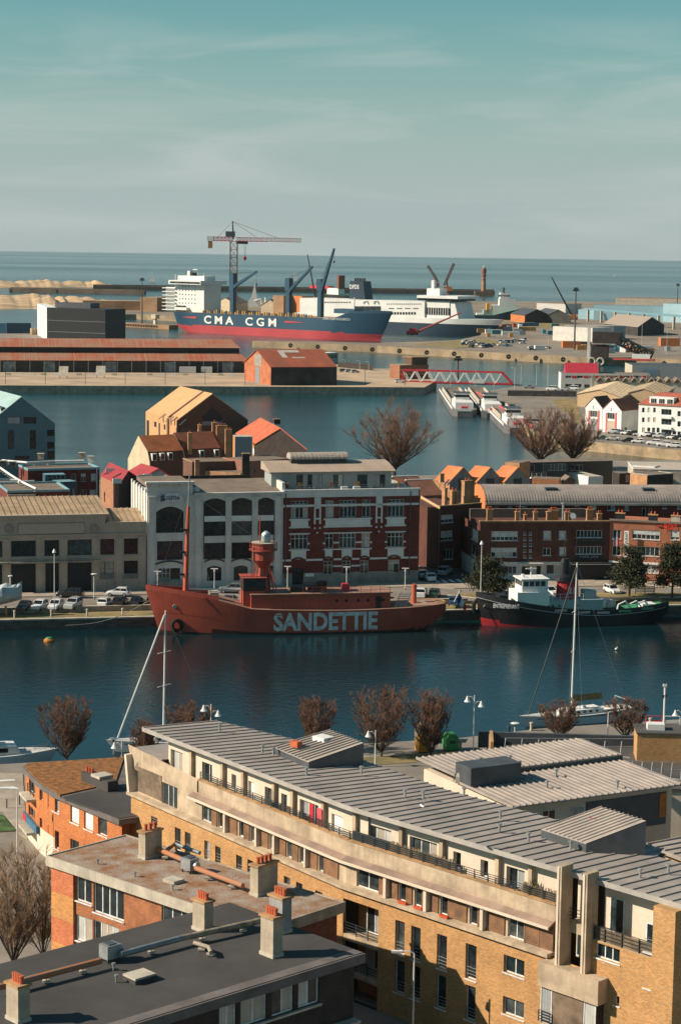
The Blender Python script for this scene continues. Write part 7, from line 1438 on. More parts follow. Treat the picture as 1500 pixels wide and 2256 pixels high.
for px in (1362, 1386, 1404): MB().path([(lx(px)-1.2, 1.2, 1.9), (lx(px)-0.9, 1.3, 3.2), (lx(px)+0.3, 1.4, 3.7), (lx(px)+1.2, 1.4, 2.7), (lx(px)+1.4, 1.4, 1.9)], 0.14, 6).build('tow_bow', m_white, F.o)
for px, w_, h, m in ((1295, 2.0, 1.3, m_tgrey), (1323, 1.6, 1.6, m_white), (1340, 1.8, 1.5, m_galv), (1345, 3.6, 0.5, m_black), (1425, 2.4, 0.9, m_white), (1105, 1.4, 0.9, m_black)): b_ = zdh if 1290 < px < 1315 else (2.0 if px > 1200 else 4.0); MB().box(lx(px)-w_/2, lx(px)+w_/2, YC-1.2, YC+1.2, b_-0.3, b_+h).build('deck_gear', m, F.o)
MB().path([(-0.9+0.55*math.cos(k*0.524), YC, 3.0+0.95*math.sin(k*0.524)) for k in range(13)], 0.35, 8).build('bow_fender', MATS['tyre'], F.o)
for px in (1219, 1270, 1312, 1360, 1408): x = lx(px); t_ = x/L_; zz = sht(t_)+0.25; MB().box(x-1.0, x+1.0, H.side(x, sht(t_))-0.14, H.side(x, sht(t_))-0.03, zz, zz+0.3).build('freeing_port', m_tgreen if px > 1350 else m_galv, F.o)
# mooring buoy
t = thing('mooring_buoy', 'small orange mooring buoy on the dark basin water', 'buoy', G(108, 1413, 0)); MB().lathe([(0.3, -0.4), (0.8, -0.2), (0.8, 0.25), (0.5, 0.45)], n=14).build('float', M('buoy_orange', (0.5, 0.2, 0.03), 0.6), t); MB().lathe([(0.5, 0.45), (0.45, 0.6), (0.1, 0.62)], n=10).build('top', m_tgreen, t)
def gullw(px, py, lb): t = thing('gull', lb, 'bird', G(px, py, 0.05)); MB().lathe([(0.05, 0), (0.2, 0.08), (0.15, 0.25), (0.05, 0.3)], n=8).build('body', m_white, t); MB().lathe([(0.04, 0.25), (0.09, 0.38), (0.03, 0.48)], 0.15, 0, n=6).build('head', m_white, t)
gullw(1357, 1432, 'white gull floating on the dark basin water')
# mooring lines
for i, (a, za_, b__, zb_, lb) in enumerate((((145, 1378), 1.7, (338, 1318), 5.2, 'pale mooring line from the quay to the lightship bow'), ((1052, 1348), 1.7, (1068, 1332), 3.6, 'short mooring line at the tug bow'))):
    P, Q = G(*a, za_), G(*b__, zb_); t = thing('mooring_line', lb, 'rope', P, 0, 'mooring lines'); pts = [(P.lerp(Q, k/8)-P)-Vector((0, 0, 1.2*math.sin(k/8*3.14)*(1 if i == 0 else 0.3))) for k in range(9)]; MB().path(pts, 0.06, 4).build('rope', m_concl, t)
# ------------------------------------------------------------------ yachts
def yacht(A, B, label, mast_px, mast_top, boom=True, beam=3.6, detail=True, stay=None, fwd=None):
    F = Fr(G(*A, 0), G(*B, 0), 'sailing_yacht', label, 'yacht'); L_ = F.len; H = Hull(L_, beam, lambda t: 1.5-0.35*math.sin(t*3.0), rake=1.3, zk=-0.4, fd=0.55, fw=0.6, ad=0.3, aw=0.3, counter=0.12, czl=0.4); H.build(F.o, [M('gelcoat', (0.70, 0.72, 0.70), 0.3, 0.04)], M('yacht_deck', (0.60, 0.58, 0.53), 0.6))
    yc = beam/2; x = lambda px, py: F.xz(px, py, yc)[0]; z = lambda px, py: F.xz(px, py, yc)[1]; mx_ = F.xz(mast_px[0], mast_px[1], yc)[0]; zt_ = z(*mast_top)
    MB().prism([(L_*0.3, yc-0.5), (L_*0.36, yc-1.1), (L_*0.7, yc-1.15), (L_*0.7, yc+1.15), (L_*0.36, yc+1.1), (L_*0.3, yc+0.5)], 1.1, 1.75).build('coachroof', m_white, F.o)
    for k in range(5): MB().box(L_*0.38+k*L_*0.06, L_*0.38+k*L_*0.06+0.4, yc-1.17, yc-1.14, 1.35, 1.6).build('cabin_window', glass(3), F.o)
    H.band(F.o, lambda t: 0.95, lambda t: 1.08, M('yacht_stripe', (0.10, 0.16, 0.22), 0.5), 'hull_stripe', 0.1, 0.95, 0.03)
    MB().tube((mx_, yc, 1.2), (mx_+0.2, yc, zt_), 0.14, 0.09, n=8).build('mast', m_lamp, F.o)
    for f in (0.42, 0.68): zz = 1.2+(zt_-1.2)*f; MB().tube((mx_-0.9, yc-0.9, zz), (mx_+1.1, yc+1.3, zz-0.15), 0.05, n=4).build('spreader', m_lamp, F.o)
    if stay: MB().tube((mx_+0.1, yc, zt_*0.97), (0.1, yc, 1.5), stay[0], n=6).build('furled_forestay', stay[1], F.o)
    for sg in (-1, 1): MB().tube((mx_+0.1, yc, zt_*0.98), (mx_+0.6, yc+sg*(yc-0.2), 1.3), 0.02, n=3).build('shroud', m_galv, F.o)
    MB().tube((mx_+0.1, yc, zt_), (L_-0.2, yc, 1.4), 0.02, n=3).build('backstay', m_galv, F.o)
    if boom: MB().tube((mx_+0.2, yc, 3.0), (mx_+4.6, yc, 2.9), 0.09, n=6).build('boom', m_lamp, F.o); MB().xprism([(yc-0.18, 3.0), (yc-0.3, 2.75), (yc-0.05, 3.55), (yc+0.3, 2.75)], mx_+0.15, mx_+4.5).build('sail_cover', M('sail_cover', (0.38, 0.22, 0.09), 0.85), F.o)
    g = MB()
    for sg in (-1, 1):
        for k in range(9): t_ = 0.05+k*0.11; xx, w_, z_ = H.pt(t_, 1); g.cyl(xx, yc+sg*max(0, w_-0.1), z_, z_+0.6, 0.02, n=4)
    g.build('guard_rail_posts', m_galv, F.o); MB().lathe([(0.35, 1.7), (0.3, 2.0), (0.1, 2.05)], L_*0.55, yc, n=8).build('deck_hatch', m_white, F.o); MB().path([(L_*0.92, 0.5, 1.2), (L_*0.92, 0.5, 2.6), (L_*0.92, beam-0.5, 2.6), (L_*0.92, beam-0.5, 1.2)], 0.06, 5).build('stern_arch', m_galv, F.o)
    return F
yacht((1178, 1608), (1400, 1585), 'white sailing yacht with brown sail cover moored on the right', (1258, 1585), (1264, 1240), stay=(0.075, m_black))
yacht((262, 1664), (490, 1652), 'sailing yacht whose tall mast rises behind the apartment block tip', (360, 1645), (366, 1345), boom=False, stay=(0.1, m_lamp))
# motor yacht at left
F = Fr(G(-70, 1704, 0), G(108, 1694, 0), 'motor_yacht', 'white motor yacht moored at the left edge of the near quay', 'yacht'); L_ = F.len
H = Hull(L_, 3.8, lambda t: 1.9-0.4*t, rake=1.4, zk=-0.5, fd=0.5, fw=0.6, ad=0.1, aw=0.1, counter=0.03, czl=-0.4, flip=True); H.build(F.o, [MATS['gelcoat']], MATS['yacht_deck'])
MB().yprism([(0.2, 1.6), (L_*0.68, 1.6), (L_*0.6, 2.7), (L_*0.52, 2.75), (0.2, 2.75)], 0.6, 3.2).build('cabin', m_white, F.o); MB().box(0.6, L_*0.5, 0.57, 0.595, 2.0, 2.5).build('cabin_window', glass(0), F.o); MB().yprism([(0.2, 3.3), (L_*0.40, 3.3), (L_*0.36, 3.55), (0.2, 3.6)], 0.8, 3.0).build('flybridge', m_white, F.o); MB().path([(L_*0.28, 1.9, 2.7), (L_*0.2, 1.9, 4.9)], 0.1, 6).box(L_*0.1, L_*0.32, 1.2, 2.6, 4.5, 4.7).build('radar_arch', m_white, F.o)
rail(F.o, L_*0.6, L_*0.98, 1.9, 1.6, 0.7, 2, 1.0, m_galv)
ORD = ['first', 'second', 'third', 'fourth', 'fifth', 'sixth', 'seventh', 'eighth', 'ninth', 'tenth', 'eleventh', 'twelfth', 'thirteenth', 'fourteenth', 'fifteenth', 'sixteenth', 'seventeenth', 'eighteenth', 'nineteenth', 'twentieth']
# ------------------------------------------------------------------ warehouses on the left basin quay
m_rusty = M('rusty_corrugated', (0.34, 0.085, 0.038), 0.85, 0.2, 0.12, kind='corr', ks=1.0, streak=0.9, c2=(0.33, 0.20, 0.13)); m_rustd = M('rusty_dark', (0.34, 0.085, 0.04), 0.85, 0.25, 0.15, kind='corry', ks=1.0, streak=0.5, c2=(0.22, 0.07, 0.04))
m_clad = M('black_cladding', (0.045, 0.045, 0.043), 0.8, 0.25, 0.2, kind='corr', ks=0.9)
F = Fr(G(-75, 819, 3), G(547, 821, 3), 'long_warehouse', 'long black warehouse with two tier rusty red roof'); L_ = F.len
z1 = F.xz(250, 793)[1]; z2 = F.xz(250, 776, 9)[1]; z3 = F.xz(250, 764, 9)[1]; z4 = F.xz(250, 745.5, 22)[1]
MB().box(0, L_-1, 0, 0.3, 3, z1).box(L_-1.3, L_-1, 0.3, 24, 3, z1).build('wall', m_clad, F.o); MB().box(0, L_-3, 9.2, 22, 3, z3-0.1).build('clerestory', M('clerestory_black', (0.02, 0.022, 0.022), 0.7), F.o)
n = 24
for i in range(n):
    u, v = L_*i/n, L_*(i+1)/n; MB().poly([(u, -0.9, z1-0.2), (v-0.04, -0.9, z1-0.2), (v-0.04-(2.5 if i == n-1 else 0), 9.2, z2), (u, 9.2, z2)]).build('lower_roof_sheet', m_rusty, F.o)
    v2 = min(v, L_-2.5); MB().poly([(u, 8.4, z3-0.15), (v2-0.04, 8.4, z3-0.15), (v2-0.04-(2.5 if i == n-1 else 0), 22, z4), (u, 22, z4)]).build('upper_roof_sheet', m_rusty, F.o)
for i in range(19): x = 2+i*L_/19.5; MB().box(x, x+0.3, -0.12, -0.005, 3, z1-0.3).build('wall_post', m_galv, F.o)
for px in (20, 108, 243, 375, 502): x = F.xz(px, 810)[0]; MB().box(x-2.6, x+2.6, -0.08, -0.006, 3, z1-0.7).build('sliding_door', M('faded_blue_door', (0.20, 0.25, 0.27), 0.7, 0.3, 0.4), F.o)
m_gbr = M('rust_red_brick', (0.46, 0.15, 0.07), 0.85, 0.15, 0.25, streak=0.3)
F = gable('gabled_warehouse', 'gabled red brick warehouse with rusty corrugated roof', (538.5, 798), (597, 808.5), (679, 797.5), 10.6, 6.3, 3.0, m_gbr, m_rustd, over=0.5, side=m_clad)  # black side wall: the shade on it is put into the colour
r = F.rect(563, 808, 572, 839); MB().box(r[0], r[1], -0.08, -0.01, 3, r[3]).build('door', M('grey_door', (0.22, 0.26, 0.28), 0.7), F.o); r = F.rect(561, 780, 576, 806); MB().box(r[0], r[1], -0.06, -0.01, r[2], r[3]).build('loft_hatch', m_stone, F.o)
m_patch = M('pale_patch', (0.5, 0.47, 0.42), 0.8)
for a, c, v0, v1 in ((0.28, 0.60, 0.80, 0.93), (0.28, 0.36, 0.5, 0.8), (0.42, 0.62, 0.47, 0.53)):
    rp = lambda t, v: Vector((F.len-(F.len/2)*v+F.sk*t, F.D*t, 10.6+6.3*v+0.32)); MB().poly([rp(a, v0), rp(c, v0), rp(c, v1), rp(a, v1)][::-1]).build('roof_patch', m_patch, F.o)
F = pxblock('quay_office', 'small glazed quay office with flat roof behind the gabled warehouse', (700, 778), (745, 776), 8.5, 6, m_tgrey, m_white, zb=3, wins=[(716, 780, 742, 790, 4)])
for i, (px, py, w_) in enumerate(((142, 833, 5.5), (224, 832, 5.5))): 
    t = thing('shelter_frame', ['left sloping white panel rack on the gravel quay', 'right sloping white panel rack on the gravel quay'][i], 'rack', at3(px-3, py, 3.0)); MB().poly([(-2, 0, 1.0), (2, 0, 1.0), (2, 2.5, 5.0), (-2, 2.5, 5.0)]).build('panel', m_concl, t)
    for x in (-1.6, 1.6): MB().box(x-0.15, x+0.15, 0, 0.3, 0, 1.2).tube((x, 2.4, 0), (x, 2.4, 4.8), 0.12, n=5).build('leg', m_concl, t)
for i, (px, w_) in enumerate(((413, 7.5), (455, 5))): t = thing('site_container', ['larger white container before the long warehouse', 'smaller white container before the long warehouse'][i], 'container', at3(px, 821.5, 3.0), 0.0); MB().box(-w_/2, w_/2, 0, 2.6, 0.15, 2.8).build('box', M('ribbed_white', (0.55, 0.56, 0.54), 0.7, kind='corr', ks=0.5), t); MB().box(-w_/2, w_/2, 0.3, 2.3, 0, 0.15).build('skids', m_black, t)
for i in range(20): 
    px = 18+i*26
    if 135 < px < 152 or 218 < px < 236: continue
    t = thing('concrete_block', 'white concrete barrier block on the gravel quay, '+ORD[i]+' in the row from the left', 'barrier', at3(px, 826+i*0.05, 3.0), 0.0, 'row of white barrier blocks'); MB().yprism([(-1.3, 0), (1.3, 0), (1.1, 0.9), (-1.1, 0.9)], -0.3, 0.3).build('block', m_white if i % 3 else m_concl, t)
for i in range(11): px = 12+i*88; t = thing('lamp_post', 'slim dark lamp post on the basin quay edge, '+ORD[i]+' from the left', 'lamp', at3(px, 846+i*0.3, 3.0), 0, 'dark lamp posts on the basin quay'); MB().cyl(0, 0, 0, 6.2, 0.1, n=6).build('pole', m_black, t); MB().box(-0.5, 0.3, -0.1, 0.1, 6.2, 6.35).build('head', m_black, t)
for i, (px, py, pt) in enumerate(((792, 818, 795), (812, 820, 797), (760, 810, 793))): P = at3(px, py, 3.0); lamp(P, ZA(P, pt)-3, ['white lamp post right of the gabled warehouse', 'white lamp post farthest right beside the warehouse yard', 'white lamp post behind the warehouse yard cars'][i], 'arm')
for i, (px, c) in enumerate(((756, 'grey'), (769, 'silver'), (782, 'silver'))): car(at3(px, 818.5+i, 3.0), 20, 'hatch', c, ['grey car left in the warehouse yard', 'silver car in the middle of the warehouse yard', 'silver car right in the warehouse yard'][i], 'warehouse yard cars', False)
t = thing('yard_wall', 'dark low wall behind the warehouse yard cars', 'wall', at3(744, 808.5, 3)); P, Q = G(744, 808.5, 3), G(822, 816, 3); d = Q-P; MB().poly([(0, 0, 0), (d.x, d.y, 0), (d.x, d.y, 2.6), (0, 0, 2.6)]).poly([(0, 0.5, 0), (0, 0.5, 2.6), (d.x, d.y+0.5, 2.6), (d.x, d.y+0.5, 0)]).poly([(0, 0, 2.6), (d.x, d.y, 2.6), (d.x, d.y+0.5, 2.6), (0, 0.5, 2.6)]).build('wall_panel', m_dbrick, t)
# cold store
F = pxblock('black_cold_store', 'big black box building with white left flank on the far quay', (103, 677), (232, 681), 22.5, 22, M('black_panel', (0.012, 0.014, 0.015), 0.5, 0.1, 0.1), M('black_deck', (0.04, 0.045, 0.048), 0.8), zb=3)
for py in (707, 732): z = F.xz(170, py)[1]; MB().box(0, F.len, -0.12, -0.01, z-0.15, z+0.15).build('panel_joint', M('joint_grey', (0.16, 0.18, 0.18), 0.6), F.o)
MB().box(0.5, F.len*0.62, 8, 18, 22.5, 25.5).build('roof_plant', m_zincd, F.o); Fk = Fr(G(82, 668.5, 22.5), G(103, 677, 22.5)).under(F); MB().box(0, Fk.len-0.05, 0, 6, 3, 22.6).build('white_flank', m_white, Fk.o); [MB().box(Fk.len*k, Fk.len*k+0.6, -0.1, -0.01, 3, 22).build('flank_joint', m_zincd, Fk.o) for k in (0.35, 0.7)]
for i, (a, c, m) in enumerate(((-40, 14, M('blue_box', (0.08, 0.24, 0.36), 0.6)), (15, 68, M('navy_box', (0.03, 0.08, 0.13), 0.6)))): pxblock('stacked_containers', ['light blue container block at the far left', 'dark blue container block left of the cold store'][i], (a, 711), (c, 711.5), 9.5, 6, m, m, zb=3, cat='container')
pxblock('concrete_shed', 'small brown concrete shed beside the cold store', (70, 723), (92, 723), 7, 5, m_qwall, m_conc, zb=3)
# old bunkers; a black block paints the shaded end of the tall one
m_bunk = M('bunker_concrete', (0.33, 0.20, 0.11), 0.9, 0.2, 0.05, streak=0.45); pxblock('old_bunker', 'long brown concrete bunker on the far quay', (182, 661), (312, 663), 12.0, 20, m_bunk, m_sand, zb=4); F = pxblock('tall_bunker', 'tall ochre concrete bunker block with shaded right end on the far quay', (309, 654), (346, 655), 16, 28, m_bunk, m_conc, zb=4); pxblock('bunker_shaded_end', 'shaded end of the tall bunker, shade put into its black colour', (346, 656), (371, 657), 15, 24, m_clad, m_conc, zb=4); pxblock('white_office_far', 'small white office left of the container ship bridge', (354, 664), (386, 665), 10, 10, m_offw, m_white, zb=4, wins=[(364, 670, 370, 676, 2)])
# pier with hut
F = Fr(G(268, 719, 0), G(372, 725, 0), 'mooring_pier', 'low timber mooring pier with tyres and white hut behind the stern', 'pier'); MB().box(0, F.len, 0, 9, -1, 3.0).build('pier_deck', m_bunk, F.o)
for i in range(14): MB().tube((2+i*2.9, -0.5, 1.6), (2+i*2.9, 0, 1.6), 0.8, n=8).build('tyre_fender', MATS['tyre'], F.o)
x = F.xz(342, 700, 3)[0]; MB().box(x-1.0, x+1.0, 2, 4, 3, 7).build('hut_stem', m_offw, F.o); MB().box(x-2.5, x+2.5, 1, 5, 7, 10).build('hut', m_cream, F.o)
def mast(px, py, pt, z, label, name='floodlight_mast'):
    P = at3(px, py, z); h = ZA(P, pt)-z; t = thing(name, label, 'mast', P, 0, 'dock floodlight masts'); MB().cyl(0, 0, 0, h, 0.55, 0.3, n=6).build('pole', M('mast_dark', (0.08, 0.075, 0.07), 0.7), t); MB().box(-1.8, 1.8, -0.4, 0.4, h-1.2, h-0.2).box(-1.2, 1.2, -0.4, 0.4, h, h+0.8).build('lamp_head', m_black, t); MB().cyl(0, 0, h-0.2, h+0.2, 0.3, n=6).build('bracket', m_black, t)
mast(313, 712, 614, 3, 'tall floodlight mast on the mooring pier'); mast(1265, 770, 636, 4, 'tall floodlight mast between the dock sheds'); mast(1491, 690, 626, 4, 'floodlight mast at the right edge of the docks'); mast(1008, 845, 788, 2, 'black floodlight mast beside the red bridge')
# ------------------------------------------------------------------ container ship
m_cblue = M('ship_blue', (0.02, 0.068, 0.115), 0.45, 0.08, 0.03); m_cred = M('ship_red', (0.42, 0.045, 0.055), 0.55, 0.1, 0.03); m_swhite = M('ship_white', (0.72, 0.72, 0.68), 0.55, 0.06, 0.08)
F = Fr(G(372, 729, 0), G(812, 752.5, 0), 'container_ship', 'blue and red container ship with white bridge and large white letters', 'ship'); L_ = F.len
def shc(t): return 18.3-4*max(0, t-0.0) if t < 0.13 else (17.8-(t-0.13)*85 if t < 0.175 else 14.0)
H = Hull(L_, 25, shc, rake=9, zk=-1, fd=0.22, fw=0.28, ad=0.06, aw=0.2, counter=0.12, czl=4.0, flip=True, nT=70, nS=14)
H.build(F.o, [m_cblue, m_cred], M('hatch_ochre', (0.42, 0.25, 0.09), 0.8, 0.2, 0.1), lambda z, x: 1 if z < 4.9 else 0)
bulwark(H, F.o, m_cblue, 0.0, 0.12, 1.6)
fs_ = lambda x, z: H.side(x, z); rc = F.rect(450, 701, 541, 727); rz0 = F.xz(520, 724)[1]; rz1 = F.xz(520, 702)[1]
xa, xb = F.xz(450, 713)[0], F.xz(515, 714)[0]; text(F.o, 'C M A', xa, 6.9, 5.4, 0, m_white, width=xb-xa, fn=fs_, depth=0.3, bold=0.03); xa, xb = F.xz(541, 714)[0], F.xz(609, 716)[0]; text(F.o, 'C G M', xa, 6.9, 5.4, 0, m_white, width=xb-xa, fn=fs_, depth=0.3, bold=0.02)
xa, xb = F.xz(713, 710)[0], F.xz(766, 710)[0]; text(F.o, 'CMA CGM KOUROU', xa, 13.0, 1.6, 0, m_white, width=xb-xa, fn=lambda x, z: fs_(x, z)-0.4, depth=0.25)
for pa, pb_, py, fl in ((400, 432, 708, 0), (628, 668, 715, 1)):
    xa, xb = F.xz(pa, py)[0], F.xz(pb_, py)[0]; a, c = (0.1, 0.7) if not fl else (0.7, 0.1); y0, y1 = fs_(xa, 10)-0.3, fs_(xb, 10)-0.3; MB().poly([(xa, y0, 10.4-a), (xb, y1, 10.4-c), (xb, y1, 10.4+c), (xa, y0, 10.4+a)]).build('tug_mark', M('mark_red', (0.55, 0.05, 0.06), 0.6), F.o)
YC = 12.5; cx = lambda px, py=690: F.xz(px, py, YC)[0]; cz = lambda px, py: F.xz(px, py, YC)[1]
def deckbox(pa, pb_, pyb, pyt, y0, y1, m, nm, par=None): MB().box(cx(pa, pyb), cx(pb_, pyb), y0, y1, max(13.7, cz((pa+pb_)/2, pyb)), cz((pa+pb_)/2, pyt)).build(nm, m, par or F.o)
zb0 = cz(440, 690)
deckbox(404, 468, 692, 626, 4, 21, m_swhite, 'bridge_block'); deckbox(382, 404.5, 692, 632, 5, 20, m_swhite, 'aft_house'); deckbox(400, 471, 625.8, 617, -0.5, 25.5, m_swhite, 'bridge_deck'); deckbox(404, 462, 616.8, 607, 7, 18, m_swhite, 'monkey_island'); deckbox(410, 436, 682, 676, 1, 3.9, m_swhite, 'lifeboat')
MB().box(cx(403), cx(469), -0.62, -0.5, cz(440, 624), cz(440, 620)).build('bridge_windows', glass(3), F.o)
for i in range(7): z_ = cz(440, 684)+i*(cz(440, 628)-cz(440, 684))/7; MB().box(cx(379), cx(407), 2.5, 4.98, z_, z_+0.5).build('side_gallery', m_swhite, F.o)
for i in range(5):
    for k in range(6): u = cx(410)+1.5+k*3.1; z_ = cz(440, 650)-i*3.0+6; MB().box(u, u+0.8, 3.9, 3.99, z_, z_+0.9).build('cabin_window', glass(3), F.o)
deckbox(410, 428, 688, 672, 2.5, 3.99, glass(3), 'gangway_opening'); deckbox(418, 424, 606.8, 596, 10, 13, m_swhite, 'radar_mast'); deckbox(426, 432, 606.8, 600, 9, 14, m_black, 'funnel_stub'); deckbox(430, 440, 594, 592.5, 10, 12, m_swhite, 'radar_bar'); MB().cyl(cx(435), YC, cz(435, 607), cz(435, 593), 0.35, n=6).cyl(cx(403), 5, cz(403, 620), cz(403, 603), 0.3, n=6).cyl(cx(445), 14, cz(445, 610), cz(445, 600), 0.3, n=6).build('aerial_mast', m_swhite, F.o)
for i in range(9): pa = 476+i*26.5; deckbox(pa, pa+24, 698+i*1.3, 691+i*1.3, 2.5, 22.5, M('hatch_cover', (0.36, 0.24, 0.12), 0.8, 0.25, 0.15), 'hatch_cover')
rr = random.Random(4)
for i in range(46): u = cx(472)+i*(cx(715)-cx(472))/46; MB().box(u, u+0.9, 0.6, 1.6, 14.0, 14.0+rr.uniform(1.2, 2.8)).build('deck_stanchion', [M('stanchion_ochre', (0.5, 0.28, 0.08), 0.8), m_cblue, M('stanchion_ochre', (0.5, 0.28, 0.08))][i % 3], F.o)
for pp, pt, jb, jt in ((513, 602, (516, 632), (574, 598)), (636, 612, (640, 640), (697, 587)), (706, 614, (709, 644), (745, 547))):
    x = cx(pp); MB().box(x-1.6, x+1.6, YC-1.6, YC+1.6, 13.9, cz(pp, pt)-2).box(x-2.1, x+1.9, YC-2, YC+2, cz(pp, 640), cz(pp, pt)).build('crane_post', m_cblue, F.o)
    A_, B_ = Vector((cx(*jb), YC-1, cz(*jb))), Vector((cx(*jt), YC-4, cz(*jt))); MB().tube(A_, B_, 1.5, 0.8, n=4).build('crane_jib', m_cblue, F.o); MB().tube((x, YC, cz(pp, pt)), B_, 0.12, n=3).build('hoist_rope', m_black, F.o); MB().tube(B_, B_-Vector((0, 0, 8)), 0.1, n=3).lathe([(0.5, B_.z-9.5), (0.7, B_.z-8.5), (0.3, B_.z-8)], B_.x, B_.y, n=6).build('hook', m_black, F.o)
deckbox(745, 790, 690, 680, 8, 17, m_cblue, 'forecastle_house'); MB().cyl(cx(780), YC, 16, cz(780, 655), 0.4, n=6).build('foremast', m_swhite, F.o)
# ------------------------------------------------------------------ ferry
F = Fr(G(640, 726, 0), G(1058, 744, 0), 'car_ferry', 'white car ferry with dark blue hull and funnel moored beyond the container ship', 'ferry'); L_ = F.len
m_fblue = M('ferry_blue', (0.015, 0.038, 0.065), 0.5, 0.08, 0.03)
H = Hull(L_, 26, lambda t: 12.5-4*max(0, 0.25-t)*0, rake=11, zk=-1, fd=0.26, fw=0.34, ad=0.04, aw=0.1, counter=0.04, czl=0, flip=True, nT=60, nS=14)
H.build(F.o, [m_fblue, m_swhite], m_swhite, lambda z, x: 0 if z < 8.2 else 1); YC = 13
fy = lambda y: (lambda a, b, c, d: F.rect(a, b, c, d, y))
def fb(pa, pt, pb_, pbm, y0, y1, m, nm): r = F.rect(pa, pt, pb_, pbm, y0); MB().box(r[0], r[1], y0, y1, r[2], r[3]).build(nm, m, F.o); return r
fb(660, 660, 935, 712, 0.3, 25.7, m_swhite, 'superstructure'); fb(935.5, 656, 990, 700, 1.5, 24.5, m_swhite, 'forward_house')
rf = F.rect(935, 676, 1000, 694, 0.3)
fr = MB(); z0_, z1_ = 12.5, F.xz(960, 664, 1.5)[1]; xa = F.xz(990.5, 680, 1.5)[0]; fr.yprism([(xa, z0_), (xa+7, z0_), (xa+3.5, z1_), (xa, z1_)], 2, 24); fr.build('sloping_front', m_swhite, F.o)
fb(918, 651, 1008, 657, -1.5, 27.5, m_swhite, 'bridge_wing'); fb(920, 657.3, 1006, 662, 0.2, 25, glass(3), 'bridge_windows'); fb(940, 635, 968, 651, 8, 18, m_swhite, 'radar_house'); fb(950, 617, 956, 635, 11, 14, m_swhite, 'radar_mast')
fb(937, 677.5, 990, 693, 1.3, 1.48, glass(0), 'lounge_windows')
for k in range(10): r = F.rect(938+k*5.3, 677, 939+k*5.3, 693.5, 1.2); MB().box(r[0], r[1], 1.15, 1.28, r[2], r[3]).build('window_mullion', m_swhite, F.o)
for k in range(24): r = F.rect(780+k*2.7, 674, 781.7+k*2.7, 690, 0.2); k < 22 and MB().box(r[0], r[1], 0.1, 0.28, r[2], r[3]).build('car_deck_slot', glass(3), F.o)
for k in range(17): r = F.rect(852+k*4.6+(0 if k < 17 else 0), 668, 854+k*4.6, 670.5, 0.25); MB().box(r[0], r[1], 0.18, 0.28, r[2], r[3]).build('porthole', glass(3), F.o)
for k in range(9): r = F.rect(862+k*6.2, 687, 866+k*6.2, 692.5, 0.25); MB().box(r[0], r[1], 0.18, 0.28, r[2], r[3]).build('saloon_window', glass(3), F.o)
for k in range(4): r = F.rect(856+k*18, 678, 868+k*18, 680, 0.25); MB().box(r[0], r[1], 0.18, 0.28, r[2]-0.0, r[3]).build('louvre', m_zincd, F.o)
for k in range(10): r = F.rect(715+k*6, 664, 718+k*6, 667, 0.25); MB().box(r[0], r[1], 0.18, 0.28, r[2], r[3]).build('cabin_window', glass(3), F.o)
r = F.rect(769, 619, 802, 658, 8); MB().yprism([(r[0], r[2]), (r[1]+1.0, r[2]), (r[1]-1, r[3]), (r[0]+0.5, r[3])], 8, 18).build('funnel', m_fblue, F.o)
for k in range(5): MB().cyl(r[0]+2+k*2.0, 13, r[3], r[3]+2.2, 0.7, n=6).build('exhaust', m_black, F.o)
text(F.o, 'DFDS', r[0]+0.6, r[2]+7.2, 3.0, 7.9, m_white, width=(r[1]-r[0])*0.62, bold=0.02, depth=0.15)
for px in (800, 823): q = F.rect(px, 662, px+10, 668, 0.0); MB().path([(q[0], -0.3, q[2]), (q[0]+0.6, -0.5, q[3]), (q[1]-0.6, -0.5, q[3]), (q[1], -0.3, q[2])], 0.35, 5).build('davit', m_swhite, F.o)
# ------------------------------------------------------------------ cranes
m_crred = M('crane_red', (0.60, 0.10, 0.09), 0.6, 0.1)
P = at3(514, 688, 4); S_ = math.hypot(P[0], P[1])/FPX; t = thing('tower_crane', 'red and white tower crane rising behind the container ship', 'crane', P); zj = ZA(P, 526)-4; ztp = ZA(P, 486)-4
MB().lattice((0, 0, 0), (0, 0, zj-2), 6.0, 0.28, 6.5, rc=0.5).build('tower', M('crane_brown', (0.28, 0.16, 0.12), 0.7), t); jl = (660-514)*S_; jc = (514-462)*S_
for a, c, m in ((0.03, 0.42, m_crred), (0.42, 0.50, m_red), (0.50, 1.0, M('crane_pink', (0.62, 0.36, 0.32), 0.6))): MB().lattice((jl*a, 0, zj), (jl*c, 0, zj-0.3), 3.0, 0.2, 3.2, rc=0.35).build('jib', m, t)
MB().lattice((-jc, 0, zj), (-1, 0, zj), 3.2, 0.25, 3.4, rc=0.45).build('counter_jib', m_crred, t); MB().box(-jc-2.5, -jc+3, -2, 2, zj-2, zj+2.2).build('counter_jib_end', m_swhite, t); MB().box(-jc-1.5, -jc+2, -1.8, 1.8, zj-8, zj-2).build('counterweight', M('ballast', (0.35, 0.19, 0.08), 0.9), t)
MB().tube((-0.5, 0, zj), (-1.2, 0, ztp), 1.1, 0.5, n=4).build('peak', m_black, t); MB().box(-7, 1, -2, 2, zj+2, zj+6.5).build('winch_house', m_zincd, t); MB().box(2, 12, -1.5, 1.5, zj-4, zj-1.8).build('operator_cab', m_black, t)
for x in (jl*0.68, jl*0.36, -jc*0.7): MB().tube((-1.2, 0, ztp-0.5), (x, 0, zj+1), 0.22, n=4).build('tie_bar', M('tie_pink', (0.6, 0.3, 0.27), 0.6), t)
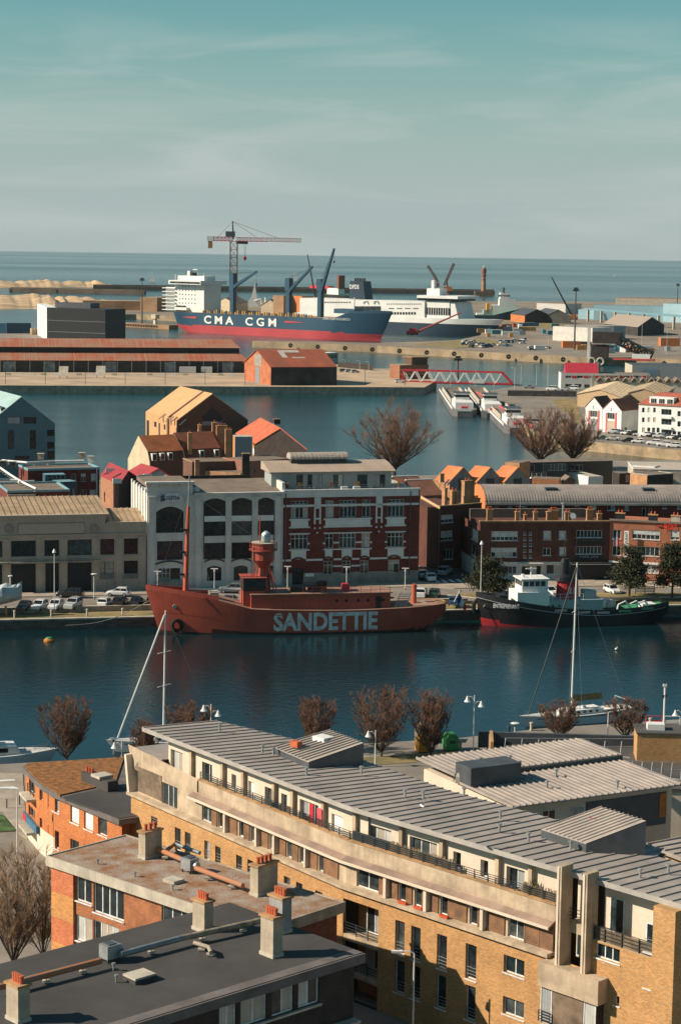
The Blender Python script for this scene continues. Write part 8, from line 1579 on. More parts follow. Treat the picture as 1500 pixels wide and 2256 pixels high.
hx = (538.5-514)*S_; MB().tube((hx-1, 0, zj-2), (hx, 0, ZA(P, 572)-4), 0.14, n=3).tube((hx+1, 0, zj-2), (hx, 0, ZA(P, 572)-4), 0.14, n=3).build('hoist_rope', m_black, t); zh = ZA(P, 568)-4; MB().lathe([(0.5, zh-2), (1.6, zh), (1.2, zh+1.5)], hx, 0, n=8).build('hook_block', m_red, t)
def jibcrane(px, py, z, base_t, jA, jB, label, m, box=None):
    P = at3(px, py, z); S_ = math.hypot(P[0], P[1])/FPX; t = thing('quay_crane', label, 'crane', P); zz = lambda y: ZA(P, y)-z; xx = lambda x: (x-px)*S_
    MB().lathe([(2.2, 0), (1.6, zz(base_t)*0.7), (1.5, zz(base_t))], n=8).build('pedestal', m, t); MB().box(-4.5, 4.5, -3, 3, zz(base_t), zz(base_t-9)).build('machine_house', m, t); MB().lattice((xx(jA[0]), 0, zz(jA[1])), (xx(jB[0]), 0, zz(jB[1])), 2.2, 0.3, 3, rc=0.5).build('jib', M('jib_brown', (0.20, 0.09, 0.06), 0.7), t)
    MB().tube((0, 0, zz(base_t-9)), (xx(jA[0])*0.2, 0, zz(base_t-26)), 0.9, 0.5, n=4).build('a_frame', M('jib_brown', (0.2, 0.09, 0.06)), t); MB().tube((xx(jA[0])*0.2, 0, zz(base_t-26)), (xx(jB[0]), 0, zz(jB[1])), 0.15, n=3).build('luffing_rope', m_black, t)
m_orc = M('crane_orange', (0.50, 0.14, 0.05), 0.7, 0.15, 0.1)
jibcrane(985, 668, 4, 640, (978, 628), (998, 580), 'orange quay crane behind the ferry bridge leaning right', m_orc); jibcrane(958, 662, 4, 632, (965, 622), (941, 585), 'brown quay crane behind the ferry bridge leaning left', M('crane_brown2', (0.25, 0.1, 0.07), 0.7))
def mobile(px, py, z, pA, pB, label, cab, jm): P = at3(px, py, z); S_ = math.hypot(P[0], P[1])/FPX; t = thing('mobile_crane', label, 'crane', P); zz = lambda y: ZA(P, y)-z; xx = lambda x: (x-px)*S_; MB().tube((xx(pA[0]), 0, zz(pA[1])), (xx(pB[0]), 0, zz(pB[1])), 0.9, 0.45, n=5).build('jib', jm, t); MB().box(-4, 4, -1.5, 1.5, 0.9, 2.8).box(-2, 2.5, -1.4, 1.4, 2.8, 4.6).build('carrier', cab, t); [MB().tube((x, -1.5, 0.7), (x, 1.5, 0.7), 0.7, n=10).build('wheel', MATS['tyre'], t) for x in (-3, -1, 1, 3)]
mobile(1262, 704, 4, (1262, 700), (1213, 611), 'mobile crane with long black jib and orange base beside the sheds', M('mobile_orange', (0.6, 0.18, 0.03), 0.6), m_black); mobile(699, 672, 4, (697, 668), (676, 560), 'mobile crane with near vertical black jib behind the container ship', m_black, m_black); mobile(908, 738, 4, (906, 736), (1015, 686), 'red mobile crane with low slanting jib before the ferry', m_red, M('jib_redbrown', (0.35, 0.08, 0.05), 0.6))
# ------------------------------------------------------------------ lighthouse
P = G(1065, 643, 5); S_ = math.hypot(P[0], P[1])/FPX; t = thing('lighthouse', 'brick lighthouse with gallery at the end of the breakwater', 'lighthouse', (P.x, P.y, 5)); zz = lambda y: ZA((P.x, P.y), y)-5; wv = 4.4*S_
MB().lathe([(wv*1.15, 0), (wv*1.1, zz(630)), (wv*0.85, zz(612)), (wv*0.85, zz(608))], n=16).build('tower', M('lighthouse_brick', (0.40, 0.20, 0.10), 0.85, 0.15, 0.1, streak=0.3), t); MB().lathe([(wv*1.25, zz(608)), (wv*1.25, zz(605)), (wv*0.95, zz(604)), (wv*1.2, zz(598)), (wv*1.2, zz(591)), (wv*0.9, zz(590))], n=16).build('gallery', M('gallery_brick', (0.28, 0.10, 0.07), 0.85), t); MB().lathe([(wv*1.22, zz(616)), (wv*1.22, zz(614))], n=16).build('band', MATS['gallery_brick'], t)
MB().lathe([(wv*0.5, zz(590)), (wv*0.5, zz(587)), (wv*0.35, zz(585)), (wv*0.08, zz(582))], n=10).build('lantern', M('lantern_teal', (0.3, 0.38, 0.36), 0.4), t); MB().box(-wv*4.5, wv*4.5, -8, 8, -6, 1.2).build('plinth', m_jet, t)
for k in range(9): MB().box(-wv*4.2+k*wv, -wv*4.2+k*wv+0.4*wv, -8.1, -7.9, -5, 0).build('plinth_panel', m_bunk, t)
# small sails and boats at sea
for px, py, h, lb in ((649, 618, 14, 'white sailing boat out at sea between the ship cranes'), (335, 622, 9, 'tiny white sail beyond the breakwater at left'), (1357, 609, 0, 'small white motor boat far out at right')):
    P = G(px, py, 0); t = thing('sea_boat', lb, 'boat', P); s_ = 1.4
    MB().yprism([(-5*s_, 0.1), (5*s_, 0.1), (6.5*s_, 1.8), (-5.5*s_, 1.6)], -1.5, 1.5).build('hull', m_swhite, t)
    if h: MB().poly([(-0.3, 0, 2.5), (5, 0, 2.5), (-0.3, 0, h+8)]).poly([(-0.8, 0.3, 2.5), (-4.5, 0.3, 2.5), (-0.8, 0.3, h+3)]).build('sail', m_white, t)
    else: MB().box(-4, 2, -1.2, 1.2, 1.6, 4.2).build('cabin', m_swhite, t)
# ------------------------------------------------------------------ red truss bridge and its control house
A, B = G(886, 841, 3), G(1128, 847, 3); F = Fr(A, B, 'truss_bridge', 'red and white truss footbridge over the lock entrance', 'bridge'); L_ = F.len; zt = F.xz(1000, 818)[1]; n = 16; x1 = L_*0.9
MB().box(-3, L_+4, 0.2, 4.8, 2.6, 3.1).build('deck', m_asph, F.o)
for y in (0, 5):
    MB().tube((0, y, zt), (x1, y, zt), 0.35, n=4).tube((x1, y, zt), (L_, y, 3.2), 0.35, n=4).tube((0, y, zt), (0, y, 3), 0.35, n=4).build('top_chord', m_red, F.o); MB().tube((0, y, 3.1), (L_, y, 3.1), 0.35, n=4).build('bottom_chord', m_red, F.o)
    for i in range(n): u, v = x1*i/n, x1*(i+1)/n; MB().tube((u, y, 3.1 if i % 2 else zt), (v, y, zt if i % 2 else 3.1), 0.22, n=4).build('brace', m_white, F.o)
MB().box(L_*0.64, L_*0.75, -0.5, -0.4, 3.2, 5).build('sign_panel', m_offw, F.o)
F = pxblock('bridge_control_house', 'brown brick bridge control house with dark cab on the lock', (881, 804), (944, 803), 9.2, 9, M('lock_brick', (0.33, 0.15, 0.08), 0.85, 0.1, 0.3, kind='brick', ks=3), m_conc, zb=3, wins=[(886, 818, 892, 824, 1)]); MB().box(F.len*0.45, F.len, 1, 8, 9.2, 12.2).build('control_cab', M('cab_brown', (0.12, 0.075, 0.05), 0.8), F.o); MB().box(F.len*0.43, F.len+0.6, 0.5, 8.5, 12.2, 12.6).build('cab_roof', m_bunk, F.o)
for z in (5, 7): MB().box(0, F.len, -0.1, -0.01, z, z+0.3).build('band_course', m_cream, F.o)
car(at3(881, 843, 3.0), 5, 'suv', 'white', 'white car in front of the bridge control house', None, False)
# ------------------------------------------------------------------ barges
m_bgrey = M('barge_grey', (0.13, 0.13, 0.13), 0.7, 0.2, 0.1); m_hold = M('barge_hold', (0.24, 0.21, 0.18), 0.9, 0.2, 0.1)
def barge(far, near, w_, label, hm, cab=True, red=True):
    A, B = G(*far, 0), G(*near, 0); F = Fr(A, B, 'river_barge', label, 'barge'); L_ = F.len; h = 2.6
    o = [(0, -w_*0.25), (0, w_*0.25), (5, w_/2), (L_-4, w_/2), (L_, w_*0.3), (L_, -w_*0.3), (L_-4, -w_/2), (5, -w_/2)]; MB().prism(o, -0.8, h, 0, 1).build('hull', [hm, M('barge_deck', (0.33, 0.32, 0.3), 0.8)], F.o)
    a, c, k = 8, L_*0.72, w_/2-0.9
    for r in ((a, c, -k, -k+0.3), (a, c, k-0.3, k), (a, a+0.3, -k+0.31, k-0.31), (c-0.3, c, -k+0.31, k-0.31)): MB().box(*r, h, h+1.5).build('hold_coaming', m_concl, F.o)
    MB().box(a+0.31, c-0.31, -k+0.31, k-0.31, h, h+0.35).build('hold_cargo', m_hold, F.o)
    MB().box(c+2, L_-5, -k+0.3, k-0.3, h, h+2.2).build('aft_cabin', m_white, F.o); MB().box(c+4, c+11, -k+1, k-1, h+2.2, h+4.6).build('wheelhouse', m_white, F.o); MB().box(c+3.9, c+11.1, -k+0.9, k-0.9, h+3.1, h+4.0).build('wheelhouse_windows', glass(0), F.o); MB().box(c+3.4, c+11.6, -k+0.5, k-0.5, h+4.6, h+4.8).build('wheelhouse_roof', m_zincd, F.o)
    for s_ in (-1, 1): MB().box(1, L_-4.2, s_*w_/2-0.08, s_*w_/2+0.08, h-0.35, h+0.35).build('gunwale', m_white if s_ < 0 else hm, F.o)
    MB().cyl(2.5, 0, h, h+8, 0.15, n=6).build('foremast', m_galv, F.o); MB().box(L_-4.5, L_-2, -1.2, 1.2, h, h+0.9).build('stern_gear', m_red if red else m_galv, F.o); MB().box(L_-0.02, L_+0.1, -w_*0.28, w_*0.28, h-0.6, h+0.4).build('stern_plate', m_white, F.o)
barge((991, 871), (1024, 918), 9, 'grey barge with white wheelhouse moored outermost', m_bgrey); barge((1046, 871), (1088, 922), 8.5, 'barge with red striped stern lying between the other two', M('barge_dark', (0.05, 0.055, 0.06), 0.6)); barge((1086, 904), (1140, 956), 8.5, 'nearest empty barge with pale hold beside the right quay', m_bgrey)
P, Q = G(1050, 866, 3.6), G(1176, 944, 3.6); t = thing('quay_fender_rail', 'long orange red guard rail along the barge quay edge', 'rail', P); d = Q-P; MB().tube((0, 0, 0.4), (d.x, d.y, 0.4), 0.4, n=6).build('rail', m_crred, t)
for k in range(10): MB().cyl(d.x*k/9, d.y*k/9, -0.6, 0.4, 0.15, n=5).build('post', m_crred, t)
# ------------------------------------------------------------------ engine workshop on the right quay
zz = lambda X0, Y0, X1, Y1, *k: (1050+X0*.3, 580+Y0*.3, 1050+X1*.3, 580+Y1*.3)+k
F = pxblock('red_roof_workshop', 'white two storey workshop with bright red roof and red window panels', (1236, 821), (1432, 824), 9.6, 11, m_offw, m_roofb, zb=3, wins=[zz(650+i*86, 824, 695+i*86, 842, 2) for i in range(7)]+[zz(650, 885, 700, 912, 2), zz(720, 885, 770, 912, 2), zz(790, 888, 830, 915, 2)], side=m_white)
for i in range(7): r = F.rect(*zz(698+i*86, 824, 734+i*86, 842)); MB().box(r[0], r[1], -0.06, -0.01, r[2], r[3]).build('red_panel', m_red, F.o)
for i in range(5): r = F.rect(*zz(845+i*100, 815, 850+i*100, 890)); MB().box(r[0], r[1], -0.3, -0.01, 3, r[3]).build('buttress', m_concl, F.o)
w_ = F.len*0.42; MB().xprism([(0.5, 9.6), (5.5, 13.6), (10.5, 9.6)], 2.0, w_).build('red_roof', M('bright_red_roof', (0.48, 0.035, 0.06), 0.6, kind='corr', ks=1), F.o); MB().box(w_+0.01, w_+0.8, 0.5, 10.5, 9.6, 14).build('fire_wall', m_zincd, F.o)
F = pxblock('grey_hall', 'grey engine hall with blue lettering at the right edge', (1393, 804), (1540, 806), 12.5, 20, M('hall_grey', (0.36, 0.37, 0.36), 0.7, 0.05), m_zincd, zb=3, side=m_concl); a = F.rect(1406, 809, 1446, 816); text(F.o, 'VOLVO', a[0], a[2], a[3]-a[2], -0.02, M('sign_blue', (0.2, 0.42, 0.55), 0.5), width=a[1]-a[0], depth=0.15, bold=0.03); a = F.rect(1424, 817, 1446, 824); text(F.o, 'PENTA', a[0], a[2], a[3]-a[2], -0.02, MATS['sign_blue'], width=a[1]-a[0], depth=0.15, bold=0.03)
# ribbed sheds
m_rib = M('shed_roof_tan', (0.22, 0.17, 0.12), 0.85, 0.15, 0.2)
def ribshed(FL, FRt, BL, label, n=9):
    F = gable('ribbed_shed', label, FL, FRt, BL, 7.5, 2.2, 3.0, M('shed_wall_tan', (0.45, 0.32, 0.19), 0.9), m_rib, over=0.3)
    for i in range(n+1):
        t = i/n; b = lambda u, zz: Vector((F.len*u+F.sk*t, F.D*t, zz+0.45)); MB().tube(b(0, 7.4), b(0.5, 9.6), 0.22, n=4).tube(b(0.5, 9.6), b(1, 7.4), 0.22, n=4).build('roof_rib', m_cream, F.o)
ribshed((1272, 868), (1372, 876), (1312, 851), 'shed with white ribbed tan roof behind the numbered houses'); ribshed((1374, 868), (1462, 872), (1400, 853), 'shed with white ribbed tan roof right of the first ribbed shed', 7)
F = Fr(G(1312, 858, 3), G(1520, 862, 3), 'saw_tooth_shed', 'long pale saw tooth roofed shed behind the ribbed sheds'); MB().box(0, F.len, 0.3, 12, 3, 6.4).build('wall', m_concl, F.o); k = F.len/11
for i in range(11): MB().yprism([(i*k, 6.4), (i*k+k-0.1, 6.4), (i*k+k*0.5, 8.4)], 0, 12).build('roof_tooth', m_rib, F.o); MB().tube((i*k, -0.1, 6.4), (i*k+k*0.5, -0.1, 8.5), 0.18, n=4).tube((i*k+k*0.5, -0.1, 8.5), (i*k+k, -0.1, 6.4), 0.18, n=4).build('tooth_edge', m_cream, F.o)
# numbered houses and apartment block
zD = lambda X0, Y0, X1, Y1, *k: (1080+X0*.28, 820+Y0*.28, 1080+X1*.28, 820+Y1*.28)+k
m_pink = M('coral_paint', (0.58, 0.13, 0.11), 0.7)
for i, (fl, fr_, bl, X) in enumerate((((1289.5, 896), (1327, 899), (1318, 893), 770), ((1328, 901), (1369, 905), (1372, 897), 907))):
    F = gable('numbered_house', ['white gabled boathouse with number one', 'white gabled boathouse with number two'][i], fl, fr_, bl, 10.3, 3.3, 3.0, m_white, m_tiled, over=0.15, side=m_offw); Y0 = 300+i*17
    r = F.rect(*zD(X+15, Y0, X+72, Y0+50)); window(F.o, *r, -0.1, nx=3, rec=0.06); r2 = F.rect(*zD(X+12, Y0+65, X+72, Y0+165)); MB().box(r2[0], r2[1], -0.08, -0.01, 3, r2[3]).build('garage_door', m_galv if i == 0 else m_beige, F.o)
    for a, c in ((X, X+14), (X+74, X+88)): r = F.rect(*zD(a, Y0, c, Y0+160)); MB().box(r[0], r[1], -0.1, -0.01, 3, r[3]).build('coral_jamb', m_pink, F.o)
    r = F.rect(*zD(X+36, Y0-40, X+50, Y0-12)); text(F.o, '12'[i], r[0]+0.1, r[2], r[3]-r[2], -0.02, m_black, depth=0.06)
ws = [zD(a, y, a+20, y+38, 1) for a in (1193, 1237, 1281) for y in (278, 355)]+[zD(a, 435, a+24, 475, 1) for a in (1193, 1234, 1272, 1308)]+[zD(1345, y, 1425, y+45, 3) for y in (290, 368, 452)]+[zD(1472, y, 1498, y+42, 1) for y in (305, 385, 465)]+[zD(1432, 463, 1462, 508, 1)]
F = pxblock('white_apartment_block', 'white apartment block with red hipped roof at the right edge', (1407, 889), (1560, 898), 13.2, 14, m_white, m_tiled, zb=3, wins=ws, fm=m_galv); L_ = F.len
MB().poly([(-0.4, -0.4, 13.1), (L_, -0.4, 13.1), (L_, 5, 16.6), (4, 5, 16.6)]).poly([(-0.4, -0.4, 13.1), (4, 5, 16.6), (4, 9, 16.6), (-0.4, 14, 13.1)]).poly([(4, 5, 16.6), (L_, 5, 16.6), (L_, 9, 16.6), (4, 9, 16.6)]).build('hipped_roof', M('red_hip_tile', (0.42, 0.12, 0.07), 0.85, kind='tile', ks=2), F.o)
r = F.rect(*zD(1248, 205, 1440, 250)); MB().box(r[0], r[1], 0.3, 5, 13.0, 15.6).build('dormer', m_white, F.o); [window(F.o, r[0]+0.5+k*(r[1]-r[0])/3, r[0]+(r[1]-r[0])/3*(k+1)-0.3, 13.6, 15.1, 0.2, nx=3, rec=0.06) for k in range(3)]
for y in (345, 430): q = F.rect(*zD(1340, y, 1432, y+18)); MB().box(q[0], q[1], -0.9, -0.01, q[2], q[3]).build('balcony', m_white, F.o)
F = pxblock('white_link_wing', 'low white wing with terraces between boathouse and apartment block', (1369, 907), (1407, 905), 8.8, 10, m_white, m_concl, zb=3, wins=[zD(1065, 340, 1130, 378, 3), zD(1045, 418, 1072, 455, 1), zD(1080, 420, 1105, 458, 1), zD(1125, 425, 1148, 470, 1)]); rail(F.o, 0, F.len, -0.2, 8.8, 1.0, 2, 1.5, m_white)
cl = [('silver', 'suv'), ('grey', 'sedan'), ('white', 'hatch'), ('black', 'suv'), ('silver', 'sedan'), ('white', 'suv'), ('black', 'sedan')]
for i in range(13): px = 1352+i*14.5; c = cl[i % 7]; car(at3(px, 955+i*1.4, 3.0), 150, c[1], c[0], c[0]+' car in the back row before the white apartment block, '+ORD[i]+' from the left', 'cars parked before the white apartment block', False)
for i, (px, py, c, k) in enumerate(((1328, 968, 'green', 'sedan'), (1350, 970, 'silver', 'sedan'), (1383, 974, 'black', 'hatch'), (1405, 976, 'white', 'hatch'), (1440, 980, 'white', 'suv'), (1463, 983, 'white', 'suv'), (1484, 986, 'white', 'suv'), (1365, 954, 'white', 'van'), (1262, 852+7, 'white', 'van'), (1245, 860, 'silver', 'hatch'), (1166, 855, 'grey', 'sedan'), (1216, 860, 'white', 'van'))): car(at3(px, py, 3.0), 165, k, c, ['dark green car at the left end of the quay edge row', 'silver car second in the quay edge row', 'black hatchback third in the quay edge row', 'white hatchback fourth in the quay edge row', 'white SUV fifth in the quay edge row', 'white SUV sixth in the quay edge row', 'white SUV last in the quay edge row', 'white van before the second boathouse', 'white van at the workshop door', 'silver car at the workshop corner', 'grey car on the lock road', 'white van parked on the lock road'][i], 'quay edge cars on the right', False)
t = thing('lock_wall', 'dark stained low wall behind the barge quay yard', 'wall', G(1118, 872, 3)); d = G(1270, 874, 3)-G(1118, 872, 3); MB().poly([(0, 0, 0), (d.x, d.y, 0), (d.x, d.y, 2.2), (0, 0, 2.2)]).poly([(0, 0, 2.2), (d.x, d.y, 2.2), (d.x, d.y+1.5, 2.2), (0, 1.5, 2.2)]).build('wall_face', m_block[1], t)
for i in range(14): px = 1290+i*2.5; 
for px, py, pt, lb in ((1147, 848, 803, 'first white lamp on the lock road'), (1181, 850, 801, 'second white lamp on the lock road'), (1133, 858, 810, 'dark lamp by the bridge end'), (1206, 851, 800, 'third white lamp on the lock road')): lampat(px, py, pt, lb, 'arm', 3.0)
land('bank_grass', [(1212, 880), (1265, 876), (1290, 940), (1240, 905)], 3.08, [m_dry, m_dry], 2.9)
# ------------------------------------------------------------------ big bare trees by the basin
GT = 'large bare trees by the basin'
for px, pb, pt, pw, sdd, lb in ((868, 1066, 884, 190, 71, 'large spreading bare tree behind the roof terrace'), (1190, 1035, 900, 190, 72, 'large bare tree in front of the nearest barge'), (1262, 1032, 905, 120, 73, 'bare tree right of the one before the barge')): P = at3(px, pb, 2.0); bare_tree(P, ZA(P, pt)-2, pw*math.hypot(P[0], P[1])/FPX, sdd, lb, vase=0.42, limbs=26, br=20, tw=10, r=0.42, fork=0.16, grp=GT, low=0.0, mat=m_twigl if False else M('red_twigs', (0.20, 0.10, 0.06), 0.95, 0.3, 0.3), tr=0.032)
# ------------------------------------------------------------------ dock sheds on the right
m_sky = M('pale_blue_shed', (0.32, 0.50, 0.56), 0.6, 0.05, 0.1); m_skyd = M('blue_roof', (0.14, 0.27, 0.32), 0.6, 0.06, 0.1)
def far(name, label, A, B, zt, dep, wm, rm, zb=4, side=None, cat='building'): return pxblock(name, label, A, B, zt, dep, wm, rm, zb=zb, side=side, cat=cat)
far('beige_store', 'huge beige store with brown roof at the far right', (1356, 656), (1560, 660), 14, 60, m_concl, m_rib); F = far('pale_blue_shed', 'long pale blue shed on the right dock', (1308, 672), (1461, 675), 16, 30, m_sky, m_skyd); F = far('pale_blue_shed', 'taller pale blue shed at the right edge of the docks', (1461, 668), (1560, 671), 19, 35, m_sky, m_skyd); far('pale_blue_shed', 'small pale blue shed left of the crane rail', (1274, 681), (1310, 682), 12, 20, m_sky, m_skyd)
P, Q = G(1287, 677, 15), G(1540, 697, 15); F = Fr(P, Q, 'crane_rail', 'long blue overhead crane rail before the blue sheds', 'crane rail'); MB().box(0, F.len, 0, 2, 13.4, 15).build('beam', m_skyd, F.o); [MB().box(x, x+1.5, 0.2, 1.8, 4, 13.4).build('column', m_concl, F.o) for x in range(5, int(F.len), 26)]
far('white_dock_shed', 'plain white shed behind the dark brick sheds', (1182, 667), (1246, 669), 13, 30, m_offw, m_rib); far('white_dock_shed', 'long white workshop with grey right flank in the middle dock', (1218, 718), (1305, 722), 13, 22, m_offw, m_zinc); far('grey_dock_shed', 'grey flank shed right of the white workshop', (1305, 719), (1378, 717), 12.6, 22, m_tgrey, m_zinc)
for i, (a, b_, c) in enumerate((((1156, 694), (1210, 694), (1125, 690)), ((1205, 694), (1258, 696), (1175, 690)))): gable('dark_gable_shed', ['left dark gabled shed with orange brick flank', 'right dark gabled shed beside the floodlight mast'][i], a, b_, c, 10, 4.5, 4, m_clad, m_zincd, over=0.5, side=m_obrick)
gable('tan_roof_shed', 'wide shed with tan roof and dark gable on the right dock', (1405, 720), (1463, 716), (1330, 712), 10, 6.0, 4, m_clad, M('tan_sheet', (0.40, 0.33, 0.26), 0.8, kind='corry', ks=2), over=0.4)
for i, (a, b_, py, zt, c) in enumerate(((1240, 1278, 751, 8, m_obrick), (1278, 1302, 752, 8, m_dbrick), (1360, 1384, 758, 8, m_sky), (1376, 1390, 760, 8, m_obrick), (1365, 1378, 764, 7, m_white), (1456, 1498, 744, 9, m_obrick), (1093, 1143, 680, 6, m_dbrick))): far('dock_hut', ['orange brick hut with white windows near the drawbridge', 'dark hut right of the orange brick hut', 'pale blue container hut right of the drawbridge', 'small orange hut right of the drawbridge', 'small white hut right of the drawbridge', 'red brick hut near the right edge of the docks', 'low brown hut by the offshore vessel'][i], (a, py), (b_, py+0.5), zt, 7, c, m_concl)
F = Fr(G(1292, 789, 4), G(1440, 793, 4), 'drawbridge', 'black bascule bridge with counterweight and red deck on the dock entrance', 'bridge'); x0_ = F.xz(1300, 780)[0]; MB().box(x0_, x0_+9, 2, 7, 4, 11).box(x0_+1, x0_+16, 1, 8, 12, 18).build('counterweight', m_dbrick, F.o); MB().box(x0_+10, F.len, 0, 7, 3.4, 4.2).build('deck', m_black, F.o); MB().box(x0_+12, F.len, -0.3, -0.01, 3.6, 4.6).build('deck_edge', m_crred, F.o); MB().box(x0_+22, F.len-2, -0.2, -0.05, 4.6, 7.0).build('parapet', m_white, F.o); MB().lattice((x0_+14, 3, 14), (x0_+32, 3, 6), 4, 0.4, 4, rc=0.6).build('bascule_frame', m_black, F.o); MB().box(x0_-2, x0_-0.5, 2, 3, 4, 20).build('tower_leg', m_offw, F.o)
for k in range(2): MB().path([(x0_+1+k*4.5+1.8*math.cos(a*0.524), -0.6, 2.5+1.8*math.sin(a*0.524)) for a in range(13)], 0.6, 6).build('tyre_fender', m_concl, F.o)
for i in range(11):
    px = 640+i*60; t = thing('tyre_fender', 'black tyre fender on the dock mole, '+ORD[i]+' from the left', 'fender', (lambda P: (P.x, P.y-0.5, 2.3))(G(px, 750.6+(px-575)*0.0508+(1.0 if px > 1000 else 0)*0, 4.0)), 0, 'tyre fenders on the dock mole'); MB().path([(0.9*math.cos(a*0.7854), -0.4, 0.9*math.sin(a*0.7854)) for a in range(9)], 0.6, 6).build('tyre', MATS['tyre'], t)
# containers, huts and cars on the dock
rr = random.Random(12); pal = [('white', m_white), ('blue', M('cont_blue', (0.04, 0.16, 0.26), 0.6)), ('red', M('cont_red', (0.36, 0.06, 0.04), 0.6)), ('ochre', M('cont_ochre', (0.45, 0.25, 0.08), 0.6)), ('teal', M('cont_teal', (0.05, 0.24, 0.26), 0.6)), ('grey', m_galv)]
for i in range(40):
    px = rr.uniform(1060, 1230) if i < 26 else rr.uniform(1130, 1490); py = rr.uniform(716, 742) if i < 26 else rr.uniform(768, 778); nm, m = pal[rr.randrange(6)]; L_ = rr.choice([6, 6, 12]); t = thing('shipping_container', 'small %s container among the dock yard clutter' % nm, 'container', at3(px, py, 4.0), rr.choice([0.1, 0.2, 1.6]), 'dock yard containers, %s' % nm); MB().box(-L_/2, L_/2, -1.2, 1.2, 0, 2.7).build('box', m, t); MB().box(L_/2+0.002, L_/2+0.06, -1.1, 1.1, 0.15, 2.55).build('door', m_concl, t)
for i in range(46):
    g = i % 4; px = (1020+rr.uniform(0, 70), 1100+rr.uniform(0, 60), 1035+rr.uniform(0, 100), 1165+rr.uniform(0, 60))[g]; py = (757, 754, 762, 770)[g]+rr.uniform(-4, 5); c = rr.choice(['white', 'silver', 'grey', 'black', 'white', 'blue']); k = rr.choice(['hatch', 'suv', 'sedan', 'van']); car(at3(px, py, 4.0), rr.choice([20, 110]), k, c, 'small %s %s in the crowded dock car park' % (c, 'van' if k == 'van' else 'car'), 'dock car park, %s %s' % (c, 'vans' if k == 'van' else 'cars'), False)
land('mole_grass', [(905, 758), (1000, 750), (1060, 744), (1120, 757), (1000, 767)], 4.1, [m_dry, m_dry], 3.9); land('dock_grass', [(1060, 708), (1240, 712), (1240, 722), (1060, 718)], 4.1, [m_dry, m_dry], 3.9); land('dock_road', [(1130, 773), (1300, 783), (1500, 780), (1500, 762), (1390, 765), (1280, 774), (1160, 752), (1120, 748)], 4.08, [m_road, m_road], 3.9)
for px, py, pt in ((1000+207, 775, 742), (1349, 768, 713), (1413, 765, 708), (1468, 782, 722)): lampat(px, py, pt, {1207: 'thin lamp left on the dock road', 1349: 'thin lamp behind the drawbridge', 1413: 'thin lamp right of the drawbridge', 1468: 'thin lamp near the right edge of the dock road'}[px], 'arm', 4.0)
# buildings behind the container ship
for i, (a, b_, c, ze, wm, rm, lb) in enumerate((((472, 668), (520, 670), (500, 663), 12, m_cream, m_roofb, 'brown roofed shed behind the container ship bridge'), ((575, 672), (612, 673), (600, 668), 11, m_cream, m_zinc, 'tan gabled shed behind the container ship hatches'), ((622, 670), (690, 672), (640, 664), 11, m_brickl, m_tiled, 'red tiled shed behind the middle ship crane'))): gable('dock_shed', lb, a, b_, c, ze, 5, 4, wm, rm, over=0.4)
far('brick_dock_store', 'ochre brick store behind the ship cranes', (602, 650), (625, 651), 20, 20, m_bunk, m_roofb); far('brick_dock_store', 'orange brick store behind the right ship crane', (666, 652), (690, 652), 20, 20, m_obrick, m_roofb)
for i, px in enumerate((585, 603)): t = thing('white_stack', ['left slim white stack behind the ship', 'right slim white stack behind the ship'][i], 'chimney', at3(px, 676, 4)); MB().cyl(0, 0, 0, 9, 0.9, n=8).build('pipe', m_white, t); MB().cyl(0, 0, 9, 9.4, 1.1, n=8).build('rim', m_galv, t)
t = thing('sail_sculpture', 'white sail shaped structure behind the container ship', 'sculpture', at3(556, 674, 4)); MB().yprism([(-7, 0), (6, 0), (5, 4), (2, 22), (-1, 9)], -0.6, 0.6).build('sail', m_white, t); MB().path([(2, -1, 5), (8, -1, 7), (9, -1, 1)], 0.7, 6).build('hoop', m_white, t)
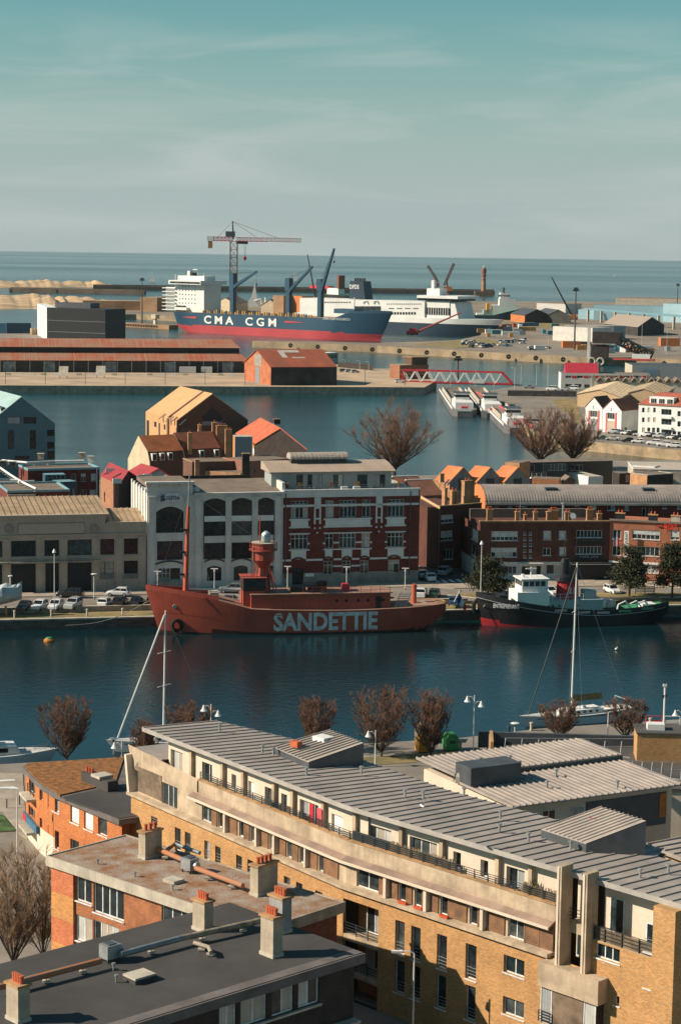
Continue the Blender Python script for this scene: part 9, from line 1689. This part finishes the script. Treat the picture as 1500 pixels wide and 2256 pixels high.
def workboat(A, B, label, hm, blocks, shr, beam=14, name='work_ship'):
    F = Fr(G(*A, 0), G(*B, 0), name, label, 'ship'); H = Hull(F.len, beam, shr, rake=5, zk=-1, fd=0.25, fw=0.35, ad=0.08, aw=0.15, counter=0.05, czl=1, flip=True, nT=24, nS=6); H.build(F.o, [hm], m_tgreen, None)
    for a, t_, c, b_, m, nm in blocks: r = F.rect(a, t_, c, b_, 3.0); MB().box(r[0], r[1], 3.0, beam-3, r[2], r[3]).build(nm, m, F.o)
workboat((1010, 714), (1148, 716), 'offshore vessel with navy hull and white stepped bridge', m_fblue, [(1085, 672, 1140, 706, m_swhite, 'deckhouse'), (1100, 658, 1135, 672, m_swhite, 'upper_house'), (1102, 645, 1122, 658, m_swhite, 'bridge'), (1101, 649, 1123, 653, glass(3), 'bridge_windows'), (1108, 633, 1112, 645, m_zincd, 'mast'), (1065, 682, 1085, 704, m_tgrey, 'aft_gear'), (1072, 668, 1078, 690, M('yellow_crane', (0.55, 0.3, 0.03), 0.6), 'deck_crane'), (1050, 690, 1066, 700, m_swhite, 'aft_house')], lambda t: 14-14*max(0, t-0.0) if t < 0.45 else 7.7, 18)
workboat((690, 664), (758, 668), 'small black ship with red gantry behind the ferry', m_black, [(720, 634, 745, 656, m_swhite, 'deckhouse'), (741, 606, 746, 636, M('ship_mast_brown', (0.2, 0.09, 0.07), 0.7), 'mast'), (682, 629, 722, 635, m_red, 'gantry_beam'), (700, 635, 703, 655, m_red, 'gantry_leg')], lambda t: 9, 14)
# ------------------------------------------------------------------ thin sea haze
hm = bpy.data.materials.new('haze'); hm.use_nodes = True; hn = hm.node_tree; hn.nodes.clear()
ho = hn.nodes.new('ShaderNodeOutputMaterial'); hv = hn.nodes.new('ShaderNodeVolumePrincipled'); hn.links.new(hv.outputs[0], ho.inputs['Volume'])
hv.inputs['Color'].default_value = (0.80, 0.90, 0.92, 1); hv.inputs['Density'].default_value = 0.000017; hv.inputs['Anisotropy'].default_value = 0.2
tag(MB().box(-14500, 14500, -500, 16500, -4, 130).build('haze', hm), kind='stuff')
